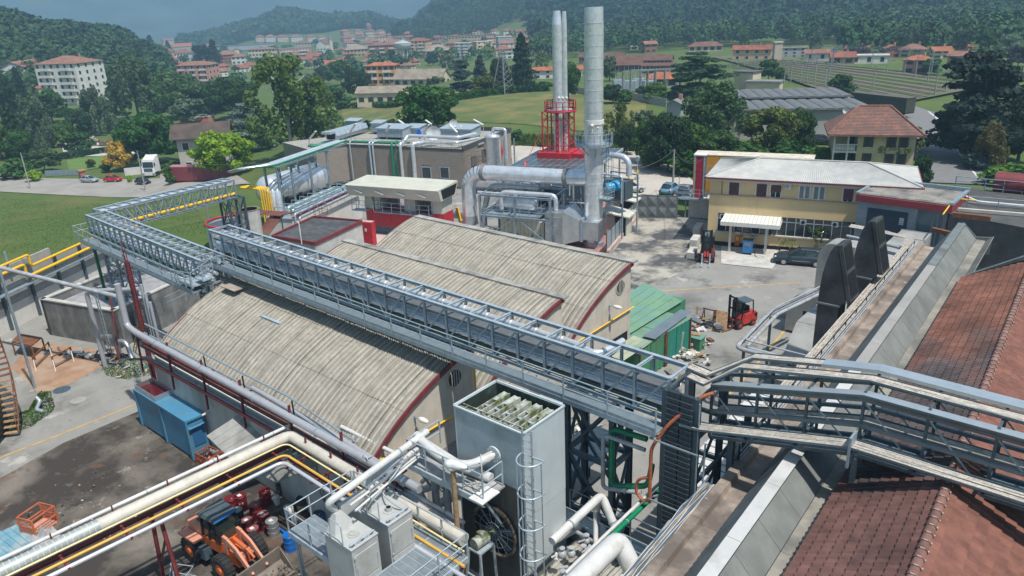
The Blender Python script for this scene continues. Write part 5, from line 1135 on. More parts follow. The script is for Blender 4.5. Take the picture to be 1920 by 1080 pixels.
def redstack():
 p=A(1048,292,ZR);t=_T('twin_stack','slender twin steel stack held by a red lattice tower','chimney',p);H=HZ(p,20);Vz=lambda z:_Z(z-p.z)
 zb_=p.z+.6;r=.62
 for(dx,dy,rr,h)in((0,0,r,H),(.7,.6,r*.5,H-.1)):
  q=p+_V((dx,dy,0));z=zb_
  while z<h-1.8:_B().tube([q+Vz(z),q+Vz(min(z+1.25,h-1.6))],[rr,rr],24,cap=False)._b('flue_section',alu,t);z+=1.25
  _B().tube([q+Vz(h-1.6),q+Vz(h)],[rr,rr*.72],24,cap=False)._b('top_cone',alu,t)
  b=_B();z=zb_
  while z<h-1.6:b.tube([q+Vz(z-.02),q+Vz(z+.02)],[rr+.02]*2,24);z+=1.25
  b._b('band',alu,t,kind='stuff')
 zp=HZ(p,206);R=2.0;W=1.6
 c=[p+_V((sx*W,sy*W,.55))for sx,sy in((-1,-1),(1,-1),(1,1),(-1,1))];ca,sa=_c1(AO),_s1(AO)
 rotp=lambda x,y:p+_V((x*ca-y*sa,x*sa+y*ca,0));n=6
 legs=[]
 for(sx,sy)in((-1,-1),(.35,-1),(1,1),(-1,1),(1,-.35)):
  a0=rotp(sx*W,sy*W)+_Z(.5);a1=rotp(sx*W*.55,sy*W)+_Z(.5);top=_Z(zp-p.z-.5)
  _M('lattice_leg',t,a0,a0+top,.13,.13,redP);_M('lattice_leg',t,a1,a1+top,.13,.13,redP)
  for k in _n(7):q0=(a0 if k%2 else a1)+top*(k/7);q1=(a1 if k%2 else a0)+top*((k+1)/7);_M('lattice_brace',t,q0,q1,.08,.08,redP)
 for k in _n(1,5):
  z=_V((0,0,(zp-p.z-.5)*k/5+.5));ps=[rotp(sx*W,sy*W)+z for sx,sy in((-1,-1),(1,-1),(1,1),(-1,1))]
  for i in _n(4):
   if k in(1,4):_M('ring_beam',t,ps[i],ps[(i+1)%4],.08,.08,redP)
 b=_B();m=24;vs=[]
 for zz in(zp,zp-.15):
  for q in(.95,R):
   for k in _n(m):a=2*_pi*k/m;vs.append((p.x+q*_c1(a)+.2,p.y+q*_s1(a)+.2,zz))
 fs=[]
 for k in _n(m):j=(k+1)%m;fs+=[(k,m+k,m+j,j),(2*m+k,2*m+j,3*m+j,3*m+k),(k,j,2*m+j,2*m+k)]
 b.add(vs,fs)._b('platform',gL,t);b=_B();b.tube([_V((p.x+.2+(R+.02)*_c1(a),p.y+.2+(R+.02)*_s1(a),zp-.07))for a in _n1(0,2*_pi,25)],.12,6,cap=False)._b('platform_rim',redP,t)
 _R('railing',t,[_V((p.x+.2+R*_c1(a),p.y+.2+R*_s1(a),zp))for a in _n1(0,2*_pi,17)],1.15,.8,redP,.04,(1.,.5),.15)
 b=_B();b._o(rotp(-2.2,-2.2),_V((ca,sa,0))*4.4,_V((-sa,ca,0))*4.2,(0,0,.75))._b('plinth',redP,t);_B()._o(rotp(2.21,-1.2),_V((ca,sa,0))*1.6,_V((-sa,ca,0))*3,(0,0,.6))._b('plinth_wing',redP,t)
 for(u,v,zz)in((985,309,ZR),(1012,290,ZR),(1093,292,ZR)):
  q=A(u,v,ZR);top=rotp(-W if u<1048 else W,-W)+_V((0,0,(zp-p.z)*.62));_M('stay_rod',t,q+_Z(.2),top,.05,.05,redP);_B().tube([q,q+_Z(.6)],[.35,.02],4)._b('stay_foot',redP,t)
 for k in _n(3):q=AY(1048+k*7,184,p.y-1.2);_B().sph(q,.2,8,5).cyl(q,q-_Z(.9),.05,n=5)._b('instrument',pW,t)
redstack()
def solar():
 c=[A(935,322,ZR),A(1102,322,ZR),A(1168,278,ZR),A(1010,282,ZR)];t=_T('solar_roof','large flat roof of glass solar panels beneath the red stack tower','roof',c[0])
 gm_=mat('solar_glass',(.06,.085,.10),.25,.1,.2,.8,spec=.7);nx,ny=11,4
 for i in _n(nx):
  for j in _n(ny):
   f=lambda a,b2:_l(_l(c[0],c[1],a),_l(c[3],c[2],a),b2)
   q=[f((i+.015)/nx,(j+.02)/ny),f((i+.985)/nx,(j+.02)/ny),f((i+.985)/nx,(j+.98)/ny),f((i+.015)/nx,(j+.98)/ny)];up_=_Z(.05)
   _B().add([x+up_ for x in q]+[x-up_ for x in q],[(0,1,2,3),(7,6,5,4),(0,4,5,1),(1,5,6,2),(2,6,7,3),(3,7,4,0)])._b('solar_panel',gm_,t)
 b=_B()
 for i in _n(nx+1):b._e(_l(c[0],c[1],i/nx),_l(c[3],c[2],i/nx),.07,.09)
 for j in _n(ny+1):b._e(_l(c[0],c[3],j/ny),_l(c[1],c[2],j/ny),.05,.08)
 b._b('frame',mat('pale_frame',(.5,.5,.48),.5),t)
 _M('edge_beam',t,c[0]-_Z(.25),c[1]-_Z(.25),.15,.3,redP);_M('edge_beam',t,c[1]-_Z(.2),c[2]-_Z(.2),.15,.35,gL)
 for(a,b2)in((.02,.05),(.5,.05),(.98,.05),(.98,.95),(.02,.95),(.5,.95),(.98,.5)):q=_l(_l(c[0],c[1],a),_l(c[3],c[2],a),b2);_M('column',t,_V((q.x,q.y,0)),q-_Z(.1),.18,.18,galv)
 return c
SC=solar()
# ---- big flue duct and its steel frame
PD=Qa1(CH,AO)
def duct():
 t=_T('flue_duct','huge shiny horizontal flue duct running into the tall chimney','duct',CH);zc=PD.sz(1095,334)[1];sl,zl=PD.sz(877,334);r=.8
 zl=zc-.0;P0=PD.pt(-.75,zc);P1=PD.pt(-2.4,zc-.0)
 _B().tube([PD.pt(-.6,zc+.1),P1],r,28)._b('duct_section',alu,t)
 n=7;s0=-2.4;s1=sl+2.0
 for i in _n(n):a,b2=s0+(s1-s0)*i/n,s0+(s1-s0)*(i+1)/n;_B().tube([PD.pt(a,zc),PD.pt(b2,zc)],r,28)._b('duct_section',alu,t)
 arc=[PD.pt(sl+2.0-2.0*_s1(a),zc-2.0+2.0*_c1(a))for a in _n1(0,_pi/2,9)]
 for i in _n(8):_B().tube([arc[i],arc[i+1]],r,28,cap=False).tube([arc[i],_l(arc[i],arc[i+1],.08)],r+.02,28,cap=False)._b('elbow_segment',alu,t)
 z=zc-2.0
 while z>2.2:_B().tube([PD.pt(sl,z),PD.pt(sl,max(2.2,z-1.2))],r,28,cap=False).tube([PD.pt(sl,z),PD.pt(sl,z-.05)],r+.02,28)._b('duct_section',alu,t);z-=1.2
 _B().tube([PD.pt(sl,2.2),PD.pt(sl,1.2)],[r,r*1.15],28)._b('duct_boot',aluD,t)
 for s in(-2.9,sl+2.0):b=_B();b.tube([PD.pt(s-.25,zc),PD.pt(s-.1,zc),PD.pt(s+.05,zc),PD.pt(s+.2,zc)],[r+.06,r+.12,r+.06,r+.1],28)._b('bellows',mat('bellows_grey',(.2,.2,.2),.6)if 'bellows_grey'not in MS else MS['bellows_grey'],t)
 t2=_T('return_pipe','narrower shiny pipe bending behind the big duct elbow','pipe',PD.pt(sl+1.5,0,-.6));_B().tube([PD.pt(sl+8,zc-1.6,-.9),PD.pt(sl+2.2,zc-1.6,-.9),PD.pt(sl+1.5,zc-4.6,-.5),PD.pt(sl+1.5,1,-.5)],.32,16,_y=.9)._b('pipe',aluD,t2)
 t3=_T('process_pipe','white pipe looping above the steel frame under the big duct','pipe',PD.pt(-9,zc-1.5,1.2));a=PD.sz(955,365);b_=PD.sz(1048,352)
 _B().tube([PD.pt(a[0]-.5,zc-3.6,1.0),PD.pt(a[0]-.5,zc-1.75,1.0),PD.pt(b_[0],zc-1.75,1.0),PD.pt(b_[0],zc-3.3,1.0)],.24,16,_y=.6)._b('pipe',alu,t3)
 _B().tube([PD.pt(a[0]-3.4,zc-2.0,.7),PD.pt(a[0]-.4,zc-2.0,.7)],.12,10)._b('pipe',alu,t3)
duct()
def frame():
 p=PD.pt(0,0,2.2);PF=Qa1(p,AO);sA,zA=PF.sz(899,367);sB,zB=PF.sz(1031,373);zt_=(zA+zB)/2;t=_T('tank_structure','grey steel frame holding the small horizontal tank under the big duct','frame',PF.pt(sA,0));D=4.6
 sm=(sA+sB)/2;zp_=zt_-2.25
 for s in(sA,sm,sB):
  for d in(0,-D):_M('column',t,PF.pt(s,0,d),PF.pt(s,zt_,d),.2,.2,galv,'H')
 for z in(zt_,zp_):
  for d in(0,-D):_M('beam',t,PF.pt(sA,z,d),PF.pt(sB,z,d),.16,.2,galv,'H')
  for s in(sA,sm,sB):_M('beam',t,PF.pt(s,z,0),PF.pt(s,z,-D),.16,.2,galv,'H')
 _M('brace',t,PF.pt(sA,zp_,0),PF.pt(sA+1.6,zt_,-2),.09,.09,galv);_M('brace',t,PF.pt(sB,zp_,0),PF.pt(sB,zt_,-D),.09,.09,galv);_M('brace',t,PF.pt(sm+.2,zp_,0),PF.pt(sB-.2,.4,0),.07,.07,galv);_M('brace',t,PF.pt(sA+.3,.4,0),PF.pt(sm,zp_,0),.07,.07,galv)
 b=_B();k=sA+.4
 while k<sm+2.6:PF._x(b,k,k+.16,-D+.3,-.1,zp_+.12,zp_+.15);k+=.2
 b._b('grating',galv,t,kind='stuff');_R('railing',t,[PF.pt(sA+.3,zp_+.15,-.1),PF.pt(sm+2.6,zp_+.15,-.1),PF.pt(sm+2.6,zp_+.15,-D+.4)],1.05,1.1,galv)
 c,zc=PF.sz(922,383);c2=PF.sz(985,385)[0];d=-1.9;tk=_T('condensate_tank','small shiny horizontal tank on the grey steel frame','tank',PF.pt(c,zp_+.2,d));z=zp_+1.15
 _B().tube([PF.pt(c-.25,z,d),PF.pt(c,z,d),PF.pt((c+c2)/2+.4,z,d)],[.35,.68,.68],24)._b('shell',alu,tk);_B().tube([PF.pt((c+c2)/2+.45,z,d),PF.pt(c2+.3,z,d),PF.pt(c2+.55,z,d)],[.74,.74,.45],24)._b('end_shell',alu,tk)
 for s in(c+.5,c2-.3):PF._x(_B(),s,s+.2,d-.5,d+.5,zp_+.16,z-.5)._b('saddle',galv,tk)
 s0,_=PF.sz(932,430);s1,_=PF.sz(1012,430);tb=_T('panelled_casing','pale ribbed boiler casing beneath the tank platform','casing',PF.pt(s0,0,-1));k=s0;zz=zp_-.5
 while k<s1:PF._x(_B(),k,k+.42,-D,-.9,.1,zz)._b('panel',mat('beige_ribbed_panel',(.48,.46,.38),.7,0,.12,2.,_d=(.3,.27,.2),_2=1.,_0=.5,_1=.8)if 'beige_ribbed_panel'not in MS else MS['beige_ribbed_panel'],tb);k+=.46
 for i in _n(9):s=s0+.3+i*.85;q=PF.pt(s,.9,-.8);_B().sph(q,.12,8,6)._b('valve',yelP if i%3==0 else sD,tb)
 td=_T('box_duct','large dull metal box duct leading to the chimney foot','duct',PF.pt(sB,0,-1))
 a0=PF.sz(1020,430)[0];a1=PF.sz(1056,430)[0];a2=PF.sz(1084,430)[0];a3=PF.sz(1096,430)[0];h1=PF.sz(1040,401)[1];h2=PF.sz(1060,405)[1]
 PF._x(_B(),a0,a1,-3.6,-.3,.5,h1)._b('duct_box',aluD,td)
 _B().add([PF.pt(a1+.02,.6,.3),PF.pt(a2,.9,-.6),PF.pt(a2,.9,-2.8),PF.pt(a1+.02,.6,-3.6),PF.pt(a1+.02,h2+.5,.3),PF.pt(a2,h2-.6,-.6),PF.pt(a2,h2-.6,-2.8),PF.pt(a1+.02,h2+.5,-3.6)],[(0,3,2,1),(4,5,6,7),(0,1,5,4),(1,2,6,5),(2,3,7,6),(3,0,4,7)])._b('duct_box',aluD,td)
 PF._x(_B(),a2+.02,a2+.25,-2.9,-.5,.8,h2-.4)._b('flange',galv,td);PF._x(_B(),a2+.27,a3+1.2,-2.7,-.7,1.0,h2-.7)._b('duct_box',aluD,td)
 for z in(1.4,2.3,3.2):PF._x(_B(),a0-.01,a1+.01,-.3,-.27,z,z+.04)._b('seam',gL,td)
 ta=_T('access_ladder','steep grey ladder between the ribbed casing and the box duct','ladder',PF.pt(s1+.3,0,-.7));b=_B()
 for e in(0,.45):b._e(PF.pt(s1+.35+e,0,-.7),PF.pt(s1+.35+e,zp_,-.7),.06,.04)
 for k in _n(int(zp_/.3)):b._e(PF.pt(s1+.35,.3+k*.3,-.7),PF.pt(s1+.8,.3+k*.3,-.7),.03,.03)
 b._b('rails_and_rungs',galv,ta)
 tm=_T('process_skid','tangle of dark machinery and pipes behind the tank frame','machinery',PF.pt(sm,0,-D-2));r=random.Random(4)
 for i in _n(16):
  s=sm+r.uniform(-2,6.5);d=-D-r.uniform(.5,3.4);h=r.uniform(2.0,5.4);PF._x(_B(),s,s+r.uniform(.4,1.3),d-r.uniform(.4,1),d,0,h)._b('cabinet'if i%2 else 'housing',[sD,bP,galv][i%3],tm)
 for i in _n(14):
  s=sm+r.uniform(-2.5,6);d=-D-r.uniform(0,2.5);z=r.uniform(2.5,6);_B().tube([PF.pt(s,z-r.uniform(1,2.5),d),PF.pt(s,z,d),PF.pt(s+r.uniform(1,3),z,d),PF.pt(s+2.2,z-1.5,d-1)],r.uniform(.05,.13),8,_y=.2)._b('pipe',[alu,galv,wP][i%3],tm)
 p2=AY(1143,352,CH.y+3.5);tr=_T('pump_rack','pipe rack with blue cylinder right of the tall chimney','rack',(p2.x,p2.y,0))
 for(dx,dy)in((-1.8,0),(1.6,0),(-1.8,3),(1.6,3)):q=_V((p2.x+dx,p2.y+dy,0));_M('column',tr,q,q+_Z(p2.z+1.0),.14,.14,galv)
 for z in(p2.z+1.0,p2.z-1.5):
  for dy in(0,3):_M('beam',tr,(p2.x-1.8,p2.y+dy,z),(p2.x+1.6,p2.y+dy,z),.12,.14,galv)
 _B().cyl(p2+_V((-.1,-.6,0)),p2+_V((.6,.7,.2)),.55,n=16)._b('blue_cylinder',mat('cyan_blue',(.01,.28,.52),.4),tr);_B().box(p2.x-1.2,p2.x+1.4,p2.y+.8,p2.y+2.4,p2.z-1.4,p2.z+.6)._b('housing',sD,tr)
 _B().tube([p2+_V((-1.2,2,3.0)),p2+_V((.5,2,3.0)),p2+_V((1.1,2,2.4)),p2+_V((1.1,2,1))],.32,12,_y=.6)._b('pipe',alu,tr);_B().tube([p2+_V((-1.5,0,1.4)),p2+_V((1.5,0,1.4)),p2+_V((1.5,0,-1.5))],.12,8,_y=.3)._b('pipe',alu,tr)
 for k,(u,v)in _w([(1010,372),(1090,418)]):pass
frame()
p=A(880,424);t=_T('duct_valve','yellow jack and valve at the foot of the vertical duct','valve',p);_B().tube([p+_V((-2.0,-.8,1.4)),p+_V((.2,.2,1.4))],.55,20)._b('pipe_stub',aluD,t);_B()._e(p+_V((-.6,-.8,.6)),p+_V((-.9,-.9,2.3)),.2,.35)._e(p+_V((-.6,-.8,.6)),p+_V((.7,-.6,1.0)),.2,.3)._b('yellow_jack',yelP,t)
# ---- beige clad building
clad=mat('taupe_cladding',(.265,.225,.19),.75,0,.08,1.)
def beige():
 cz=6.4;C0=A(873,355);hh=HZ(C0,283);C=_V((C0.x,C0.y,0));ax=AO
 PB=Qa1(C,ax);Qa4=PB.sz(659,350)[0];t=_T('cladded_building','long building clad in taupe horizontal boards with plant on its flat roof','building',C);H=hh
 e,n=PB.e,PB.n;corner=PB.pt(Qa4,0);
 q=A(597,352);wing=_V((q.x,q.y,0))-corner;wl=wing.length
 aw=_a2(-wing.y,-wing.x);PW=Qa1(_V((q.x,q.y,0)),aw);w=wl
 PB._x(_B(),Qa4,0,-16,-.1,0,H-.05)._b('wall_core',clad,t)
 _B().prism([(PW.pt(0,0,-.1).x,PW.pt(0,0,-.1).y),(PW.pt(w,0,-.1).x,PW.pt(w,0,-.1).y),(PB.pt(Qa4+.1,0,-10).x,PB.pt(Qa4+.1,0,-10).y),(PW.pt(0,0,-11).x,PW.pt(0,0,-11).y)],0,H-.06)._b('wing_core',clad,t)
 def Qe0(P,a0,a1,z0,z1,d=0.,L=4.2,holes=(),nm='cladding_board',side=None):
  b=_B();z=z0;r=0;m=0
  while z<z1-.05:
   a=a0-(r%2)*L/2
   while a<a1:
    x0,x1=max(a,a0),min(a+L-.02,a1)
    if x1-x0>.05:
     cuts=[(x0,x1)]
     for(h0,h1,hz0,hz1)in holes:
      if z<hz1 and z+.24>hz0:
       nc=[]
       for(c0,c1)in cuts:
        if c1<=h0 or c0>=h1:nc.append((c0,c1))
        else:
         if c0<h0:nc.append((c0,h0))
         if c1>h1:nc.append((h1,c1))
       cuts=nc
     for(c0,c1)in cuts:
      if m<90:P._x(_B(),c0,c1,-.1+.002,d+.0,z,min(z+.265,z1))._b(nm,clad,t);m+=1
      else:P._x(b,c0,c1,-.1+.002,d,z,min(z+.265,z1))
    a+=L
   z+=.285;r+=1
  if b.v:b._b('cladding_boards',clad,t,kind='stuff')
 wins=[]
 for(ua,ub)in((792,808),(826,842)):a,zb_=PB.sz(ua,335);c2,zt_=PB.sz(ub,313);wins.append((a,c2,zb_+.05,zt_))
 Qe0(PB,Qa4,0,.3,H-.1,holes=wins,L=6.5);Qe0(PW,0,w,.3,H-.1,L=6.0)
 PE=Qa1(C,ax+_pi/2);
 Qe0(PE,0.02,12,.3,H-.1,L=4.,holes=[(2.2,3.6,2.6,4),(5.6,8.4,2.6,4.4)])
 for(a,c2,z0,z1)in((2.2,3.6,2.6,4),(5.6,8.4,2.6,4.4)):f=PE._x(_B(),a,c2,-.08,.02,z0,z1)._b('window',bP,t);PE._x(_B(),a+.1,c2-.1,.021,.03,z0+.1,z1-.1)._b('pane',Qa2,f)
 for(a,c2,z0,z1)in wins:
  f=PB._x(_B(),a,c2,-.08,.05,z0,z1)._b('window',gL,t);PB._x(_B(),a+.12,c2-.12,.051,.06,z0+.12,z1-.12)._b('pane',Qa2,f)
 _B().prism([(x.x,x.y)for x in(PB.pt(0,0),PB.pt(0,0,-16),PB.pt(Qa4,0,-16),PW.pt(0,0,-11),PW.pt(0,0),PB.pt(Qa4,0))],H-.04,H)._b('roof',mat('gravel_flat_roof',(.30,.285,.26),.95,0,.2,2.),t)
 b=_B();PB._x(b,Qa4,.05,-.15,.06,H,H+.22);PB._x(b,-.15,.06,-16,.06,H,H+.6);PW._x(b,0,w,-.15,.06,H,H+.22);PB._x(b,Qa4+.2,.05,-16.2,-16,H,H+.6);b._b('parapet',mat('dark_parapet',(.05,.055,.06),.6),t)
 _R('railing',t,[PB.pt(Qa4,H+.2,.0),PB.pt(-.2,H+.2,.0)],.95,1.6,galv);_R('railing',t,[PW.pt(0,H+.2,0),PW.pt(w,H+.2,0)],.95,1.6,galv)
 PE._x(_B(),4.4,6.2,.05,.2,5.3,5.5)._b('wall_light',gL,t)
 return t,PB,PW,Qa4,w,H
tb,PB,PW,SE,WW,HB=beige()
def _P(_a,lab,path,r,m,_y=.35,cat='pipe',n=12,_q=None,_c=0):
 t=_T(_a,lab,cat,path[0],0,_q);_B().tube(path,r,n,_y=_y)._b('pipe',m,t)
 if _c:
  b=_B();P=[_V(p)for p in path];
  for i in _n(len(P)-1):
   L=(P[i+1]-P[i]).length;d=(P[i+1]-P[i]).normalized();k=_c*.5
   while k<L:b.tube([P[i]+d*k,P[i]+d*(k+.06)],r*1.18,n);k+=_c
  if b.v:b._b('pipe_clamps',galv,t,kind='stuff')
 return t
for(u,c,r,l)in((700,gL,.14,'left one of the grey pair of pipes down the taupe wall'),(706,gL,.14,'right one of the grey pair of pipes down the taupe wall'),(741,grnP,.15,'bright green pipe dropping down the taupe wall'),(748,grnD,.08,'thin dark green pipe beside the bright green one'),(757,alu,.24,'shiny pipe dropping from the roof pipes, left of the elbow pipe'),(780,alu,.30,'thick shiny pipe with top elbow on the taupe wall'),(664,gL,.09,'single thin pipe at the fold of the taupe wall')):
 s=PB.sz(u,320)[0];path=[PB.pt(s+(.9 if u==780 else 0),HB+.7,-1.3),PB.pt(s,HB+.7,.35),PB.pt(s,.5,.35)];_P('wall_pipe',l,path,r,c,.4)
s0=PB.sz(757,300)[0];s1=PB.sz(862,268)[0]
_P('roof_pipe','shiny pipe running along the flat roof edge, upper one',[PB.pt(s0,HB+.9,-.6),PB.pt(s0,HB+1.5,-1.6),PB.pt(s1-1,HB+1.5,-1.6),PB.pt(s1,HB+1.5,-5)],.24,alu,.5);_P('roof_pipe','shiny pipe running along the flat roof edge, lower one',[PB.pt(s0+1.5,HB+.7,-1),PB.pt(s1-1,HB+.9,-1),PB.pt(s1+.4,HB+.9,-5)],.18,alu,.5)
_P('roof_pipe','green pipe along the left half of the flat roof edge',[PW.pt(0,HB+.55,-.8),PW.pt(WW,HB+.55,-.8),PB.pt(PB.sz(742,300)[0],HB+.55,-.8)],.2,grnP,.5);_P('roof_pipe','dark green pipe behind the green roof-edge pipe',[PW.pt(0,HB+.5,-1.6),PW.pt(WW,HB+.5,-1.6),PB.pt(PB.sz(760,300)[0],HB+.5,-1.6)],.16,grnD,.5)
def ahu(u,v,w,d,h,lab,dz=0):
 s,_=PB.sz(u,300);q=A(u,v,HB);a=(_V((q.x,q.y,0))-PB.p);s=a.dot(PB.e);dd=-a.dot(PB.n);t=_T('air_handler',lab,'air handler',PB.pt(s,HB,-dd));z=HB+.35
 PB._x(_B(),s-w/2,s+w/2,-dd-d,-dd,z,z+h)._b('casing',gL,t)
 n=max(3,int(w/.55))
 for i in _n(n):PB._x(_B(),s-w/2+w*(i+.12)/n,s-w/2+w*(i+.88)/n,-dd,-dd+.05,z+.1,z+h*.75)._b('panel',galv,t)
 _B().add([PB.pt(s-w/2-.15,z+h,-dd+.2),PB.pt(s+w/2+.15,z+h,-dd+.2),PB.pt(s+w/2+.15,z+h+.25,-dd-d-.1),PB.pt(s-w/2-.15,z+h+.25,-dd-d-.1),PB.pt(s-w/2-.15,z+h+.06,-dd+.2),PB.pt(s+w/2+.15,z+h+.06,-dd+.2),PB.pt(s+w/2+.15,z+h+.31,-dd-d-.1),PB.pt(s-w/2-.15,z+h+.31,-dd-d-.1)],[(0,3,2,1),(4,5,6,7),(0,1,5,4),(1,2,6,5),(2,3,7,6),(3,0,4,7)])._b('lid',gL,t)
 for s2 in(s-w/2+.2,s+w/2-.3):PB._x(_B(),s2,s2+.12,-dd-d,-dd,HB,z)._b('leg',galv,t)
ahu(732,262,4.6,3.0,1.3,'wide pale rooftop air handler in the middle of the flat roof');ahu(772,258,2.6,2.4,1.1,'smaller pale rooftop air handler right of the wide one');ahu(855,262,5.2,3.2,1.2,'grey rooftop air handler behind the large dish',0)
ahu(707,252,2.0,1.6,1.4,'white boxy rooftop unit behind the wide air handler');ahu(660,240,2.4,1.5,.8,'low white rooftop unit at the back of the roof')
a0=A(622,266,HB);a1=A(670,252,HB);t=_T('roof_duct','long angular galvanised duct lying on the left roof end','duct',a0);d=(a1-a0).normalized();nn=_V((-d.y,d.x,0));L=(a1-a0).length+1.6;sec=7
for i in _n(sec):
 o=a0+d*(L*i/sec);pr=[o+nn*x+_Z(z)for x,z in((-.8,.3),(.8,.3),(1.1,.9),(.8,1.6),(-.8,1.6),(-1.1,.9))];_B().ext(pr[::-1],d*(L/sec-.03))._b('duct_section',gL,t)
pr=[a0-d*1.2+nn*x+_Z(z)for x,z in((-.8,1.3),(.8,1.3),(.8,1.65),(-.8,1.65))];_B().ext(pr[::-1],d*1.2)._b('hood',gL,t);_B()._o(a0+nn*-.75+_Z(.35)-d*.05,nn*1.5,d*.05,(0,0,.95))._b('louver',bP,t)
t=_T('satellite_dish','large white satellite dish on the taupe building roof','satellite dish',AY(813,249,PB.pt(PB.sz(813,280)[0],0,-2.2).y));dish(t,1.0)
t=_T('satellite_dish','smaller white satellite dish behind the larger one','satellite dish',AY(850,231,PB.pt(PB.sz(850,280)[0],0,-7).y));dish(t,.6)
def flood(u0,v0,u1,v1,ubase,vbase,D,lab):
 y=PB.pt(PB.sz(ubase,300)[0],0,-D).y;p=AY(u1,v1,y);t=_T('strip_lamp',lab,'lamp',p);a=AY(u0,v0,y);b2=AY(u1,v1,y);_B()._e(a,b2,.35,.12)._b('lamp_head',frM,t);q=AY(ubase,vbase,y);_B().cyl(b2,_V((b2.x,b2.y,q.z)),.05,n=6)._b('pole',gL,t)
for k,(u0,v0,u1,v1,ub,vb,D)in _w([(592,246,579,262,580,275,0),(667,232,657,247,657,262,3),(700,227,712,236,712,252,12),(731,233,724,247,725,262,3),(747,225,758,233,758,248,12),(798,225,809,233,809,245,12),(804,234,795,248,796,262,3),(843,234,857,248,857,262,3),(888,224,906,234,908,252,12),(864,236,870,242,870,252,8)]):
 flood(u0,v0,u1,v1,ub,vb,D,['strip lamp at the far left end of the roof pipes','tilted strip lamp on the long angular duct','strip lamp behind the white boxy rooftop unit','strip lamp left of the wide air handler front','strip lamp behind the wide air handler','strip lamp behind the blue vent','tilted strip lamp left of the large dish','tilted strip lamp right of the large dish','tall strip lamp at the right roof corner','small round strip lamp behind the grey air handler'][k])
p=AY(786,250,PB.pt(PB.sz(786,280)[0],0,-3).y);t=_T('roof_vent','small bright blue vent on the flat roof','vent',p);_B().tube([p-_Z(.8),p,p+_Z(.3)],[.12,.35,.3],10).sph(p+_Z(.5),.22,8,6)._b('cowl',mat('vent_blue',(.0,.12,.55),.4),t)
q=A(926,305,0);p=AY(926,300,PB.p.y+1.0);t=_T('steam_vessel','shiny upright vessel with bent steam pipe right of the taupe building','vessel',(p.x,p.y,0));zt_=AY(935,252,p.y).z;P=lambda z,dx=0,dy=0:_V((p.x+dx,p.y+dy,z))
_B().tube([P(zt_-5.2),P(zt_-4.6),P(zt_-3.9),P(zt_-.5),P(zt_-.3),P(zt_)],[.25,.45,1.0,1.0,1.15,.5],24)._b('shell',alu,t);_B().tube([P(zt_-.2),P(zt_+.7),P(zt_+.7,1.9,.4),P(zt_-5,1.9,.4)],.2,10,_y=.4)._b('steam_pipe',alu,t)
_B().tube([P(zt_-6.4,-2.4,-1.8),P(zt_-6.2,-1.8,-1.4),P(zt_-6.2,1.8,1.0),P(zt_-6.4,2.4,1.4)],[.5,1.15,1.15,.5],22)._b('lower_drum',alu,t)
for(dx,dy)in((-1.2,0),(1.2,0),(2.8,1),(2.8,-1)):_M('column',t,P(0,dx,dy),P(zt_-(4 if dx<2 else.5),dx,dy),.14,.14,galv)
_R('railing',t,[P(zt_-4,1.4,-1),P(zt_-4,3.2,-1),P(zt_-4,3.2,1)],1.1,.8,galv)
t=_T('storage_tank','dark red tank seen between the taupe building and the steam vessel','tank',A(908,290));p=AY(918,285,PB.p.y+9);_B().tube([p+_V((-2,0,-.2)),p+_V((-1.6,0,0)),p+_V((1.5,0,0)),p+_V((1.9,0,-.1))],[.8,1.4,1.4,.8],18)._b('shell',redP,t)
for dx in(-1,1):_M('saddle',t,(p.x+dx,p.y,0),(p.x+dx,p.y,p.z-1),.4,1.2,sD)
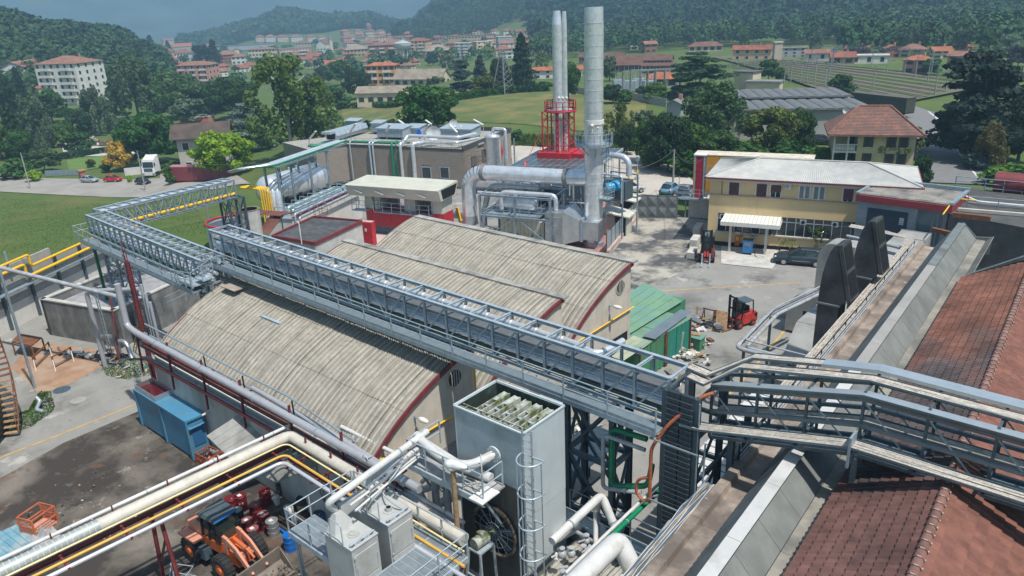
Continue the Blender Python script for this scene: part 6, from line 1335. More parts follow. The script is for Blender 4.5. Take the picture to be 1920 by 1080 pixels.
# ---- red and cream control building
def redbld():
 P0=A(693,436);PR=Qa1(P0,AO);sA=PR.sz(690,430)[0];sB=PR.sz(830,400)[0];t=_T('control_building','red and cream technical building with overhanging cream roof and balcony','building',P0)
 z1=PR.sz(752,396)[1];z2=PR.sz(752,364)[1];zr0=PR.sz(758,366)[1];D=2.3;cream=mat('cream_panel',(.50,.50,.42),.6,0,.06,1.,_d=(.4,.39,.33),_2=.6,_0=.5,_1=.8);z0=.9
 n=12
 for i in _n(n):a0=sA+(sB-sA)*i/n;a1=sA+(sB-sA)*(i+1)/n-.02;PR._x(_B(),a0,a1,-.12,.0,z0,z1)._b('red_panel',redP,t)
 PR._x(_B(),sA,sB-.02,-D,-.13,z0,z1)._b('red_core',redP,t);PR._x(_B(),sB,sB+.04,-D,0,z0,z1)._b('red_panel',redP,t)
 PR._x(_B(),sA,sB,-D+.1,-.1,0,z0-.01)._b('base',sD,t)
 w=(sB-sA)
 for(f0,f1,d0)in((0,.10,0),(.13,.2,0),(.52,.66,0),(.86,1.0,0)):PR._x(_B(),sA+w*f0,sA+w*f1,-D,-.02,z1+.01,z2+.5)._b('cream_wall',cream,t)
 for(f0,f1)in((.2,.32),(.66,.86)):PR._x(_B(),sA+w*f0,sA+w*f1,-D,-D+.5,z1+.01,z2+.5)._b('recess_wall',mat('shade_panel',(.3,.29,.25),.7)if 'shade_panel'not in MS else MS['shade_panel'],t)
 PR._x(_B(),sA,sB,-D+.8,-.02,z1,z1+.03)._b('floor',mat('dark_red_floor',(.22,.02,.03),.6),t)
 zt_=zr0+1.15;pr=[PR.pt(0,zr0-.1,.9),PR.pt(0,zt_-.35,1.25),PR.pt(0,zt_,.5),PR.pt(0,zt_,-D-.3),PR.pt(0,zr0+.3,-D-.1),PR.pt(0,zr0-.1,-D+.5)]
 pr=[PR.pt(0,zr0-.15,1.0),PR.pt(0,zt_-.05,1.5),PR.pt(0,zt_+.02,1.4),PR.pt(0,zt_+.15,-D-.6),PR.pt(0,zt_,-D-.7),PR.pt(0,zr0-.05,-D)]
 s0,s1=PR.sz(658,350)[0]+.3,PR.sz(843,350)[0]-.6;_B().ext([x+PR.e*s0 for x in pr],PR.e*(s1-s0))._b('roof',cream,t)
 _B().ext([x+PR.e*(s1+.01)for x in[PR.pt(0,zr0,.6),PR.pt(0,zt_-.1,.9),PR.pt(0,zt_-.1,-D-.4),PR.pt(0,zr0,-D+.3)]],PR.e*.03)._b('roof_end',bP,t)
 b=_B();x0,x1=sA+w*.17,sB-w*.12;PR._x(b,x0,x1,.0,.9,z1-.12,z1-.02);b._b('balcony_floor',galv,t);_R('railing',t,[PR.pt(x0,z1,.02),PR.pt(x0,z1,.88),PR.pt(x1,z1,.88),PR.pt(x1,z1,.02)],1.1,1.1,gL,.03);
 x0=sA-1.2;PR._x(_B(),x0,x0+1.8,.0,.9,z1-.12,z1-.02)._b('side_balcony',galv,t);_R('railing',t,[PR.pt(x0,z1,.02),PR.pt(x0,z1,.88),PR.pt(x0+1.8,z1,.88)],1.1,.9,gL,.03)
 for f in(.02,.3,.57,.83):q=PR.pt(sA+w*f,zr0+.25,1.3);_M('strip_lamp',t,q+PR.e*-.6+_Z(.35),q+PR.e*.5,.2,.1,frM)
 s,z=PR.sz(688,470);q=A(690,468);PQ=Qa1(q,AO);h=HZ(q,420);hb_=PQ.sz(690,434)[1]
 tc=_T('fire_cabinet','bright red upright cabinet with small white label beside the concrete block','cabinet',q);PQ._x(_B(),-.75,.75,-.7,0,.3,3.0)._b('case',redP,tc);PQ._x(_B(),-.12,.12,.001,.02,2.0,2.35)._b('label_plate',frM,tc);PQ._x(_B(),-.7,.7,-.65,-.05,3.0,3.06)._b('top',mat('pale_pink',(.5,.33,.3),.7),tc)
 poly('pink_paving',[A(678,505),A(780,505),A(860,440),A(700,420)],mat('pink_paving_tiles',(.50,.38,.37),.85,0,.08,1.),.015)
redbld()
# ---- concrete block with red-rimmed flat roof
def block():
 z=4.4;c=[A(590,454,z),A(678,413,z),A(588,405,z),A(510,441,z)];t=_T('concrete_plant_room','low concrete building with black flat roof and rusty red rim','building',(c[0].x,c[0].y,0))
 _B().prism([(p.x,p.y)for p in c],0,z-.25)._b('wall',Qa3,t);_B().prism([(_l(p,(c[0]+c[2])/2,.02).x,_l(p,(c[0]+c[2])/2,.02).y)for p in c],z-.24,z-.16)._b('roof',mat('bitumen_roof',(.055,.06,.065),.9,0,.35,2.,.3,20,_d=(.11,.11,.11),_2=.8),t)
 for i in _n(4):a,b2=c[i],c[(i+1)%4];_M('rim',t,a-_Z(.14),b2-_Z(.14),.18,.34,redO)
 q=A(566,458,z);tt=_T('vent_mast','thin white vent mast with hooked top on the concrete block edge','mast',q);_B().tube([q,q+_Z(2.0),q+_V((-.25,0,2.05))],.05,6,_y=.1)._b('pole',frM,tt)
 q=A(602,402,z);tt=_T('rusty_cage','rusty wire cage standing on the flat black roof','cage',q);b=_B()
 for dx in(-.5,.5):
  for dy in(-.5,.5):b._e(q+_V((dx,dy,0)),q+_V((dx,dy,1)),.03,.03)
 for z2 in(0.02,.5,1):
  for(a,b2)in(((-.5,-.5),(.5,-.5)),((.5,-.5),(.5,.5)),((.5,.5),(-.5,.5)),((-.5,.5),(-.5,-.5))):b._e(q+_V((*a,z2)),q+_V((*b2,z2)),.03,.03)
 b._b('wire_frame',rust,tt)
 return c
CB=block()
a=A(548,412,3.6);b2=A(674,353,3.6);a.z=b2.z=0;t=_T('white_annexe','long low white building with red edge carrying pipes','building',a);PN=Qa1(a,_a2(b2.y-a.y,b2.x-a.x));L=(b2-a).length;hN=3.6
PN._x(_B(),0,L,-3.2,0,0,hN)._b('wall',pW,t);PN._x(_B(),-.1,L,-3.2,.08,hN,hN+.12)._b('roof',galv,t);_M('edge_strip',t,PN.pt(0,hN+.2,.02),PN.pt(L,hN+.2,.02),.1,.18,mat('pinkish_red',(.45,.05,.08),.6))
for k,(d,z,r,m,l)in _w([(.25,hN+.55,.12,gL,'upper grey pipe on the white annexe edge'),(.5,hN+.1,.12,gL,'lower grey pipe along the white annexe wall'),(-.5,hN+.8,.1,alu,'shiny pipe set back on the annexe roof'),(-1.0,hN+.7,.09,grnP,'thin green pipe along the annexe roof'),(-1.6,hN+.75,.14,alu,'shiny pipe at the back of the annexe roof'),(-2.3,hN+.6,.1,galv,'grey pipe farthest back on the annexe roof')]):
 _P('annexe_pipe',l,[PN.pt(.2+k*.4,hN-1 if k<2 else hN+.1,d),PN.pt(.2+k*.4,z,d),PN.pt(L-k*.7,z,d),PN.pt(L-k*.7,z-.6,d)],r,m,.25)
b=_B()
for i in _n(9):s=L*(i+.5)/9;b._e(PN.pt(s,hN+.1,-2.6),PN.pt(s,hN+1.0,-2.6),.08,.08);b._e(PN.pt(s,hN+1.0,-2.6),PN.pt(s,hN+1.0,.6),.08,.08);b._e(PN.pt(s,hN+.1,.6),PN.pt(s,hN+1.0,.6),.06,.06)
b._b('pipe_brackets',galv,t,kind='stuff')
p=A(467,470,0);c0=A(467,392,6.2);t=_T('concrete_flue','short round concrete flue with open top beside the brown sheets','flue',(c0.x,c0.y,0));r=.95
_B().tube([_V((c0.x,c0.y,0)),_V((c0.x,c0.y,3.4))],r,24,cap=False)._b('flue_ring',Qa3,t);_B().tube([_V((c0.x,c0.y,3.42)),_V((c0.x,c0.y,6.2))],r,24,cap=False)._b('flue_ring',Qa3,t);_B().tube([_V((c0.x,c0.y,5.2)),_V((c0.x,c0.y,6.21))],r*.85,24,cap=False).cyl((c0.x,c0.y,5.19),(c0.x,c0.y,5.2),r*.85,n=24)._b('inner_wall',bP,t)
b=_B();vs=[]
for k in _n(24):a_=2*_pi*k/24;vs+=[(c0.x+r*1.05*_c1(a_),c0.y+r*1.05*_s1(a_),6.22),(c0.x+r*.83*_c1(a_),c0.y+r*.83*_s1(a_),6.22)]
b.add(vs,[(2*k,(2*k+2)%48,(2*k+3)%48,2*k+1)for k in _n(24)])._b('rim',mat('brown_rim',(.25,.18,.14),.9),t)
brs=mat('brown_corrugated',(.13,.04,.03),.7,0,.2,2.)
def lean(_a,lab,c,n,m=None,amp=.05):
 t=_T(_a,lab,'roof',c[0]);c=[_V(x)for x in c]
 for i in _n(n):
  f0,f1=i/n,(i+.97)/n;b=_B();vs=[];N=16
  for k in _n(N+1):f=f0+(f1-f0)*k/N;u_=_V((0,0,amp*_c1(k*_pi/2)));vs+=[_l(c[0],c[1],f)+u_,_l(c[3],c[2],f)+u_]
  b.add(vs,[(2*k,2*k+2,2*k+3,2*k+1)for k in _n(N)]);b._b('sheet',m or brs,t)
 return t
lean('sheet_roof','brown corrugated lean-to roof, the flat upper strip by the flue',[A(434,399,5.2),A(527,405,5.2),A(556,398,5.2),A(455,392,5.2)],5);lean('sheet_roof','brown corrugated lean-to roof, the steep lower strip by the flue',[A(486,432,3.8),A(505,440,3.8),A(533,404,5.1),A(508,404,5.1)],3)
for(u,v)in((443,398),(470,402),(527,406)):q=A(u,v,5.15);_g(_M('post',None,(q.x,q.y,0),q,.1,.1,sD),'dark post under the brown sheet roof, '+{443:'left one',470:'middle one',527:'right one'}[u],'post','posts under the brown sheet roof')
t=_T('round_basin','round white basin with red rim at the corner of the field','basin',A(432,435));q=A(432,415,2.6);r_=2.6;_B().tube([_V((q.x,q.y,0)),_V((q.x,q.y,2.6))],r_,28,cap=False)._b('wall',pW,t);_B().tube([_V((q.x,q.y,2.3)),_V((q.x,q.y,2.32))],r_*.97,28)._b('cover',sD,t)
b=_B();b.tube([(q.x+r_*_c1(a_),q.y+r_*_s1(a_),2.65)for a_ in _n1(0,2*_pi,29)],.12,6,cap=False)._b('rim',redP,t)
# ---- big horizontal tank, pipe rack
pa,pb2=A(510,385,0),A(582,352,0);ax0=A(515,352,4.0);ax1=A(572,335,4.0)
t=_T('pressure_tank','very large shiny horizontal tank between pipe rack and taupe building','tank',(ax0.x,ax0.y,0));d=(ax1-ax0).normalized();r=1.75;z=3.9;a0=_V((ax0.x,ax0.y,z));L=(ax1-ax0).length
tk=[a0-d*3.6,a0-d*3.2,a0-d*2.4];_B().tube([a0-d*2.2,a0-d*1.9,a0-d*1.2],[.6,1.35,r],30)._b('end_cap',alu,t)
n=5
for i in _n(n):q0=a0-d*1.2+d*((L+3.4)*i/n);q1=a0-d*1.2+d*((L+3.4)*(i+1)/n-.02);_B().tube([q0,q1],r,30,cap=False)._b('shell_section',alu,t)
e=a0-d*1.2+d*(L+3.4);_B().tube([e,e+d*.7,e+d*1.0],[r,r*.8,r*.35],30)._b('end_cap',alu,t)
for f in(.05,.5,.9):q=a0+d*(L*f);nn=_V((-d.y,d.x,0));_B()._o(q-nn*1.5-_Z(0)-_Z(z),nn*3,d*.35,(0,0,z-1.0))._b('saddle',bP,t)
for f in(.2,.55,.8):q=a0+d*L*f+_Z(r-.05);_B().cyl(q,q+_Z(.35),.25,n=12)._b('manhole',gL,t)
ra=[A(640,268,7.4),A(600,283,7.4),A(567,292,7.4),A(532,303,7.4),A(507,314,7.4)]
t=_T('pipe_rack','grey pipe rack on tall legs carrying pipes past the large tank','pipe rack',(ra[-1].x,ra[-1].y,0));dd=(ra[0]-ra[-1]).normalized();nn=_V((-dd.y,dd.x,0))
for q in ra[1:]:
 for s in(-.85,.85):w=q+nn*s;_M('column',t,(w.x,w.y,0),w,.22,.22,galv,'H')
 _M('crossbeam',t,q-nn*1.3,q+nn*1.3,.13,.16,galv,'H')
for s in(-.85,.85):_M('beam',t,ra[0]+nn*s,ra[-1]+nn*s,.14,.2,galv,'H')
for k,(s,r,m,l)in _w([(-.75,.1,grnP,'green pipe on the tall rack'),(-.4,.17,alu,'shiny pipe on the tall rack beside the green one'),(-.02,.1,alu,'thin shiny pipe in the middle of the tall rack'),(.35,.15,alu,'shiny pipe behind the middle of the tall rack'),(.75,.09,gL,'thin grey pipe at the back of the tall rack')]):
 e=ra[-1]+nn*s;o=_Z(.3);g=A(452,322,7.4)+nn*s*.4;g2=A(432,322,6.4)+nn*s*.4
 _P('rack_pipe',l,[ra[0]+nn*s+o,e+o,g+o,g2],r,m,.8)
for k in _n(5):
 u=487+k*4.2;q=A(u,352,5.3);base=A(u+6,400,3);_P('gas_riser',['leftmost yellow gas riser by the tank end','second yellow gas riser by the tank end','middle yellow gas riser by the tank end','fourth yellow gas riser by the tank end','rightmost yellow gas riser by the tank end'][k],[q+_V((-3.2,-.8,-.2+.05*k)),q+_Z(-.2+.05*k),_V((q.x,q.y,.4))],.085,yelP,.3)
for k in _n(3):u=500+k*9;q=A(u,345,5.6);t=_T('steam_separator',['shiny upright cylinder at the tank end, left one','shiny upright cylinder at the tank end, middle one','shiny upright cylinder at the tank end, right one'][k],'vessel',(q.x,q.y,0));_B().tube([(q.x,q.y,.3),(q.x,q.y,4.6),(q.x,q.y,5.0)],[.35,.35,.1],14)._b('shell',alu,t)
# ---- steel truss bridges
def truss(_a,lab,a,b2,wid,zb,n,flip,side=1,floor=None,gpipe=True,ends=True,closed_end=False):
 a,b2=_V(a),_V(b2);t=_T(_a,lab,'truss bridge',(a.x,a.y,zb));d=(b2-a);L=d.length;e=d.normalized();nn=_V((-e.y,e.x,0))*wid;dz=_Z(a.z-zb)
 for k,o in _w((_Z(0),nn)):
  _M('top_chord',t,a+o,b2+o,.17,.16,gL,'H');_M('bottom_chord',t,a+o-dz,b2+o-dz,.15,.15,galv,'H')
  for i in _n(n+1):q=a+o+e*(L*i/n);_M('post',t,q-dz,q,.11,.11,galv,'H')
  for i in _n(n):
   q0=a+o+e*(L*i/n);q1=a+o+e*(L*(i+1)/n)
   if i<flip*n:_M('diagonal',t,q0,q1-dz,.075,.075,gL,'L')
   else:_M('diagonal',t,q0-dz,q1,.075,.075,galv,'L')
 for i in _n(n+1):
  q=a+e*(L*i/n);_M('crossbeam',t,q,q+nn,.1,.1,gL,'H');_M('crossbeam',t,q-dz,q+nn-dz,.1,.1,gL,'H')
  if i<n:_M('tray_bearer',t,q-dz+_Z(.55),q+nn-dz+_Z(.55),.07,.07,galv)
 if floor:
  w,drop=floor;o=-nn.normalized();zf=_Z(-drop);m=max(2,int(L/2.05))
  for i in _n(m):
   p=a-dz+o*.12+zf+e*(L*i/m);_B()._o(p,e*(L/m-.03),o*w,(0,0,.05))._b('walkway_grating',mat('walkway_grating',(.22,.28,.32),.55,.4,.12,3.)if 'walkway_grating'not in MS else MS['walkway_grating'],t)
  p=a-dz+o*(w+.12)+zf;_M('walkway_stringer',t,p-_Z(.05),p-_Z(.05)+e*L,.06,.22,galv,'C');_M('toe_board',t,p+_Z(.12),p+_Z(.12)+e*L,.02,.16,galv)
  _R('railing',t,[p,p+e*L],1.08,L/m,gL,.026,(1.,.5))
  for i in _n(m+1):q=a-dz+e*(L*i/m)+zf;_M('walkway_bracket',t,q+nn*0,q+o*(w+.1),.06,.08,galv)
 return t,a,b2,e,nn,L,dz
AT=A(392,432,10.6);BT=A(1256,711,10.6);BT.y=AT.y-.75
t3,a3,b3,e3,n3,L3,dz3=truss('pipe_bridge','long steel truss pipe bridge crossing above the vaulted sheds',AT,BT,1.36,8.9,23,.5,floor=(.78,.22))
zt2=9.4;A2=A(161,404,zt2);B2=A(376,490,zt2)
t2,a2,b2_,e2,n2,L2,dz2=truss('pipe_bridge','lower truss pipe bridge at the left, with walkway, leading to the long one',A2,B2,1.5,7.75,18,.45,floor=(.78,.22))
A1=A(193,397,zt2+.0);B1=A(438,338,zt2)
t1,a1_,b1_,e1,n1,L1,dz1=truss('pipe_bridge','left-hand truss bridge running away across the field edge with a yellow pipe',A1,B1,1.5,7.75,14,0.3)
def run(_a,lab,base,e,nn,L,f,z,r,m,s0=0.,s1=1.,_c=0,extra=None):
 p=base+nn*f+_Z(z);path=[p+e*(L*s0),p+e*(L*s1)]
 if extra:path+=[path[-1]+_V(x)for x in extra]
 return _P(_a,lab,path,r,m,.35,n=14,_c=_c)
def tray(t,base,e,nn,L,f0,f1,z,m):_B()._o(base+nn*f0+_Z(z),e*L,nn*(f1-f0),(0,0,.03))._o(base+nn*f0+_Z(z),e*L,nn*.02,(0,0,.12))._o(base+nn*(f1-.02)+_Z(z),e*L,nn*.02,(0,0,.12))._b('cable_tray',m,t)
tray(t3,a3,e3,n3,L3,.1,.62,-.62,mat('dark_tray',(.17,.18,.19),.5,.4,.2,3.))
r=run('insulated_pipe','thick segmented shiny pipe along the top of the long bridge',a3,e3,n3,L3,.82,-.42,.15,alu,-.01,.855,extra=[(.9,-.1,-.15),(1.15,.5,-.1),(1.2,1.6,-.1)])
b=_B()
for i in _n(20):p=a3+n3*.82+_Z(-.42)+e3*(L3*(i+.5)/23.3);b.tube([p-e3*.32,p-e3*.22,p-e3*.2],[.16,.19,.16],14)
b._b('insulation_collars',alu,r,kind='stuff')
for k,(f,z,rr,m,l)in _w([(.12,-1.18,.085,alu,'first shiny pipe in the bundle inside the long bridge'),(.25,-1.18,.085,alu,'second shiny pipe in the bundle inside the long bridge'),(.38,-1.15,.1,alu,'third shiny pipe in the bundle inside the long bridge'),(.53,-1.15,.1,alu,'fourth shiny pipe in the bundle inside the long bridge'),(.68,-1.12,.13,alu,'fifth and thickest shiny pipe in the bundle inside the long bridge'),(.88,-1.1,.13,alu,'sixth shiny pipe by the far side of the long bridge'),(.06,-1.5,.06,grnD,'dark green pipe low on the near side of the long bridge'),(.2,-1.5,.11,mat('dark_grey_pipe',(.12,.12,.12),.5,.2),'dark grey pipe low inside the long bridge'),(.5,-1.52,.05,redO,'thin red pipe low inside the long bridge')]):
 run('bridge_pipe',l,a3,e3,n3,L3,f,z,rr,m,.0,.995)
for k,(f,z,rr,m,l)in _w([(.8,-.35,.14,alu,'thick shiny pipe along the top of the lower left bridge'),(.15,-1.1,.09,alu,'front shiny pipe in the lower left bridge'),(.35,-1.1,.1,alu,'middle shiny pipe in the lower left bridge'),(.6,-1.1,.12,alu,'rear shiny pipe in the lower left bridge'),(.1,-1.45,.1,grnD,'dark green pipe low in the lower left bridge')]):
 run('bridge_pipe',l,a2,e2,n2,L2,f,z,rr,m)
for k,(f,z,rr,m,l)in _w([(.3,-.15,.12,alu,'shiny pipe on top of the field-side bridge'),(.6,-.15,.1,gL,'grey pipe on top of the field-side bridge'),(.85,-.15,.08,alu,'thin shiny pipe at the far edge of the field-side bridge'),(.12,-1.3,.13,yelP,'bright yellow pipe low inside the field-side bridge'),(.5,-1.3,.12,galv,'grey pipe beside the yellow one in the field-side bridge')]):
 run('bridge_pipe',l,a1_,e1,n1,L1,f,z,rr,m)
def Qb8(t,c,w,d,z0,z1,m,n=4,s=.14,br=.07):
 P=[_V((c[0]+x,c[1]+y,0))for x,y in((0,0),(w,0),(w,d),(0,d))];up=lambda p,z:_V((p.x,p.y,z))
 for p in P:_M('column',t,up(p,z0),up(p,z1),s,s,m,'H')
 for k in _n(n):
  za,zb_=z0+(z1-z0)*k/n,z0+(z1-z0)*(k+1)/n
  for i in _n(4):p,q=P[i],P[(i+1)%4];_M('brace',t,up(p,za),up(q,zb_),br,br,m);_M('brace',t,up(q,za),up(p,zb_),br,br,m);_M('girt',t,up(p,zb_),up(q,zb_),s*.8,s*.8,m)
t=_T('bridge_tower','grey braced support tower under the near end of the long bridge','support tower',(-16.6,22.3,0));Qb8(t,(-16.6,22.4),2.3,1.3,0,8.7,mat('dark_blue_steel',(.085,.12,.145),.5,.3,.2,3.),3,.24,.11)  # plain dark blue steel, shared by the riser frame and walkways
t=_T('bridge_tower','grey braced support tower under the bend of the left bridges','support tower',(A2.x+1.5,A2.y,0));Qb8(t,(A2.x+1.6,A2.y+.1),2.2,1.4,0,7.6,galv,4,.16,.08)
t=_T('drop_pipe','dark green leg pipe beside the left bridge tower','pipe',(A2.x+.8,A2.y,0));_B().tube([(A2.x+.9,A2.y-.3,0),(A2.x+.9,A2.y-.3,7.5)],.13,10)._b('pipe',grnD,t)
t=_T('bridge_tower','grey braced tower joining the two bridge levels behind the front shed','support tower',(-45.6,21.6,0));Qb8(t,(-46.3,21.7),1.2,1.4,0,8.8,galv,4,.15,.07)
t=_T('bridge_tower','steel tower at the far end of the field-side bridge by the yellow risers','support tower',(B1.x,B1.y-1,0));Qb8(t,(B1.x-1.4,B1.y-1.0),1.6,1.6,0,7.7,sD,3,.16,.08)
q=B1+_V((.6,-1.6,0));_B()._o(_V((q.x-2.4,q.y-.8,3.6)),_V((2.8,0,0)),_V((0,1.2,0)),(0,0,.06))._b('landing',galv,t);_R('railing',t,[_V((q.x-2.4,q.y-.8,3.66)),_V((q.x+.4,q.y-.8,3.66)),_V((q.x+.4,q.y+.4,3.66))],1.05,.9,galv)
t=_T('bridge_landing','small stepped landing with rails linking the two walkways','landing',(-45,21,8));_B().box(-46.4,-44.4,20.35,21.9,7.9,7.96).box(-45,-43.9,20.9,21.7,8.25,8.31)._b('grating',gL,t);_R('railing',t,[(-46.9,20.3,7.6),(-44.2,20.3,7.9),(-43.4,21.4,8.7)],1.05,.8,gL,.026)
_R('end_railing',t2,[A2-dz2+_V((0,-.9,-.2))+e2*-.1,A2-dz2+_V((0,-.9,-.2))+e2*-.9,A2-dz2+_V((0,.9,-.2))+e2*-.9],1.05,.7,gL)
_P('drop_pipe','thick green pipe leaning down behind the front shed roof',[(-45.4,23.6,8.2),(-44.0,24.9,8.1),(-42.7,25.1,8.25)],.2,grnP,.3)
p=A(352,455);h=HZ(p,385);_g(_B().cyl((p.x-6,p.y+6,0),(p.x-6,p.y+6,h*1.0),.13,n=8)._b('concrete_pole',conc),'plain concrete pole in the meadow behind the left bridge','pole')
# ---- column frame and cable bridges to the right
CY=22.9
t=_T('riser_tower','tall dark steel frame carrying cable risers at the end of the long bridge','steel frame',(-11.5,CY,0));dk=MS['dark_blue_steel']
for(x,y)in((-11.9,22.3),(-10.6,22.3),(-10.6,24.4),(-11.9,24.4),(-9.6,23.2),(-9.6,24.6)):_M('column',t,(x,y,0),(x,y,10.3 if x<-10 else 9.2),.22,.22,dk,'H')
for z in(2.2,4.4,6.6,8.6,10.2):
 for(p,q)in(((-11.9,22.3),(-10.6,22.3)),((-10.6,22.3),(-10.6,24.4)),((-10.6,24.4),(-11.9,24.4)),((-11.9,24.4),(-11.9,22.3))):_M('girt',t,(*p,z),(*q,z),.13,.15,dk)
 if z<9.5:_M('brace',t,(-10.6,22.3,z-2),(-10.6,24.4,z),.09,.09,dk);_M('brace',t,(-10.5,23.2,z-2),(-9.6,24.6,z),.09,.09,dk)
for(x0,y0)in((-11.75,22.12),(-11.2,22.12)):_B().box(x0,x0+.5,y0,y0+.16,1.0,10.35)._b('cable_riser',mat('perforated_tray',(.05,.065,.08),.5,.4,.3,8.)if 'perforated_tray'not in MS else MS['perforated_tray'],t)
b=_B()
for k in _n(40):b.box(-11.77,-10.68,22.08,22.11,1.1+k*.23,1.13+k*.23)
b._b('riser_rungs',sD,t,kind='stuff')
for x in(-10.45,-10.15):_M('pipe',t,(x,22.15,0),(x,22.15,10.2 if x<-10.3 else 8.6),.07,.07,galv,'rod')
for z in(3.2,5.6,8.35):_M('guard_rail',t,(-12.2,21.7,z),(-10.2,21.7,z),.05,.05,galv);_M('guard_rail',t,(-12.2,21.7,z),(-11.9,22.3,z),.05,.05,galv)
_P('cable_bundle','orange cable bundle climbing round the riser frame',[(-12.15,21.75,5.4),(-12.15,21.75,7.9),(-11.6,21.95,9.0),(-10.6,22.45,10.3),(-10.2,22.7,10.5)],.07,mat('orange_cable',(.42,.12,.05),.6,0,.4,12.),.3,cat='cables')
_P('cable_bundle','loose orange cable loop hanging beside the riser frame',[(-12.1,21.75,6.6),(-12.7,21.7,6.3),(-12.75,21.7,5.6),(-12.3,21.75,5.3),(-12.12,21.75,5.8)],.06,MS['orange_cable'],.3,cat='cables')
def prof_x(z0,rise=1.25):return[(-10.4,z0),(-5.25,z0+rise),(4.5,z0+rise)]
cable=mat('cream_cables',(.52,.48,.42),.6,0,.3,14.,_d=(.3,.27,.24),_2=4.);trm=mat('tray_steel',(.17,.21,.24),.45,.5,.15,3.);lid=mat('tray_lid',(.43,.49,.53),.35,.5,.08,2.)
tB=_T('cable_bridge','steel bridge carrying cable trays across the tiled roofs on the right','cable bridge',(-10.4,23,8.4))
def Qa7(lab,pts,w,n,lidded=False,h=.1,rr=.026):
 tt=_T('cable_tray',lab,'cable tray',pts[0]);P=[_V(p)for p in pts]
 for i in _n(len(P)-1):
  p,q=P[i],P[i+1];o=_V((0,w/2,0));up_=_Z(h);
  b=_B();b._o(p-o,q-p,o*2,(0,0,.015));b._o(p-o,q-p,(0,.02,0),(0,0,h));b._o(p+o-_V((0,.02,0)),q-p,(0,.02,0),(0,0,h));b._b('tray',trm,tt)
  if lidded:_B()._o(p-o*1.05+_Z(h+.005),q-p,o*2.1,(0,0,.015))._b('lid',lid,tt)
 if not lidded:
  for k in _n(n):
   y=-w/2+.05+(w-.1)*(k+.5)/n;rs_=random.Random(k);path=[]
   for i in _n(len(P)-1):
    for f in _n1(0,1,7)[:-1]:c=_l(P[i],P[i+1],f);path.append(c+_V((0,y+rs_.uniform(-.02,.02),.045+rs_.uniform(0,.02))))
   path.append(P[-1]+_V((0,y,.05)));_B().tube(path,rr,6)._b('cable',cable,tt)
 return tt
pf=lambda y,z0,rise=1.25:[(x,y,z)for x,z in prof_x(z0,rise)]
Qa7('front open tray of cream cables, lowest on the cable bridge',[(-11.2,22.35,9.05)]+pf(22.35,9.12),.62,7)
Qa7('lidded grey cable tray on top of the near truss side',pf(23.0,10.62,1.25),.34,0,True)
Qa7('inner open cable tray between the two trusses',pf(23.75,9.3,1.3),.5,5)
TT=[(-11.3,22.9,10.75),(-10.6,22.9,10.65),(-9.6,23.6,11.35)]
Qa7('upper open cable tray with cream cables, the front one of two',TT+[(-5.3,23.75,12.1),(4.5,23.75,12.05)],.5,7);
tt=Qa7('topmost cable tray with long grey lid, the rear one of two',[(-11.5,23.3,10.9),(-10.7,23.3,10.8),(-9.4,24.2,11.55),(-7.0,24.3,11.95)],.5,7);P_=[_V((-7.0,24.3,11.95)),_V((-5.2,24.3,12.25)),_V((4.5,24.3,12.15))]
for i in _n(2):_B()._o(P_[i]-_V((0,.26,0)),P_[i+1]-P_[i],(0,.52,0),(0,0,.12))._b('lidded_tray',lid,tt)
xs=[-10.4,-8.7,-7.0,-5.25,-3.4,-1.6,.2,2.0,4.0];zz=lambda x,z0:z0+1.25*min(1,max(0,(x+10.4)/5.15))
for y in(23.0,24.35):
 for i in _n(len(xs)-1):
  for z0 in(10.5,9.55,8.45):_M('chord',tB,(xs[i],y,zz(xs[i],z0)),(xs[i+1],y,zz(xs[i+1],z0)),.11,.13,trm if z0>9 else dk,'C')
  _M('diagonal',tB,(xs[i],y,zz(xs[i],10.45)),(xs[i+1],y,zz(xs[i+1],8.5)),.06,.06,galv,'L')
 for x in xs:_M('post',tB,(x,y,zz(x,8.45)),(x,y,zz(x,10.5 if y<24 else 10.8)),.09,.09,dk,'H')
for x in xs:_M('crossbeam',tB,(x,22.1,zz(x,8.98)),(x,24.4,zz(x,8.98)),.08,.09,dk);_M('crossbeam',tB,(x,23,zz(x,10.75)),(x,24.6,zz(x,10.75)),.07,.08,dk)
for i in _n(len(xs)-1):
 for k in _n(2):
  x0=xs[i]+(xs[i+1]-xs[i])*k/2;x1=xs[i]+(xs[i+1]-xs[i])*(k+.98)/2
  _B().add([(x0,23.05,zz(x0,8.4)),(x1,23.05,zz(x1,8.4)),(x1,24.3,zz(x1,8.4)),(x0,24.3,zz(x0,8.4))]+[(x0,23.05,zz(x0,8.36)),(x1,23.05,zz(x1,8.36)),(x1,24.3,zz(x1,8.36)),(x0,24.3,zz(x0,8.36))],[(0,1,2,3),(7,6,5,4),(0,4,5,1),(1,5,6,2),(2,6,7,3),(3,7,4,0)])._b('floor_grating',MS['walkway_grating'],tB)
_B().box(-5.3,-5.22,22.0,22.6,9.7,10.8)._b('end_plate',galv,tB)
_M('leg',tB,(-5.25,22.9,8.6),(-5.25,22.9,9.6),.16,.16,dk,'H')
for x in(-5.25,2.0):
 for y in(23.0,24.35):_M('leg',tB,(x,y,8.4 if x<0 else 9.0),(x,y,9.7),.16,.16,dk,'H')
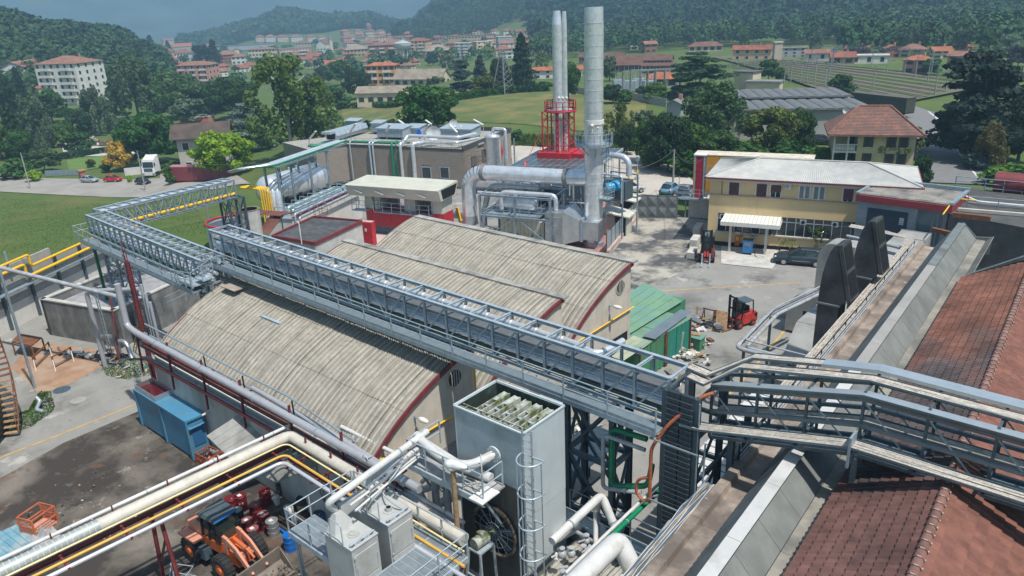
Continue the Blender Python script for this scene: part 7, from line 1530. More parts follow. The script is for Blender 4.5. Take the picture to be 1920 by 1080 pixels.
# ---- factory hall with tiled roofs
TB=R_(2.2);BX=_V((_c1(TB),_s1(TB),0));BY=_V((-_s1(TB),_c1(TB),0))
def B(x,y,z):q=BX*x+BY*y;return _V((q.x,q.y,z))
hall=_T('factory_hall','factory hall with red tiled hipped roof and deep grey valley gutter','building',B(-6,30,0))
Y0,Y1=8.0,56.0
def Qa5(_a,prof,y0,y1,m,_p=hall,n=1,gap=.015):
 for i in _n(n):
  a=y0+(y1-y0)*i/n;c=y0+(y1-y0)*(i+1)/n-(gap if n>1 else 0);_B().ext([B(x,a,z)for x,z in prof][::-1],BY*(c-a))._b(_a,m,_p)
wallh=mat('hall_wall',(.22,.2,.17),.9,0,.3,1.,.3,15,_d=(.1,.09,.08),_2=.6)
Qa5('outer_wall',[(-8.6,0),(-8.3,0),(-8.3,7.05),(-8.6,7.05)],Y0,Y1,wallh)
ledgem=mat('rusty_brown_ledge',(.30,.25,.21),.95,0,.3,1.4,.4,20,_d=(.13,.105,.09),_2=.5,_0=.42,_1=.62,_z=[(1.6,.64,.7,(.42,.38,.33))])
Qa5('concrete_ledge',[(-8.62,6.95),(-7.5,6.95),(-7.5,7.2),(-8.2,7.2),(-8.25,7.42),(-8.62,7.42)],Y0,Y1,ledgem,n=12)
shm=mat('grey_corrugated_slope',(.16,.185,.19),.7,.1,.15,1.5,_d=(.10,.105,.10),_2=.8)
b=_B();N=int((Y1-Y0)/.075);vs=[]
for i in _n(N+1):y=Y0+.075*i;o=.03*(1 if(i//2)%2 else 0);vs+=[B(-7.55-o,y,7.25+o),B(-6.42-o,y,9.02+o)]
b.add(vs,[(2*i,2*i+1,2*i+3,2*i+2)for i in _n(N)])._b('corrugated_slope',shm,hall,kind='stuff')
capm=mat('white_cap_flashing',(.50,.50,.49),.6,.1,.06,.8,_d=(.33,.32,.30),_2=.7,_0=.5,_1=.75)
capd=mat('dull_cap_flashing',(.30,.29,.275),.7,.1,.1,.8)
Qa5('cap_flashing',[(-6.5,9.0),(-6.42,8.95),(-6.05,9.0),(-6.0,9.12),(-6.45,9.15)],Y0,30.5,capm,n=7);Qa5('cap_flashing',[(-6.5,9.0),(-6.42,8.95),(-6.05,9.0),(-6.0,9.12),(-6.45,9.15)],30.52,46,capd,n=5);Qa5('cap_flashing',[(-6.5,9.0),(-6.42,8.95),(-6.05,9.0),(-6.0,9.12),(-6.45,9.15)],46.02,Y1,shm,n=3)
gutm=mat('gutter_membrane',(.165,.175,.165),.85,0,.15,1.2,.2,20,_d=(.11,.115,.11),_2=.5,_0=.45,_1=.7);gutf=mat('gutter_floor',(.25,.235,.20),.9,0,.2,1.2,.3,20,_d=(.13,.13,.12),_2=.45,_0=.42,_1=.62)
Qa5('membrane_sheet',[(-6.02,8.99),(-5.28,8.18),(-5.28,8.14),(-6.06,8.95)],Y0,Y1,gutm,n=26);Qa5('gutter_floor',[(-5.26,8.16),(-4.72,8.13),(-4.72,8.08),(-5.26,8.1)],Y0,Y1,gutf,n=13);Qa5('gutter_side',[(-4.70,8.14),(-4.34,8.5),(-4.3,8.45),(-4.66,8.08)],Y0,Y1,gutm,n=13)
_B().ext([B(x,Y1+.02,z)for x,z in((-6.5,7.2),(-6.2,9.2),(-5.3,8.3),(-4.4,8.4),(-4.4,7.2))],BY*.1)._b('gutter_end',gutm,hall)
tilm=mat('roof_tile_clay',(1,1,1),.85,0,.28,2.2,.45,30,objcol=True)
PIT=_a2(1.4,2.85);CO=.345;TW=.285
def tile_mesh():
 b=_B();n=6;pr=[(0,.0),(.06,.035),(.11,.03),(.16,.0),(.21,-.004),(.285,.0)]
 vs=[]
 for(s,z)in((0,.0),(CO*1.12,.0)):
  for(w,h)in pr:vs.append((s,w,h+(.06 if s==0 else.004)))
 fs=[(i,i+1,n+i+1,n+i)for i in _n(n-1)];m=len(vs)
 vs+=[(0,w,h+.008)for w,h in pr];fs+=[(m+i,m+i+1,i+1,i)for i in _n(n-1)]
 b.add(vs,fs);return b
TM=tile_mesh()
Qe3=TM.mesh('tile',tilm)
def Qd9(o,down,Qa8,nd,na,keep,near,darkf,seed):
 r=random.Random(seed);down=down.normalized();Qa8=Qa8.normalized();nrm=down.cross(Qa8);nrm=nrm if nrm.z>0 else-nrm;out=[];
 M=Matrix(((-down.x,Qa8.x,nrm.x),(-down.y,Qa8.y,nrm.y),(-down.z,Qa8.z,nrm.z)))
 if M.determinant()<0:pass
 for j in _n(nd):
  for i in _n(na):
   p=o+down*(CO*(j+1))+Qa8*(TW*i)
   if keep(p):out.append((p,M,r.random(),j,i))
 return out
ZR_,ZE=10.0,8.55;XR,XE=-1.66,-4.5
dn=(B(XE,0,ZE)-B(XR,0,ZR_));nd=int(dn.length/CO)+1
tilesL=Qd9(B(XR,Y0,ZR_+.02),dn,BY,nd,int((47-Y0)/TW),lambda p:True,None,None,1)
dr=_V((-dn.x,-dn.y,dn.z));dr=(B(XR+2.84,0,ZE)-B(XR,0,ZR_));ndr=14
tilesR=Qd9(B(XR,Y0,ZR_+.02),dr,BY,ndr,int((47-Y0)/TW),lambda p:True,None,None,2)
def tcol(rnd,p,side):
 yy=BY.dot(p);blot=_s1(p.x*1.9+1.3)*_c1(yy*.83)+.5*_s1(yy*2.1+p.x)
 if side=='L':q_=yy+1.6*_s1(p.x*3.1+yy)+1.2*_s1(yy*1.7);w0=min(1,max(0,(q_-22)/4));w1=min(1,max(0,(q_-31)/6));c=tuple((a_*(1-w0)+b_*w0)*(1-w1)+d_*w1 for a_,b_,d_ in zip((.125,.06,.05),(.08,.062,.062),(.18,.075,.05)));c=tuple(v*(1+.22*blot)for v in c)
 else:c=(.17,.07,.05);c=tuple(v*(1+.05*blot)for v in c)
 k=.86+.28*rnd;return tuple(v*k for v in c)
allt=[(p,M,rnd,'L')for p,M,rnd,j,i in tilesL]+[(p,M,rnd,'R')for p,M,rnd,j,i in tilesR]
def vis(p):
 c=RM.T@np.array([p.x,p.y,p.z-EYE])
 if c[2]<1:return 1e9
 u=960+F_PX*c[0]/c[2];v=540+F_PX*c[1]/c[2]
 return c[2]if(-20<u<1940 and-20<v<1100)else 500+c[2]
allt.sort(key=lambda a:vis(a[0]))
planes={}
for nm,o_,d_,w_ in(('L',B(XR,Y0,ZR_),dn,nd),('R',B(XR,Y0,ZR_),dr,ndr)):
 _B().add([o_-_Z(.02),o_+BY*39-_Z(.02),o_+BY*39+d_.normalized()*CO*w_-_Z(.02),o_+d_.normalized()*CO*w_-_Z(.02)],[(0,1,2,3)])._b('roof_deck',bP,hall)
roofL=_B()
tp=_T('tiled_roof','red clay tiled roof with ridge running away at the right edge','roof',B(XR,20,ZR_))
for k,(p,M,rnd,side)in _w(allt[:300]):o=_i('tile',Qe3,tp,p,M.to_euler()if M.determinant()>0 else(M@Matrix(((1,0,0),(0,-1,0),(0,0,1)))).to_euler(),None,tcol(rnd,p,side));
def join_tiles(lst,_a):
 tv=np.array(TM.v);tf=TM.f;nv=len(tv);V=[];Fs=[];Cc=[]
 for k,(p,M,rnd,side)in _w(lst):
  R3=np.array(M if M.determinant()>0 else(M@Matrix(((1,0,0),(0,-1,0),(0,0,1)))));V.append(tv@R3.T+np.array(p));Fs+=[tuple(i+k*nv for i in f)for f in tf];Cc+=[tcol(rnd,p,side)]*nv
 V=np.concatenate(V)-np.array(WO[tp]);me=bpy.data.meshes.new(_a);me.from_pydata(V.tolist(),[],Fs);ca=me.color_attributes.new('tone','FLOAT_COLOR','POINT');ca.data.foreach_set('color',np.array([(*c,1)for c in Cc]).ravel())
 m=tilm.copy();m.name='roof_tile_clay_joined';nt=m.node_tree;at_=nt.nodes.new('ShaderNodeAttribute');at_.attribute_name='tone';oi=[n for n in nt.nodes if n.type=='OBJECT_INFO'][0]
 for l in list(oi.outputs['Color'].links):nt.links.new(at_.outputs['Color'],l.to_socket)
 me.materials.append(m);me.update();o=bpy.data.objects.new(_a,me);COL.objects.link(o);o.parent=tp;o['kind']='stuff';WO[o]=WO[tp];return o
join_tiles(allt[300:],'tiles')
rc=_B()
def ridge_mesh():
 b=_B();vs=[];n=7
 for(s,r)in((0,.15),(.42,.125)):
  for k in _n(n):a=_pi*k/(n-1);vs.append((r*_c1(a),s,r*.8*_s1(a)))
 return b.add(vs,[(k,k+1,n+k+1,n+k)for k in _n(n-1)],True)
rmh=ridge_mesh().mesh('ridge_tile',tilm);mort=mat('pale_mortar',(.36,.34,.3),.95,0,.2,8.)
for k in _n(int(39/.39)):
 p=B(XR,Y0+k*.39,ZR_+.03);rr_=random.Random(k).uniform(.8,1.2);o=_i('ridge_tile',rmh,tp,p,(0,0,TB),None,tuple(v*rr_ for v in(.20,.10,.08)))
b=_B();rr2=random.Random(3)
for k in _n(int(39/.39)):p=B(XR+.14,Y0+k*.39+.02,ZR_+.03);b.box(p.x,p.x+.03,p.y,p.y+.03+rr2.random()*.04,p.z,p.z+.04);p=B(XR-.02,Y0+k*.39,ZR_+.14);b.box(p.x-.03,p.x+.08,p.y-.015,p.y+.02,p.z,p.z+.02)
b._b('mortar_beads',mort,tp,kind='stuff')
_B().ext([B(x,47.3,z)for x,z in((-4.4,7),(-4.4,8.5),(XR,10),(1.5,8.5),(1.5,7))],BY*.1)._b('end_gable',bP,hall)
Qa5('verge_beam',[(-4.6,8.4),(-4.4,8.4),(XR,10.0),(3,10.9),(3,11.1),(XR,10.25)],47.4,47.7,shm)
for(u0,v0,u1,v1,z,s,l)in[(1786,402,1858,410,7.6,.35,'upper'),(1748,430,1790,440,7.5,.3,'lower')]:
 p,q=A(u0,v0,z),A(u1,v1,z);_g(_M('rusty_beam',None,p,q,s,s,rust),'rusty steel beam spanning the gap at the roof end, %s one'%l,'beam')
t=_T('rear_terrace','dark flat roof terrace with pipe railings behind the tiled roof','terrace',A(1850,375,6.4));c=[A(1780,400,6.3),A(1990,440,6.3),A(2010,370,6.3),A(1800,352,6.3)];_B().prism([(q.x,q.y)for q in c],0,6.3)._b('roof',mat('dark_felt',(.07,.07,.07),.9,0,.3,1.),t)
_R('railing',t,[A(1790,352,6.3),A(1845,358,6.3),A(1990,372,6.3)],1.1,1.6,galv,.035,(1.,.6,.25));_R('railing',t,[A(1812,392,6.3),A(1990,408,6.3)],1.1,2.2,galv,.035,(1.,.55));_B()._o(A(1795,396,6.35),A(1990,412,6.35)-A(1795,396,6.35),(0,.3,0),(0,0,.25))._b('kerb',cP,t)
t=_T('maroon_cistern','dark maroon cistern behind the terrace at the right edge','tank',A(1905,345,5));q=A(1905,345,7);_B().tube([q+_V((-1.6,0,0)),q+_V((2.6,0,0))],1.0,16)._b('shell',redO,t);_B().box(q.x-1,q.x+2,q.y-.6,q.y+.6,0,q.z-.8)._b('base',sD,t)
_P('terrace_pipe','yellow pipe along the workshop corner',[A(1768,402,6.9),A(1790,372,6.9),A(1830,376,6.9)],.06,yelP,.2);_P('terrace_pipe','pale pipe lying across the rear terrace',[A(1792,360,6.9),A(1833,378,6.6),A(1990,392,6.6)],.1,frM,.3)
# ---- cable rack along the hall wall
cr=_T('wall_cable_rack','long rack of pale cables running along the hall wall','cable rack',B(-9,30,7));
b=_B();b.ext([B(x,24,z)for x,z in((-9.35,7.3),(-8.66,7.3),(-8.66,7.36),(-9.35,7.36))][::-1],BY*31);b._b('tray',trm,cr)
cab2=mat('mixed_pale_cables',(.45,.40,.34),.5,0,.4,10.,_d=(.2,.17,.15),_2=3.)
for k in _n(10):
 x=-9.28+k*.062;r5=random.Random(k);path=[B(x+r5.uniform(-.02,.02),24+i*1.55,7.4+r5.uniform(0,.03))for i in _n(20)]
 e_=[B(x,54.6-0,7.42),B(x-.3,56.3+.06*(10-k),7.42),B(-11.5,57.0+.08*(10-k),7.42),B(-13.6,57.3+.08*(10-k),7.42)];_B().tube(path+e_,.032,6)._b('cable',cab2 if k%3 else cable,cr)
for(dz_,dd)in((-.55,.0),(-1.1,.0)):
 b=_B();b.tube([B(-9.1,40,7.3+dz_),B(-9.1,54.6,7.3+dz_),B(-9.5,56.2,7.3+dz_),B(-13.6,57.2,7.3+dz_)],.12,6,_y=.8)._b('pipe',gP,cr)
_R('railing',cr,[B(-8.55,24,7.3),B(-8.55,54,7.3)],.75,2.0,bP,.022,(1.,));
for k in _n(3):_B().tube([B(-8.48,24,7.45+k*.2),B(-8.48,54,7.45+k*.2)],.03,6)._b('pipe',gP,cr)
b=_B()
for k in _n(16):y=24.5+k*2;b._e(B(-9.4,y,7.2),B(-8.2,y,7.2),.07,.1);b._e(B(-9.3,y,7.2),B(-8.6,y,6.4),.05,.05)
b._b('wall_brackets',dk,cr,kind='stuff')
cr2=_T('wall_cable_rack','bundle of loose coloured cables along the wall at the bottom right','cable rack',B(-9,16,7));b=_B();b.ext([B(x,8,z)for x,z in((-9.25,6.95),(-8.66,6.95),(-8.66,7.0),(-9.25,7.0))][::-1],BY*14.6);b._b('tray',trm,cr2)
cols=[mat('cable_tone_%s'%n_,c_,.5)for n_,c_ in(('pale',(.5,.48,.44)),('blue',(.12,.2,.32)),('tan',(.42,.3,.2)),('grey',(.25,.25,.24)))]
for k in _n(11):
 r5=random.Random(k+50);path=[B(-9.2+k*.05+r5.uniform(-.05,.05),8+i*.9,7.05+r5.uniform(0,.12))for i in _n(17)];_B().tube(path,.018,5)._b('cable',cols[[0,1,0,2,3,0,1,0,0,3,2][k]],cr2)
# ---- ducts and vent stacks right of the yard
dl=mat('pale_sheet_duct',(.40,.40,.38),.55,.25,.12,.8,_d=(.22,.21,.19),_2=.5,_0=.45,_1=.75);dkd=mat('sooty_sheet_duct',(.105,.108,.11),.5,.45,.25,.8,_d=(.04,.04,.04),_2=.7,_0=.45,_1=.7)
tD=_T('supply_duct','long pale box duct beside the hall with sloping front hood','duct',(-13,40,0));zt5=4.6
fr_=A(1516,668,1.6);
pr=[(0,.4),(0,1.6),(3.1,zt5),(3.1,2.8)]
y0=41.2;x0,x1=-14.6,-12.2
_B().add([(x0,y0,.8),(x1,y0,.8),(x1-.1,y0+3.6,zt5-1.6),(x0,y0+3.6,zt5-1.6),(x0,y0-.3,1.9),(x1,y0-.3,1.9),(x1-.1,y0+2.8,zt5),(x0,y0+2.8,zt5)],[(0,3,2,1),(4,5,6,7),(0,1,5,4),(1,2,6,5),(2,3,7,6),(3,0,4,7)])._b('front_hood',dl,tD)
_B().tube([(x0+.7,y0+.55,2.55),(x0+.7,y0+.1,2.85),(x0+1.5,y0+.1,2.85),(x0+1.5,y0+.55,2.55)],.16,10,_y=.2)._b('grab_pipe',dkd,tD)
yy=y0+2.85
for k in _n(10):_B().box(x0+.02*(k%2),x1-.1,yy+.02,yy+2.3,zt5-1.7,zt5-.02*(k%2))._b('duct_section',dl,tD);_B().box(x0-.04,x1-.05,yy+2.31,yy+2.38,zt5-1.75,zt5+.05)._b('flange',aluD,tD);yy+=2.4
for k in _n(6):
 for x in(x0+.2,x1-.4):_M('leg',tD,(x,y0+3+k*4.4,0),(x,y0+3+k*4.4,zt5-1.75),.12,.12,dk)
def hood(_a,lab,c,w,d,z0,zt_):
 t=_T(_a,lab,'vent stack',(c[0],c[1],0));x,y=c;zz_=[z0,z0+(zt_-z0)*.16,z0+(zt_-z0)*.60]
 _B().box(x-w/2+.06,x+w/2-.06,y-d/2+.06,y+d/2-.06,z0,zz_[1]-.02)._b('base_section',dkd,t)
 def crease(z1,z2):
  b=_B()
  for(ax,s,fx)in((0,-1,1),(0,1,1),(1,-1,0),(1,1,0)):
   if ax==0:P4=[(x-w/2,y+s*d/2,z1),(x+w/2,y+s*d/2,z1),(x+w/2,y+s*d/2,z2),(x-w/2,y+s*d/2,z2)];C5=(x,y+s*(d/2+.05),(z1+z2)/2)
   else:P4=[(x+s*w/2,y-d/2,z1),(x+s*w/2,y+d/2,z1),(x+s*w/2,y+d/2,z2),(x+s*w/2,y-d/2,z2)];C5=(x+s*(w/2+.05),y,(z1+z2)/2)
   b.add(P4+[C5],[(0,1,4),(1,2,4),(2,3,4),(3,0,4)]if(ax==0)==(s<0)or(ax==1 and s>0)else[(1,0,4),(2,1,4),(3,2,4),(0,3,4)])
  return b
 crease(zz_[1]+.03,zz_[2]-.03)._b('duct_section',dkd,t)
 for z in(zz_[1],zz_[2]):_B().box(x-w/2-.06,x+w/2+.06,y-d/2-.06,y+d/2+.06,z-.05,z+.05)._b('flange',MS['bellows_grey'],t)
 b=_B();n=7;back=[(x-w/2+(w*.62)*(1-_c1(a)),zz_[2]+.04+(zt_-zz_[2])*_s1(a))for a in _n1(0,_pi/2,n)];pr=[(q[0],y-d/2,q[1])for q in back]+[(x+w/2+.35,y-d/2,zz_[2]+.35),(x+w/2,y-d/2,zz_[2]+.04)]
 b.ext(pr,(0,d,0))._b('hood',dkd,t)
 tp_=_V((back[-1][0]+.04,0,back[-1][1]));lo=_V((x+w/2+.4,0,zz_[2]+.35));dirv=lo-tp_
 b=_B();nx=_V((dirv.z,0,-dirv.x)).normalized();nx=nx if nx.x>0 else-nx
 o=_V((tp_.x,y-d/2-.06,tp_.z));_B()._o(o+nx*.01,dirv,(0,d+.12,0),nx*.22)._b('louvre_frame',dkd,t);_B()._o(o+dirv*.05+_V((0,.12,0))+nx*.235,dirv*.4,(0,d-.12,0),nx*.02)._b('louvre_mouth',bP,t);_B()._o(o+dirv*.52+_V((0,.12,0))+nx*.235,dirv*.43,(0,d-.12,0),nx*.02)._b('louvre_mouth',bP,t)
hood('vent_stack','sooty sheet-metal vent stack nearer the viewer, right of the parked estate car',(-11.95,41.6),1.15,1.35,2.2,10.9);hood('vent_stack','sooty sheet-metal vent stack farther from the viewer, beside the cable rack',(-11.6,46.2),1.15,1.35,2.5,11.2)
t=_T('elbow_duct','pale rounded duct curving over behind the nearer vent stack','duct',A(1495,600));p=A(1512,545,3.6);prr=[_V((p.x-1.3+1.3*(1-_c1(a)),p.y,1.6+1.7*_s1(a)))for a in _n1(0,_pi/2,7)]+[_V((p.x+2.2,p.y,3.3)),_V((p.x+2.2,p.y,2.0)),_V((p.x-.1,p.y,2.0)),_V((p.x-.1,p.y,.2)),_V((p.x-1.3,p.y,.2))];_B().ext(prr,(0,1.7,0))._b('casing',dl,t)
t=_T('elbow_duct','tall pale rounded duct standing behind the first vent stack','duct',A(1550,600));p=A(1560,460,6.8);prr=[_V((p.x-.9+.9*(1-_c1(a)),p.y,5.6+1.3*_s1(a)))for a in _n1(0,_pi/2,7)]+[_V((p.x+1.6,p.y,6.9)),_V((p.x+1.6,p.y,4.4)),_V((p.x+.3,p.y,4.4)),_V((p.x+.3,p.y,1)),_V((p.x-.9,p.y,1))];_B().ext(prr,(0,1.7,0))._b('casing',dl,t)
_B().box(-17.2,-15.6,56.5,58,0,3.0)._b('small_red_shed',redO,None).__setitem__('label','small shed with dark red edge beside the estate car');bpy.data.objects['small_red_shed']['category']='shed'
zp=4.4;Pm=[A(1524,690,zp),A(1380,652,zp),A(1440,590,zp),A(1535,545,zp)]
for k,(dz_,off,r_,l)in _w([(0,(0,0,0),.13,'thick grey pipe looping low in front of the pale duct'),(.0,(.45,.35,0),.12,'second grey pipe inside the thick pipe loop'),(.45,(.3,.4,0),.05,'thin grey pipe above the pipe loop')]):
 _P('loop_pipe',l,[q+_V(off)+_Z(dz_)for q in Pm],r_,gP,.45,_c=2.2)
t=_T('pipe_trestle','short steel trestle carrying the grey pipe loop','trestle',(Pm[1].x,Pm[1].y,0))
for q in(Pm[1]+_V((.4,.2,0)),_l(Pm[0],Pm[1],.3),Pm[2]+_V((.2,0,0))):_M('leg',t,(q.x,q.y,0),(q.x,q.y,zp-.1),.14,.14,dk,'H')
t=_T('low_shed_roof','low roof of long pale metal slats beside the riser frame','roof',(-10,28,3));
for k in _n(11):y=25.3+k*1.15;_B()._o(B(-12.6,y,3.2),BX*3.7,BY*1.05,(0,0,.06))._b('slat',wP,t);_B()._o(B(-12.6,y+.45,3.27),BX*3.7,BY*.1,(0,0,.08))._b('rib',wP,t)
for q in((-12.5,25.5),(-12.5,37.5),(-9,25.5),(-9,37.5)):p=B(q[0],q[1],0);_M('post',t,p,p+_Z(3.2),.12,.12,dk)
# ---- cooling tower
ctw=mat('pale_blue_grey_sheet',(.50,.56,.58),.55,.1,.06,.8,_d=(.36,.4,.41),_2=.7,_0=.5,_1=.8,streak=True);ctd=mat('grimy_dark_sheet',(.045,.05,.05),.7,.1,.4,.9,.3,15,_d=(.12,.115,.10),_2=.8,_0=.5,_1=.75,streak=True)
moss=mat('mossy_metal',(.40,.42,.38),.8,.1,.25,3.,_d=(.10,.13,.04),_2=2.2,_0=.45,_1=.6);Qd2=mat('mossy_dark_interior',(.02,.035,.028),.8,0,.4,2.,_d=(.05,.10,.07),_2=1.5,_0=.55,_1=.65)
X0,X1,Y0c,Y1c=-18.95,-15.4,18.05,20.6;ZT=9.15;ZM=6.55
ct=_T('cooling_tower','tall pale blue-grey cooling tower with open mossy top and big fan','cooling tower',((X0+X1)/2,(Y0c+Y1c)/2,0))
for nm,a in(('side_panel',(X1-.06,X1,Y0c,Y1c,1.2,5.3)),('side_panel',(X1-.06,X1+.01,Y0c,Y1c,5.32,ZT))):_B().box(*a)._b(nm,ctw,ct)
_B().box(X0,X0+.06,Y0c,Y1c,1.2,ZT)._b('side_panel',ctw,ct);_B().box(X0+.07,X1-.07,Y1c-.06,Y1c,1.2,ZT)._b('back_panel',ctw,ct)
_B().box(X0+.07,X1-.07,Y0c,Y0c+.06,ZM,ZT-.01)._b('upper_front_panel',mat('blue_grey_tank',(.33,.40,.44),.55,.2,.12,1.2,_d=(.22,.26,.27),_2=1.,_0=.5,_1=.8),ct);_B().box(X0+.07,X1-.07,Y0c+.01,Y0c+.06,1.2,ZM-.01)._b('fan_panel',ctd,ct)
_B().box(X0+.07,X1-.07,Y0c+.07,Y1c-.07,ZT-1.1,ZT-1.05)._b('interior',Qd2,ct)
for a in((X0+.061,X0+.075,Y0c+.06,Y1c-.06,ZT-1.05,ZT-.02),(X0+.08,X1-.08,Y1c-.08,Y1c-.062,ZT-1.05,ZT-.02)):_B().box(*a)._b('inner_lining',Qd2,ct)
b=_B();e=.035
for(p,q)in(((X0,Y0c),(X1,Y0c)),((X1,Y0c),(X1,Y1c)),((X1,Y1c),(X0,Y1c)),((X0,Y1c),(X0,Y0c))):b._e((*p,ZT+.02),(*q,ZT+.02),.09,.06)
b._b('rim',ctw,ct)
for k in _n(5):
 x=X0+.75+k*.56;f=_B().box(x,x+.06,Y0c+.45,Y1c-.35,ZT-.5,ZT-.08).box(x+.26,x+.32,Y0c+.45,Y1c-.35,ZT-.5,ZT-.08)._b('louvre_channel',moss,ct);_B().box(x+.05,x+.27,Y1c-1.1,Y1c-.36,ZT-.14,ZT-.1)._b('channel_cover',moss,f)
 _B().box(x+.05,x+.27,Y0c+.9,Y0c+1.0,ZT-.12,ZT-.09)._b('tie_strip',gL,f)
for y in(Y0c+.22,Y0c+.42):_B().box(X0+.1,X1-.1,y,y+.04,ZT-.1,ZT-.06)._b('drift_bar',moss,ct)
for k in _n(6):_B().box(X0+.35+k*.6,X0+.39+k*.6,Y0c+.08,Y0c+.42,ZT-.11,ZT-.07)._b('cross_bar',moss,ct)
fc=AY(931,992,Y0c);fz=fc.z;fx=fc.x
b=_B();vs=[];n=32
R0=1.12
b.tube([(fx+R0*_c1(a),Y0c-.12,fz+R0*_s1(a))for a in _n1(0,2*_pi,33)],.09,6,cap=False)._b('fan_ring',mat('dark_rusty_ring',(.05,.04,.03),.8,.1,.4,3.,_d=(.2,.17,.13),_2=2.),ct)
_B().cyl((fx,Y0c-.03,fz),(fx,Y0c-.005,fz),R0,n=32)._b('fan_mouth',bP,ct)
for k in _n(6):a=k*_pi/3+.3;c_=_V((_c1(a),0,_s1(a)));s_=_V((-_s1(a),0,_c1(a)));o=_V((fx,Y0c-.06,fz));_B().add([o+c_*.15-s_*.08,o+c_*1.0-s_*.16+_V((0,-.04,0)),o+c_*1.0+s_*.16+_V((0,.02,0)),o+c_*.15+s_*.08],[(0,1,2,3),(3,2,1,0)])._b('fan_blade',sD,ct)
for k in _n(14):a=k*2*_pi/14;_M('guard_wire',ct,(fx,Y0c-.16,fz),(fx+R0*_c1(a),Y0c-.16,fz+R0*_s1(a)),.018,.018,galv)
b=_B();
for q in(.4,.75):b.tube([(fx+q*_c1(a),Y0c-.17,fz+q*_s1(a))for a in _n1(0,2*_pi,25)],.01,4,cap=False)
b._b('guard_hoops',galv,ct,kind='stuff')
mt=_T('fan_motor','pale mossy electric motor on a white stand before the fan','motor',(fx-.15,Y0c-1.2,0));mz=fz+.0
_B().cyl((fx-.1,Y0c-1.25,mz),(fx-.05,Y0c-.55,mz),.25,n=16).cyl((fx-.05,Y0c-.55,mz),(fx,Y0c-.18,mz),.08,n=10)._b('motor_body',moss,mt);_B().box(fx-.2,fx+.1,Y0c-.95,Y0c-.7,mz+.2,mz+.38)._b('terminal_box',moss,mt)
_B().box(fx-.38,fx+.28,Y0c-1.3,Y0c-.45,mz-.34,mz-.26)._b('stand_top',gL,mt)
for(dx,dy)in((-.35,-1.28),(.25,-1.28),(.25,-.5),(-.35,-.5)):_M('stand_leg',mt,(fx+dx,Y0c+dy,mz-.34),(fx+dx*1.7,Y0c+dy*1.1,mz-2.6),.08,.08,gL)
for z in(-1.5,):_M('stand_brace',mt,(fx-.5,Y0c-1.35,mz+z),(fx+.4,Y0c-1.35,mz+z),.06,.06,gL)
_P('inlet_pipe','white pipe swinging into the flanged port of the cooling tower',[(-20.6,17.4,7.5),(-19.6,17.1,7.45),(-18.3,16.95,7.35),(-17.3,17.1,7.5),(-16.85,18.1,7.75)],.19,wP,.9)
fl=_B().cyl((-16.86,18.02,7.76),(-16.86,17.94,7.76),.34,n=20)._b('port_flange',ctw,ct)
b=_B()
for k in _n(10):a=k*.628;b.cyl((-16.86+.28*_c1(a),17.93,7.76+.28*_s1(a)),(-16.86+.28*_c1(a),17.88,7.76+.28*_s1(a)),.03,n=6)
b._b('flange_bolts',galv,ct,kind='stuff')
_P('inlet_pipe','second white pipe lying behind the balcony rail',[(-20.6,17.75,6.95),(-18.4,17.6,6.8),(-16.9,17.8,6.75)],.2,wP,.5)
ZBc=6.55;bt=_T('service_balcony','grey service balcony with railing round the cooling tower front','balcony',(-18.5,17.2,ZBc));_B().box(-20.55,-16.35,16.75,18.0,ZBc-.08,ZBc)._b('floor',mat('worn_floor_plate',(.33,.34,.34),.7,.1,.2,2.,_d=(.45,.45,.43),_2=1.),bt);_M('edge_beam',bt,(-20.6,16.72,ZBc-.12),(-16.3,16.72,ZBc-.12),.06,.26,gL,'C')
_R('railing',bt,[(-20.5,18.6,ZBc),(-20.5,16.78,ZBc),(-16.4,16.78,ZBc),(-16.4,17.9,ZBc)],1.12,1.05,gL,.028,(1.,.5));_B().box(-16.9,-16.2,16.5,17.5,ZBc+.01,ZBc+.05)._b('white_plate',frM,bt)
for x in(-20.4,-16.5):_M('prop',bt,(x,17.9,4.6),(x,16.9,ZBc-.1),.08,.08,galv)
for(x,l)in((-20.15,'thick grey riser pipe left of the cooling tower'),(-19.45,'grey riser pipe close to the cooling tower edge')):_P('riser_pipe',l,[(x,17.75,1),(x,17.75,6.4)],.17,gP,0)
_P('hose','coiled pale hose hanging over the balcony rail',[(-17.9,17.3,6.6),(-17.5,17.0,6.58),(-17.1,17.25,6.58),(-17.5,17.55,6.6),(-17.95,17.3,6.6),(-17.6,17.05,6.62),(-16.9,17.1,6.6),(-16.6,17.0,7.0),(-16.5,16.9,7.75),(-16.7,17.1,8.3)],.025,cP,.4,cat='hose',n=6)
lx=-14.8;ly=17.75;lt=_T('caged_ladder','tall ladder with round safety cage at the cooling tower corner','ladder',(lx,ly,0))
for s in(-.22,.22):_M('rail',lt,(lx+s-.25,ly+.1,.8),(lx+s-.25,ly+.1,9.6),.06,.05,gL)
for k in _n(29):_M('rung',lt,(lx-.47,ly+.1,1.0+k*.3),(lx-.03,ly+.1,1.0+k*.3),.03,.03,gL,'rod')
hoop=lambda z:[(lx-.25+.5*_c1(a)*1.0+.22,ly+.05-.62*_s1(a),z)for a in _n1(-.15,_pi+.15,13)]
for z in(2.9,4.3,5.7,7.1,8.5):_B().tube([(lx-.03,ly+.1,z)]+hoop(z)+[(lx-.47,ly+.1,z)],.035,6,cap=False)._b('hoop',gL,lt)
for a in(0.1,.8,1.57,2.3,3.04):x,y=lx-.03+.5*_c1(a),ly+.05-.62*_s1(a);_M('cage_strip',lt,(x,y,2.9),(x,y,8.5),.05,.02,gL)
for z in(3.2,5.2,7.2):_M('standoff',lt,(lx-.1,ly+.1,z),(X1-.1,Y0c+.02,z),.05,.05,gL)
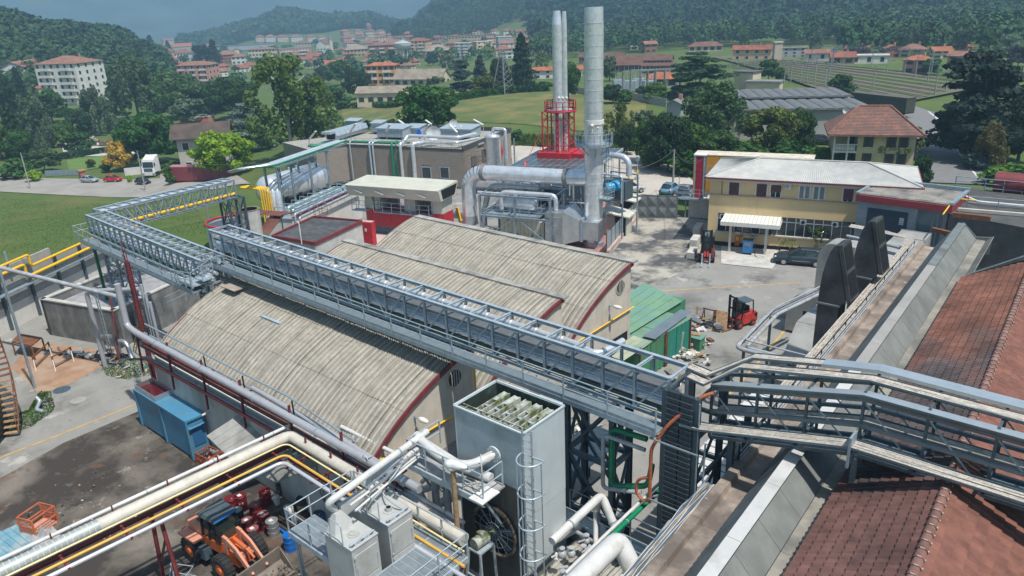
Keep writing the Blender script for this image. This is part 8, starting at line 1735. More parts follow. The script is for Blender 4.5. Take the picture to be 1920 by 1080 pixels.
q=A(852,876,7.7);t=_T('street_lamp','large white street lamp head on a wooden pole before the cooling tower','lamp',(q.x-.05,q.y,0));_B().tube([(q.x-.1,q.y,0),(q.x-.1,q.y,7.55)],[.13,.1],10)._b('pole',wood,t)
_B().tube([q+_V((-.45,0,-.02)),q+_V((-.4,0,.0)),q+_V((-.15,.02,.04)),q+_V((.2,.08,.08)),q+_V((.45,.14,.1)),q+_V((.5,.15,.1))],[.05,.17,.2,.15,.08,.04],16)._b('lamp_head',mat('lamp_white',(.72,.72,.70),.4),t);_B().sph(q+_V((-.18,0,-.08)),.2,14,8,sx=1.35,sy=.9,sz=.6)._b('lamp_bowl',mat('lamp_bowl_glass',(.6,.58,.5),.3),t);_M('arm',t,q+_V((.4,.12,.1)),q+_V((1.0,.9,.2)),.05,.05,galv,'rod')
# ---- filter cabinets and platform
fp=mat('pale_grey_enamel',(.42,.43,.42),.5,.05,.08,1.,_d=(.30,.29,.25),_2=.9,_0=.5,_1=.75);ZP=4.35;ZC=6.05
def Qe5(x0,x1,y0,y1,lab,Qc0):
 t=_T('filter_cabinet',lab,'filter cabinet',((x0+x1)/2,(y0+y1)/2,2));_B().box(x0,x1,y0,y1,1.5,ZC)._b('body',fp,t)
 _B().box(x0-.02,x1+.03,y0-.02,y1+.02,ZC,ZC+.04)._b('top_plate',fp,t)
 for(za,zb_)in((4.65,5.75),(3.4,4.58),(2.1,3.33)):
  f=_B().box(x1+.001,x1+.035,y0+.08,y1-.08,za,zb_)._b('door',fp,t)
  _B().cyl((x1+.05,y0+.14,za+.2),(x1+.05,y0+.14,zb_-.5),.018,n=6)._b('handle',gL,f);_B().cyl((x1+.05,y1-.14,za+.2),(x1+.05,y1-.14,zb_-.4),.018,n=6)._b('handle',gL,f)
  for z in(za+.05,zb_-.1):_B().box(x1+.036,x1+.07,y0+.04,y0+.12,z,z+.08)._b('hinge',gL,f)
 b=_B();xc=x0+.25
 b.add([(x0,y0+.1,ZC+.04),(x0+.5,y0+.1,ZC+.04),(x0+.5,y1-.1,ZC+.04),(x0,y1-.1,ZC+.04),(x0-.05,(y0+y1)/2-.15,ZC+.65),(x0+.2,(y0+y1)/2-.15,ZC+.65),(x0+.2,(y0+y1)/2+.15,ZC+.65),(x0-.05,(y0+y1)/2+.15,ZC+.65)],[(0,3,2,1),(4,5,6,7),(0,1,5,4),(1,2,6,5),(2,3,7,6),(3,0,4,7)])._b('inlet_hood',fp,t)
 c=((x0+x1)/2+.15,(y0+y1)/2);_B().cyl((*c,ZC+.04),(*c,ZC+.07),.22,n=18).cyl((*c,ZC+.07),(*c,ZC+(.22 if Qc0 else.1)),.13,n=16)._b('port',fp if Qc0 else moss,t)
 if Qc0:_B().cyl((*c,ZC+.221),(*c,ZC+.225),.1,n=16)._b('port_hole',bP,t)
 for k in _n(7):y=y0+.12+k*(y1-y0-.2)/7;_B().cyl((x1-.12,y,ZC+.06),(x1-.12,y+.1,ZC+.12),.045,n=8)._b('pulse_valve',gL if k%3 else sD,t)
 _B().tube([(x1-.12,y0+.05,ZC+.14),(x1-.12,y1-.05,ZC+.14)],.04,8)._b('manifold',gL,t)
 _B().tube([(x1-.45,y0+.0,ZC+.04),(x1-.45,y0,ZC+.9),(x0+.4,y0,ZC+.9),(x0+.4,y0,ZC+.04)],.025,6,_y=.1)._b('handrail',gL,t)
Qe5(-20.2,-18.65,12.25,13.45,'pale grey filter cabinet at the bottom, with capped flange on top',False);Qe5(-20.2,-18.65,13.95,15.15,'pale grey filter cabinet with open round port, behind the other cabinet',True)
_B().box(-20.25,-20.05,13.0,14.2,ZC+.3,ZC+.85)._b('junction_box',fp,None).__setitem__('label','grey junction box between the two filter cabinet hoods');bpy.data.objects['junction_box']['category']='box'
pl=_T('service_platform','grating platform with railings around the filter cabinets','platform',(-20,14,ZP))
for(xa,xb,ya,yb)in((-18.6,-16.6,10.0,15.95),(-23.4,-20.25,12.6,13.9),(-20.24,-18.62,15.25,15.95),(-23.4,-20.3,15.2,15.95)):
 b=_B();x=xa
 while x<xb:b.box(x,x+.022,ya,yb,ZP,ZP+.035);x+=.07
 y=ya
 while y<yb:b.box(xa,xb,y,y+.02,ZP+.004,ZP+.03);y+=.35
 b._b('grating',gL,pl,kind='stuff')
for(p,q)in(((-18.62,10),(-16.6,10)),((-16.6,10),(-16.6,15.95)),((-23.4,15.98),(-16.6,15.98)),((-18.6,10),(-18.6,15.9)),((-23.4,12.6),(-20.3,12.6)),((-23.42,12.6),(-23.42,13.9))):_M('edge_channel',pl,(*p,ZP-.1),(*q,ZP-.1),.07,.24,gL,'C')
for(x,y)in((-16.8,10.2),(-16.8,15.7),(-23.2,12.8),(-20.5,15.7),(-18.6,13.7)):_M('post',pl,(x,y,0),(x,y,ZP-.1),.14,.14,galv,'H')
_R('railing',pl,[(-16.62,10.0,ZP),(-16.62,15.97,ZP),(-23.3,15.97,ZP)],1.1,1.45,gL,.03,(1.,.55));_R('railing',pl,[(-20.4,12.62,ZP),(-23.4,12.62,ZP),(-23.4,15.9,ZP)],1.1,1.3,gL,.028,(1.,.55))
_P('feed_pipe','white pipe from cooling tower bending down to the nearer cabinet hood',[(-20.4,17.8,7.55),A(640,925,7.55),A(612,945,7.3),(-20.25,12.85,6.75)],.14,wP,.55,_c=3.4)
_P('feed_pipe','white pipe bending down to the farther cabinet hood',[(-20.2,17.4,7.1),A(700,890,7.1),A(690,905,6.9),(-20.2,14.55,6.7)],.14,wP,.5)
for k,(du,z)in _w([(0,7.0),(10,6.9)]):_P('thin_pipe',['thin white pipe below the two feed pipes, upper one','thin white pipe below the two feed pipes, lower one'][k],[(-20.1,17.2-.1*k,z),A(656+du,948+du,z)],.05,wP,0)
t=_T('cable_ladder','narrow cable ladder slanting between the white feed pipes','cable ladder',(-20.2,17,7.2));p=_V((-20.3,17.55,7.2));q=A(690,918,7.2);d=(q-p);
for s in(-.12,.12):_M('rail',t,p+_V((s,0,0)),q+_V((s,0,0)),.03,.07,galv)
for k in _n(14):c_=p+d*(k+.5)/14;_M('rung',t,c_-_V((.12,0,0)),c_+_V((.12,0,0)),.02,.02,galv)
_P('flex_hose','pale grey flexible hose looping over the farther cabinet',[(-20.0,16.1,7.2),(-19.6,15.2,7.15),(-19.9,14.7,6.6),(-19.2,14.7,6.4),(-18.8,14.9,6.15)],.035,gP,.4,cat='hose',n=6)
# ---- piping south of the tower, lower right
_P('return_main','white main rising right of the cooling tower then bending down steeply',[A(1035,1015,5.2),A(1128,928,5.4),A(1172,1010,4.2)+_Z(-.6),A(1180,1040,3.2)],.17,wP,.28,_c=2.2)
_P('return_main','thickest white main at the bottom, bending down at its top',[A(1050,1120,7.4),A(1160,1012,7.2),A(1195,1085,6.2)],.34,wP,.35)
_P('return_main','grey-white main lying along the wall at the bottom edge',[A(1150,1110,6.2),A(1225,1035,6.0),A(1262,985,5.9)],.24,wP,.3)
_P('drain_pipe','vertical pale pipe with white collar below the bent white main',[A(1117,1000,4.3)-_Z(1.4),A(1117,948,4.6)],.1,wP,0);q=A(1117,955,4.6);_g(_B().cyl(q,q+_Z(.32),.2,n=14)._b('pipe_collar',pW),'white collar on the vertical pale pipe','collar')
_P('cross_pipe','grey pipe slanting down to the vertical pale pipe foot',[A(1072,992,4.4),A(1112,1015,3.4)],.08,gP,0)
_P('long_pipe','slim white pipe slanting from the riser frame to the bottom',[A(1250,893,5.2),A(1060,1075,5.2)],.065,wP,0);_P('long_pipe','bright green pipe slanting beside the slim white pipe',[A(1248,908,5.0),A(1108,1042,5.0)],.1,grnP,0,_c=2.)
_P('green_pipe','green pipe making a square bend at the support tower',[(-12.6,22.2,7.9),(-14.2,22.2,7.8),(-14.2,22.2,5.0),(-12.6,22.4,5.6),(-12.5,22.5,6.6)],.12,grnP,.3);_P('bend_pipe','pale pipe following the square green bend',[(-12.5,21.9,7.6),(-14.5,22.0,7.5),(-14.5,22.0,4.9),(-12.8,22.2,5.3)],.09,gP,.3)
for k,(x,m)in _w([(-12.35,gL),(-12.55,cP)]):_P('vertical_pipe',['pale vertical pipe left of the riser frame','cream vertical pipe left of the riser frame'][k],[(x,23.4+.2*k,1),(x,23.4+.2*k,8.9)],.09,m,0)
wr=_T('wood_slat_roof','low roof of weathered grey-brown boards under the big white mains','roof',(-14,19,2.6));wsl=mat('slatted_metal_roof',(.36,.35,.31),.8,0,.3,1.2,.2,12,_d=(.2,.18,.15),_2=.8)
for k in _n(17):x=-15.2+k*.38;o=_B().box(x,x+.34,15.2,21.0,2.55+.03*(k%2),2.6+.03*(k%2)).box(x+.14,x+.2,15.2,21.0,2.62,2.7)._b('board',wsl,wr)
vt=_T('valve_cluster','cluster of grey valves and gauges right of the ladder foot','valves',A(1075,1030,3));r=random.Random(9)
for k in _n(22):
 q=A(r.uniform(1040,1108),r.uniform(1010,1085),r.uniform(3.2,4.2));s=r.uniform(.08,.16)
 if k%3:_B().cyl(q,q+_V((r.uniform(-.4,.4),r.uniform(-.4,.4),r.uniform(-.1,.4))),s*.5,n=8)._b('pipe_stub',wP if k%2 else gP,vt)
 else:_B().sph(q,s*1.2,10,6).cyl(q,q+_Z(.3),.03,n=6).cyl(q+_Z(.28),q+_Z(.31),.12,n=12)._b('valve',gP,vt)
_P('header_pipe','white header pipe beside the valve cluster',[A(1040,1010,3.4),A(1085,985,3.4)],.22,wP,0)
wk=_T('lower_walkway','dark blue grated walkways with railings below the long bridge','walkway',(-16,24,3));dgr=mat('dark_blue_grating',(.045,.075,.10),.5,.4,.25,4.)
zW=3.0
for c in([A(1065,905,zW),A(1075,920,zW),A(1165,875,zW),A(1140,840,zW)],):pass
_B().box(-19.6,-17.4,21.4,28.5,zW-.06,zW)._b('grating',dgr,wk);_B().box(-17.38,-10.8,20.9,22.0,zW-.06,zW)._b('grating',dgr,wk);_B().box(-13.4,-10.9,19.6,20.88,zW-.5,zW-.44)._b('grating',dgr,wk)
_M('edge_beam',wk,(-17.4,20.85,zW-.15),(-10.8,20.85,zW-.15),.08,.3,dk,'C');_M('edge_beam',wk,(-19.6,21.4,zW-.15),(-19.6,28.5,zW-.15),.08,.3,dk,'C')
_R('railing',wk,[(-19.6,28.4,zW),(-19.6,21.4,zW)],1.1,1.5,dk,.03,(1.,.5));_R('railing',wk,[(-18.5,20.9,zW),(-10.9,20.9,zW)],1.1,1.6,galv,.026,(1.,.5));_R('railing',wk,[(-16.2,22.0,zW),(-11.6,22.0,zW)],1.1,1.5,galv,.026,(1.,.5))
for(x,y)in((-17.2,21),(-14,21),(-11.2,21),(-19.4,24),(-19.4,28),(-13.2,19.8)):_M('post',wk,(x,y,0),(x,y,zW-.1),.18,.18,dk,'H')
# ---- front shed side: coping tray, channel, long pipes
sd_=_T('shed_pipe_rack','oxide red steel rack with grey pipes along the front shed eave','pipe rack',(-34,16.9,4))
_M('channel',sd_,(-45.2,16.98,5.05),(-20.8,16.98,4.9),.1,.5,redO,'C');_M('channel',sd_,(-45.0,16.55,4.45),(-24,16.55,4.4),.09,.14,redO)
b=_B();b.box(-45,-21,16.7,17.0,5.05,5.08)._b('walk_plate',mat('rusty_plate',(.13,.06,.05),.8,0,.3,3.),sd_)
for x in(-45.2,-41.2,-37.3,-33.4,-29.0,-25.0,-21.4):_M('bracket_post',sd_,(x,16.6,3.3),(x,16.75,6.35),.1,.1,redO,'H');_M('bracket_arm',sd_,(x,16.6,5.45),(x,17.35,5.5),.07,.07,redO)
for x in(-44,-37.3,-33.4,-29.0):_M('rail_post',sd_,(x,16.95,5.1),(x,16.95,6.5),.06,.06,bP)
pm=mat('satin_grey_pipe',(.40,.41,.44),.4,.25,.08,2.)
_P('long_grey_pipe','thickest smooth grey pipe running the length of the front shed',[(-46.0,16.6,9.0),(-46.0,16.6,6.25),(-44.9,16.62,6.05),(-19.8,16.62,5.65)],.19,pm,.35,n=18,_c=5.2)
for k,(y,z,r,m,l,x1_)in _w([(17.35,6.3,.05,galv,'thin grey rail pipe highest above the front shed eave',-24),(17.2,5.75,.055,galv,'slim pipe under the highest rail pipe by the shed eave',-22),(17.3,5.35,.05,wP,'slim pale pipe lying on the shed eave',-21),(17.15,5.2,.045,galv,'slim grey pipe low on the shed eave',-21)]):
 _P('eave_pipe',l,[(-45.2,y,z),(-30,y,z-.05),(x1_,y-.5,z-.2)],r,m,0)
_P('eave_pipe','medium grey pipe rising beside the eave towards the cooling tower',[(-33.2,17.3,5.7),(-26,17.15,5.55),(-20.6,17.2,5.0),(-19.8,17.3,3.5)],.14,pm,.5)
ct2=_T('coping_tray','cable tray with blue and white cables on the shed wall coping','cable tray',(-34,16.85,4.2));_B().box(-45,-29,16.68,17.02,4.25,4.3)._b('tray',galv,ct2)
for k in _n(5):_B().tube([(-45,16.72+k*.06,4.34),(-38,16.73+k*.06,4.36),(-29,16.72+k*.06,4.34)],.022,5)._b('cable',[cols[1],cols[0],wP,cols[3],cols[0]][k],ct2)
w_=_T('shed_side_wall','grimy white side wall below the front shed eave','wall',(-35,16.9,0));_B().box(-44.0,-22.0,16.86,17.04,0,4.24)._b('wall',mat('dirty_white_wall',(.50,.50,.48),.9,0,.12,.9,.2,20,_d=(.25,.245,.22),_2=.45,_0=.42,_1=.7,streak=True),w_)
_B().box(-42.9,-42.4,16.83,16.85,1.6,2.9)._b('window',Qa2,w_);_B().cyl((-37.8,16.85,2.9),(-37.8,16.4,2.85),.07,n=8)._b('spout',cP,w_)
for x in(-27.5,-26.6):_B().tube([(x,16.82,3.6),(x-.05,16.8,2),(x+.3,16.8,1.4),(x+.2,16.8,3.2)],.018,5,_y=.3)._b('hanging_cable',blkR,w_)
fb=_T('front_pipe_bridge','low bridge of oxide red steel carrying cream pipes over the yard at the left','pipe bridge',(-29.4,10,0));E0=A(-25,1080,5.0);C0_=A(545,812,5.0);d=(E0-C0_).normalized();LB=(E0-C0_).length+1.5;sx=_V((-d.y,d.x,0));sx=sx if sx.x>0 else-sx
X2=A(742,935,4.6);d2=(X2-C0_);d2.z=0;L2_=d2.length+4;d2.normalize();s2=_V((d2.y,-d2.x,0));s2=s2 if s2.y<0 else-s2
def Qb5(_a,lab,off,z,r,m,n=14,_c=0,cat='pipe'):
 a=C0_+sx*off+d*LB;c=C0_+sx*off+s2*off;c=C0_+(sx*off)+d*off if False else C0_+sx*off+s2*off*1.0;e_=c+d2*L2_;zz_=_Z(z);
 return _P(_a,lab,[a+zz_,c+zz_,e_+zz_-_Z(.35)],r,m,.4,n=n,_c=_c)
Qb5('bridge_pipe','white pipe highest on the left edge of the cream pipe bridge',-.45,.12,.085,wP,_c=3)
Qb5('bridge_pipe','thin white pipe beside the highest one on the cream pipe bridge',-.22,-.02,.045,wP)
r_=Qb5('main_cream_pipe','thickest cream insulated pipe on the front pipe bridge',.12,-.02,.27,cP,20)
g0=C0_+sx*.12+d*(LB*.62)+_Z(-.02);_B().tube([g0,g0+d*(LB*.4)],.285,20)._b('grey_section',mat('rust_spotted_pipe',(.36,.40,.40),.5,.3,.15,2.,_z=[(1.4,.62,.66,(.30,.10,.02))]),r_)
b=_B()
for k in _n(26):p=C0_+sx*.12+d*(LB*(.62+.38*k/26))+_Z(-.02);b.tube([p,p+d*.03],.30,18)
for k in _n(22):p=C0_+sx*.12+d*(.6+LB*.6*k/22)+_Z(-.02);b.tube([p,p+d*.025],.278,18)
b._b('insulation_seams',cP,r_,kind='stuff')
Qb5('bridge_pipe','thin yellow-cream pipe on the right of the thick cream pipe',.62,.02,.04,mat('pale_yellow_pipe',(.72,.62,.32),.4,0,.1,2.))
Qb5('bridge_pipe','yellow pipe low on the right of the front pipe bridge',.95,-.28,.06,mat('ochre_pipe',(.62,.36,.06),.5,0,.1,2.))
Qb5('bridge_pipe','shiny white pipe lowest on the right of the front pipe bridge',1.25,-.4,.09,mat('bright_zinc_pipe',(.62,.63,.68),.3,.4,.06,2.))
_M('girder',fb,C0_+sx*.9+_Z(-.62)+d*LB,C0_+sx*.9+_Z(-.62),.1,.14,sD);_M('girder',fb,C0_+sx*.0+_Z(-.62)+d*LB,C0_+_Z(-.62),.12,.2,redO,'H');_M('girder',fb,C0_+s2*.8+sx*.8+_Z(-.6),C0_+s2*.8+sx*.8+d2*L2_+_Z(-.9),.1,.16,redO,'H')
for k in _n(7):
 p=C0_+d*(1.2+k*2.3);_M('crossbar',fb,p+sx*-.6+_Z(-.42),p+sx*1.4+_Z(-.42),.09,.12,redO);_M('stub_post',fb,p+sx*-.35+_Z(-.4),p+sx*-.35+_Z(.3),.05,.05,redO)
for k in _n(4):
 p=C0_+s2*.2+sx*.6+d2*(1.0+k*1.9)+_Z(-.1);_M('stub_post',fb,p-_Z(.6),p+_Z(.55),.07,.07,redO);_M('crossbar',fb,p+s2*1.2-_Z(.45),p-s2*.8-_Z(.45),.08,.1,redO)
for k in(6.8,13.2):
 p=C0_+d*k+sx*.45
 for s in(-.55,.55):_M('leg',fb,_V((p.x,p.y,0))+sx*s*2.2,p+sx*s+_Z(-.7),.14,.14,redO,'H')
 _M('leg_brace',fb,_V((p.x,p.y,1.6))+sx*-.8,_V((p.x,p.y,3.6))+sx*.6,.08,.08,redO)
for k,(u,v,z)in _w([(685,860,6.0),(828,915,5.6),(868,925,5.6)]):
 q=A(u,v,z);t=_T('hand_wheel',['white gauge wheel at the pipe crossing','round valve wheel left of the tower lamp pole','round valve wheel right of the tower lamp pole'][k],'valve',q);_B().tube([q+_V((.16*_c1(a),0,.16*_s1(a)))for a in _n1(0,6.283,17)],.022,5,cap=False)._e(q-_V((.15,0,0)),q+_V((.15,0,0)),.02,.02)._b('wheel',wP if k==0 else sD,t);_B().cyl(q,q+_V((0,.35,-.05)),.05,n=8)._b('stem',gP,t)
for k,(pp,r,l)in _w([([A(735,930,4.4),A(790,920,4.2),A(862,890,4.2)],.16,'grey pipe joining the tower risers, lowest'),([A(770,975,3.6),A(850,930,3.6),A(880,925,3.6)],.2,'thick grey pipe bending toward the tower'),([A(790,905,4.8),A(800,895,4.9),A(845,905,4.9)],.1,'small grey arch pipe by the valve wheels'),([A(700,890,5.0),A(800,950,4.6),A(860,990,4.4)],.17,'grey pipe continuing the long pipe past the gable'),([A(640,800,5.4),A(760,860,5.2),A(840,905,5.0)],.1,'slim grey pipe slanting past the gable'),([A(730,850,5.1),A(850,915,4.9)],.15,'pale pipe ending behind the lamp pole')]):
 _P('junction_pipe',l,pp,r,pm if k%2 else wP,.4)
eg=mat('grey_corrugated_sheet',(.36,.36,.34),.8,.05,.15,1.5,.2,20,_d=(.22,.22,.21),_2=.8)
lean('awning','pale corrugated awning on the wall beside the blue container',[A(388,818,3.2),A(440,868,2.6),A(520,822,3.3),A(452,776,3.9)],5,eg,.05);lean('awning','shaded corrugated awning under the cream pipe bridge',[A(478,885,3.1),A(520,905,2.8),A(600,872,3.6),A(548,838,3.9)],4,eg,.05)
# ---- props in the yards
blu=mat('container_blue',(.06,.215,.35),.6,.0,.12,1.,.1,15,_d=(.10,.19,.25),_2=.8,_0=.45,_1=.7,_z=[(1.6,.66,.7,(.2,.14,.08))])
t=_T('tank_container','large blue steel container with a maroon tray on top, by the shed wall','container',(-41.6,16.2,0));x0,x1,y0,y1=-44.85,-38.35,15.62,16.82
_B().box(x0+.1,x1-.1,y0+.08,y1,.18,2.5)._b('body',blu,t);_B().box(x0,x1,y0,y1+.02,2.5,2.62)._b('lid',blu,t)
for x in(x0,x0+3.25,x1-.14):_B().box(x,x+.14,y0,y0+.1,.05,2.5)._b('rib',blu,t)
for x in(x0+.2,x0+3.4,x1-.5):_B().box(x,x+.3,y0+.1,y0+.4,0,.17)._b('foot',conc,t)
_B().box(x1-.1,x1-.06,y0+.3,y1-.2,.8,2.1)._b('end_panel',mat('shaded_end_blue',(.02,.11,.25),.6,0,.1,1.),t);_B().box(x1-.1,x1+.12,y0+.1,y1-.1,2.05,2.1)._b('rain_lip',blu,t)  # end panel in a darker blue: shade on this face put into the colour
t=_T('maroon_tray','shallow grey tray with wet maroon floor on the blue container','tray',(-43.4,16.6,2.63));_B().box(-44.6,-42.1,15.75,16.82,2.63,2.67)._b('floor',mat('wet_maroon',(.10,.008,.012),.15,0,.3,1.2),t)
for a in((-44.6,-42.1,15.7,15.76,2.63,2.95),(-44.6,-42.1,16.82,16.86,2.63,2.95),(-44.64,-44.6,15.7,16.86,2.63,2.95),(-42.1,-42.06,15.7,16.86,2.63,2.95)):_B().box(*a)._b('side',aluD,t)
def loader():
 p=A(432,1052);yaw=_a2(A(520,1100).y-A(360,1000).y,A(520,1100).x-A(360,1000).x);t=_T('wheel_loader','orange wheel loader with black cab roof and raised bucket arms','wheel loader',p,yaw);t.scale=(1.1,)*3
 og=mat('loader_orange',(.62,.13,.03),.45,0,.1,1.5,_d=(.42,.15,.09),_2=1.3,_0=.5,_1=.7);of=mat('faded_orange',(.62,.26,.17),.6,0,.12,1.5,_d=(.4,.22,.15),_2=1.5)
 L=True
 for(x,y,nm)in((-1.35,-.78,0),(-1.35,.78,0),(.85,-.8,1),(.85,.8,1)):
  s=-1 if y<0 else 1;w=_B();pr=[(.30,.19),(.52,.2),(.60,.14),(.60,-.14),(.52,-.2),(.30,-.19)];vs=[];n=26
  for k in _n(n):
   a=2*_pi*k/n
   for(r,o)in pr:vs.append((x+r*_c1(a),y+o,.6+r*_s1(a)))
  m=len(pr);w.add(vs,[(k*m+j,k*m+(j+1)%m,((k+1)%n)*m+(j+1)%m,((k+1)%n)*m+j)for k in _n(n)for j in _n(m)],False)
  wheel=w._b('wheel',blkR,t,True)
  lug=_B()
  for k in _n(20):
   a=2*_pi*k/20;c,s2_=_c1(a),_s1(a)
   lug._o((x+.59*c-.04*s2_,y-.17,.6+.59*s2_+.04*c),(.05*c,0,.05*s2_),(0,.34,0),(-.08*s2_*-1,0,-.08*c))
  lug._b('tread_lugs',blkR,wheel,True,kind='stuff');_B().cyl((x,y+s*.12,.6),(x,y+s*.17,.6),.31,n=20).cyl((x,y+s*.17,.6),(x,y+s*.22,.6),.14,n=12)._b('rim',og,wheel,True)
 _B().box(-2.1,-.75,-.5,.5,.55,.9)._b('rear_chassis',sD,t,True)
 _B().add([(-2.15,-.52,.85),(-.72,-.52,.85),(-.72,.52,.85),(-2.15,.52,.85),(-2.05,-.48,1.62),(-.72,-.48,1.75),(-.72,.48,1.75),(-2.05,.48,1.62)],[(0,3,2,1),(4,5,6,7),(0,1,5,4),(1,2,6,5),(2,3,7,6),(3,0,4,7)])._b('engine_hood',of,t,True)
 _B().box(-2.45,-2.16,-.55,.55,.6,1.0)._b('counterweight',bP,t,True);_B().box(-1.5,-1.25,-.3,.3,1.71,1.75)._b('air_grille',rust,t,True)
 for s in(-1,1):_B().box(-1.95,-.75,s*.55-.0 if s>0 else-.98,s*.98 if s>0 else-.55,1.22,1.32)._b('mudguard',of,t,True);_B().box(-.8,-.35,.5 if s>0 else-.85,.85 if s>0 else-.5,.45,1.0)._b('step_box',sD,t,True)
 _B().add([(-.7,-.55,.9),(.35,-.5,.9),(.35,.5,.9),(-.7,.55,.9),(-.72,-.58,1.45),(.5,-.52,1.45),(.5,.52,1.45),(-.72,.58,1.45)],[(0,3,2,1),(4,5,6,7),(0,1,5,4),(1,2,6,5),(2,3,7,6),(3,0,4,7)])._b('cab_base',og,t,True)
 gl=mat('cab_glass',(.02,.035,.03),.08,0,.2,1.,spec=.8,alpha=.75);_B().add([(-.68,-.54,1.46),(.46,-.5,1.46),(.46,.5,1.46),(-.68,.54,1.46),(-.6,-.5,2.42),(.22,-.46,2.42),(.22,.46,2.42),(-.6,.5,2.42)],[(4,5,6,7),(0,1,5,4),(1,2,6,5),(2,3,7,6),(3,0,4,7)])._b('cab_glass',gl,t,True)
 for(a,b_)in(((-.7,-.56,1.45),(-.62,-.52,2.43)),((-.7,.56,1.45),(-.62,.52,2.43)),((.49,-.52,1.45),(.24,-.48,2.43)),((.49,.52,1.45),(.24,.48,2.43)),((-.15,-.55,1.45),(-.15,-.51,2.43))):_B()._e(a,b_,.07,.07)._b('pillar',bP,t,True)
 rf=_B().add([(-.78,-.6,2.44),(.4,-.56,2.44),(.4,.56,2.44),(-.78,.6,2.44),(-.7,-.53,2.6),(.3,-.49,2.6),(.3,.49,2.6),(-.7,.53,2.6)],[(0,3,2,1),(4,5,6,7),(0,1,5,4),(1,2,6,5),(2,3,7,6),(3,0,4,7)])._b('cab_roof',mat('slate_plastic',(.07,.095,.11),.6,0,.15,2.),t,True)
 for k in _n(4):_B().box(-.6+k*.24,-.56+k*.24,-.45,.45,2.601,2.62)._b('roof_rib',MS['slate_plastic'],rf,True)
 _B().box(.3,.42,-.5,.5,2.46,2.52)._b('sun_strip',mat('bright_blue_strip',(.01,.18,.55),.4),t,True);_B().box(-.45,-.1,-.25,.25,1.5,1.9)._b('seat',bP,t,True)
 _B().box(.35,1.3,-.35,.35,.5,.95)._b('front_chassis',og,t,True)
 for s in(-.34,.34):
  b=_B();b._e((.55,s,1.65),(1.25,s,1.35),.1,.26)._e((1.22,s,1.38),(2.15,s,.55),.1,.24)._b('lift_arm',of,t,True);_B().cyl((.7,s*.6,.9),(1.5,s*.6,1.05),.07,n=10)._b('lift_cylinder',of,t,True)
  _B()._e((.5,s,.9),(.6,s,1.75),.12,.3)._b('mast_plate',of,t,True)
 _B().cyl((.65,0,1.5),(1.45,0,1.35),.09,n=10).cyl((1.45,0,1.35),(1.95,0,1.1),.05,n=8)._b('tilt_cylinder',og,t,True);_B()._e((1.2,-.36,1.0),(1.2,.36,1.0),.14,.14)._b('cross_tube',of,t,True)
 b=_B();pr=[(2.1,1.0),(2.05,.35),(2.3,.08),(2.95,.05),(2.95,.1),(2.35,.14),(2.13,.38),(2.17,1.0)];b.ext([(x,-1.05,z)for x,z in pr],(0,2.1,0))
 for y in(-1.07,1.04):b.ext([(x,y,z)for x,z in((2.1,1.0),(2.05,.35),(2.3,.08),(2.95,.06),(2.75,.35))],(0,.03,0))
 bu=b._b('bucket',mat('worn_bucket',(.20,.165,.14),.7,.2,.25,2.,.2,15),t,True)
 r=random.Random(2);b=_B()
 for k in _n(70):x,y=r.uniform(2.25,2.85),r.uniform(-.95,.95);s=r.uniform(.03,.1);b.sph((x,y,.16+r.uniform(0,.12)),s,5,4)
 b._b('dirt_load',Qc3,bu,True,kind='stuff')
 for s in(-.45,.45):_B().box(.42,.5,s-.12,s+.12,1.85,2.0)._b('work_light',bP,t,True)
 b=_B().tube([(.45,-.62,1.5),(.55,-.75,1.9),(.5,-.78,2.1)],.02,5).box(.45,.55,-.84,-.7,2.05,2.3)._b('mirror',bP,t,True);_B().box(.5,.8,.5,.8,.75,1.0).box(.5,.8,-.85,-.5,.75,.8)._b('footstep',mat('brown_step',(.2,.1,.07),.8),t,True)
loader()
def drum_proto(_a,m,top,lab,p,h=.88,r=.29,cat='drum',_q=None):
 t=_T(_a,lab,cat,p);b=_B();pr=[(0,r),(.02,r+.012),(.04,r)]
 for f in(.33,.66):pr+=[(h*f-.02,r),(h*f,r+.016),(h*f+.02,r)]
 pr+=[(h-.03,r),(h-.01,r+.014),(h,r)]
 P=[_V((p[0],p[1],p[2]+z))for z,_ in pr];b.tube(P,[q[1]for q in pr],20,sm=False);o=b._b('body',m,t);_B().cyl((p[0],p[1],p[2]+h-.015),(p[0],p[1],p[2]+h+.004),r-.02,n=20)._b('lid',top,t)
 _B().cyl((p[0]+.15,p[1],p[2]+h),(p[0]+.15,p[1],p[2]+h+.03),.035,n=8)._b('bung',gL,t);return t
rdm=mat('drum_red',(.13,.01,.014),.4,0,.2,2.);rdt=mat('drum_lid_pink',(.22,.07,.07),.5,0,.2,3.);gryd=mat('drum_grey',(.24,.245,.25),.45,.3,.15,3.);bld=mat('drum_blue',(.01,.12,.42),.35,0,.15,2.);dkb=mat('drum_navy',(.035,.045,.06),.5,0,.2,2.);wht=frM
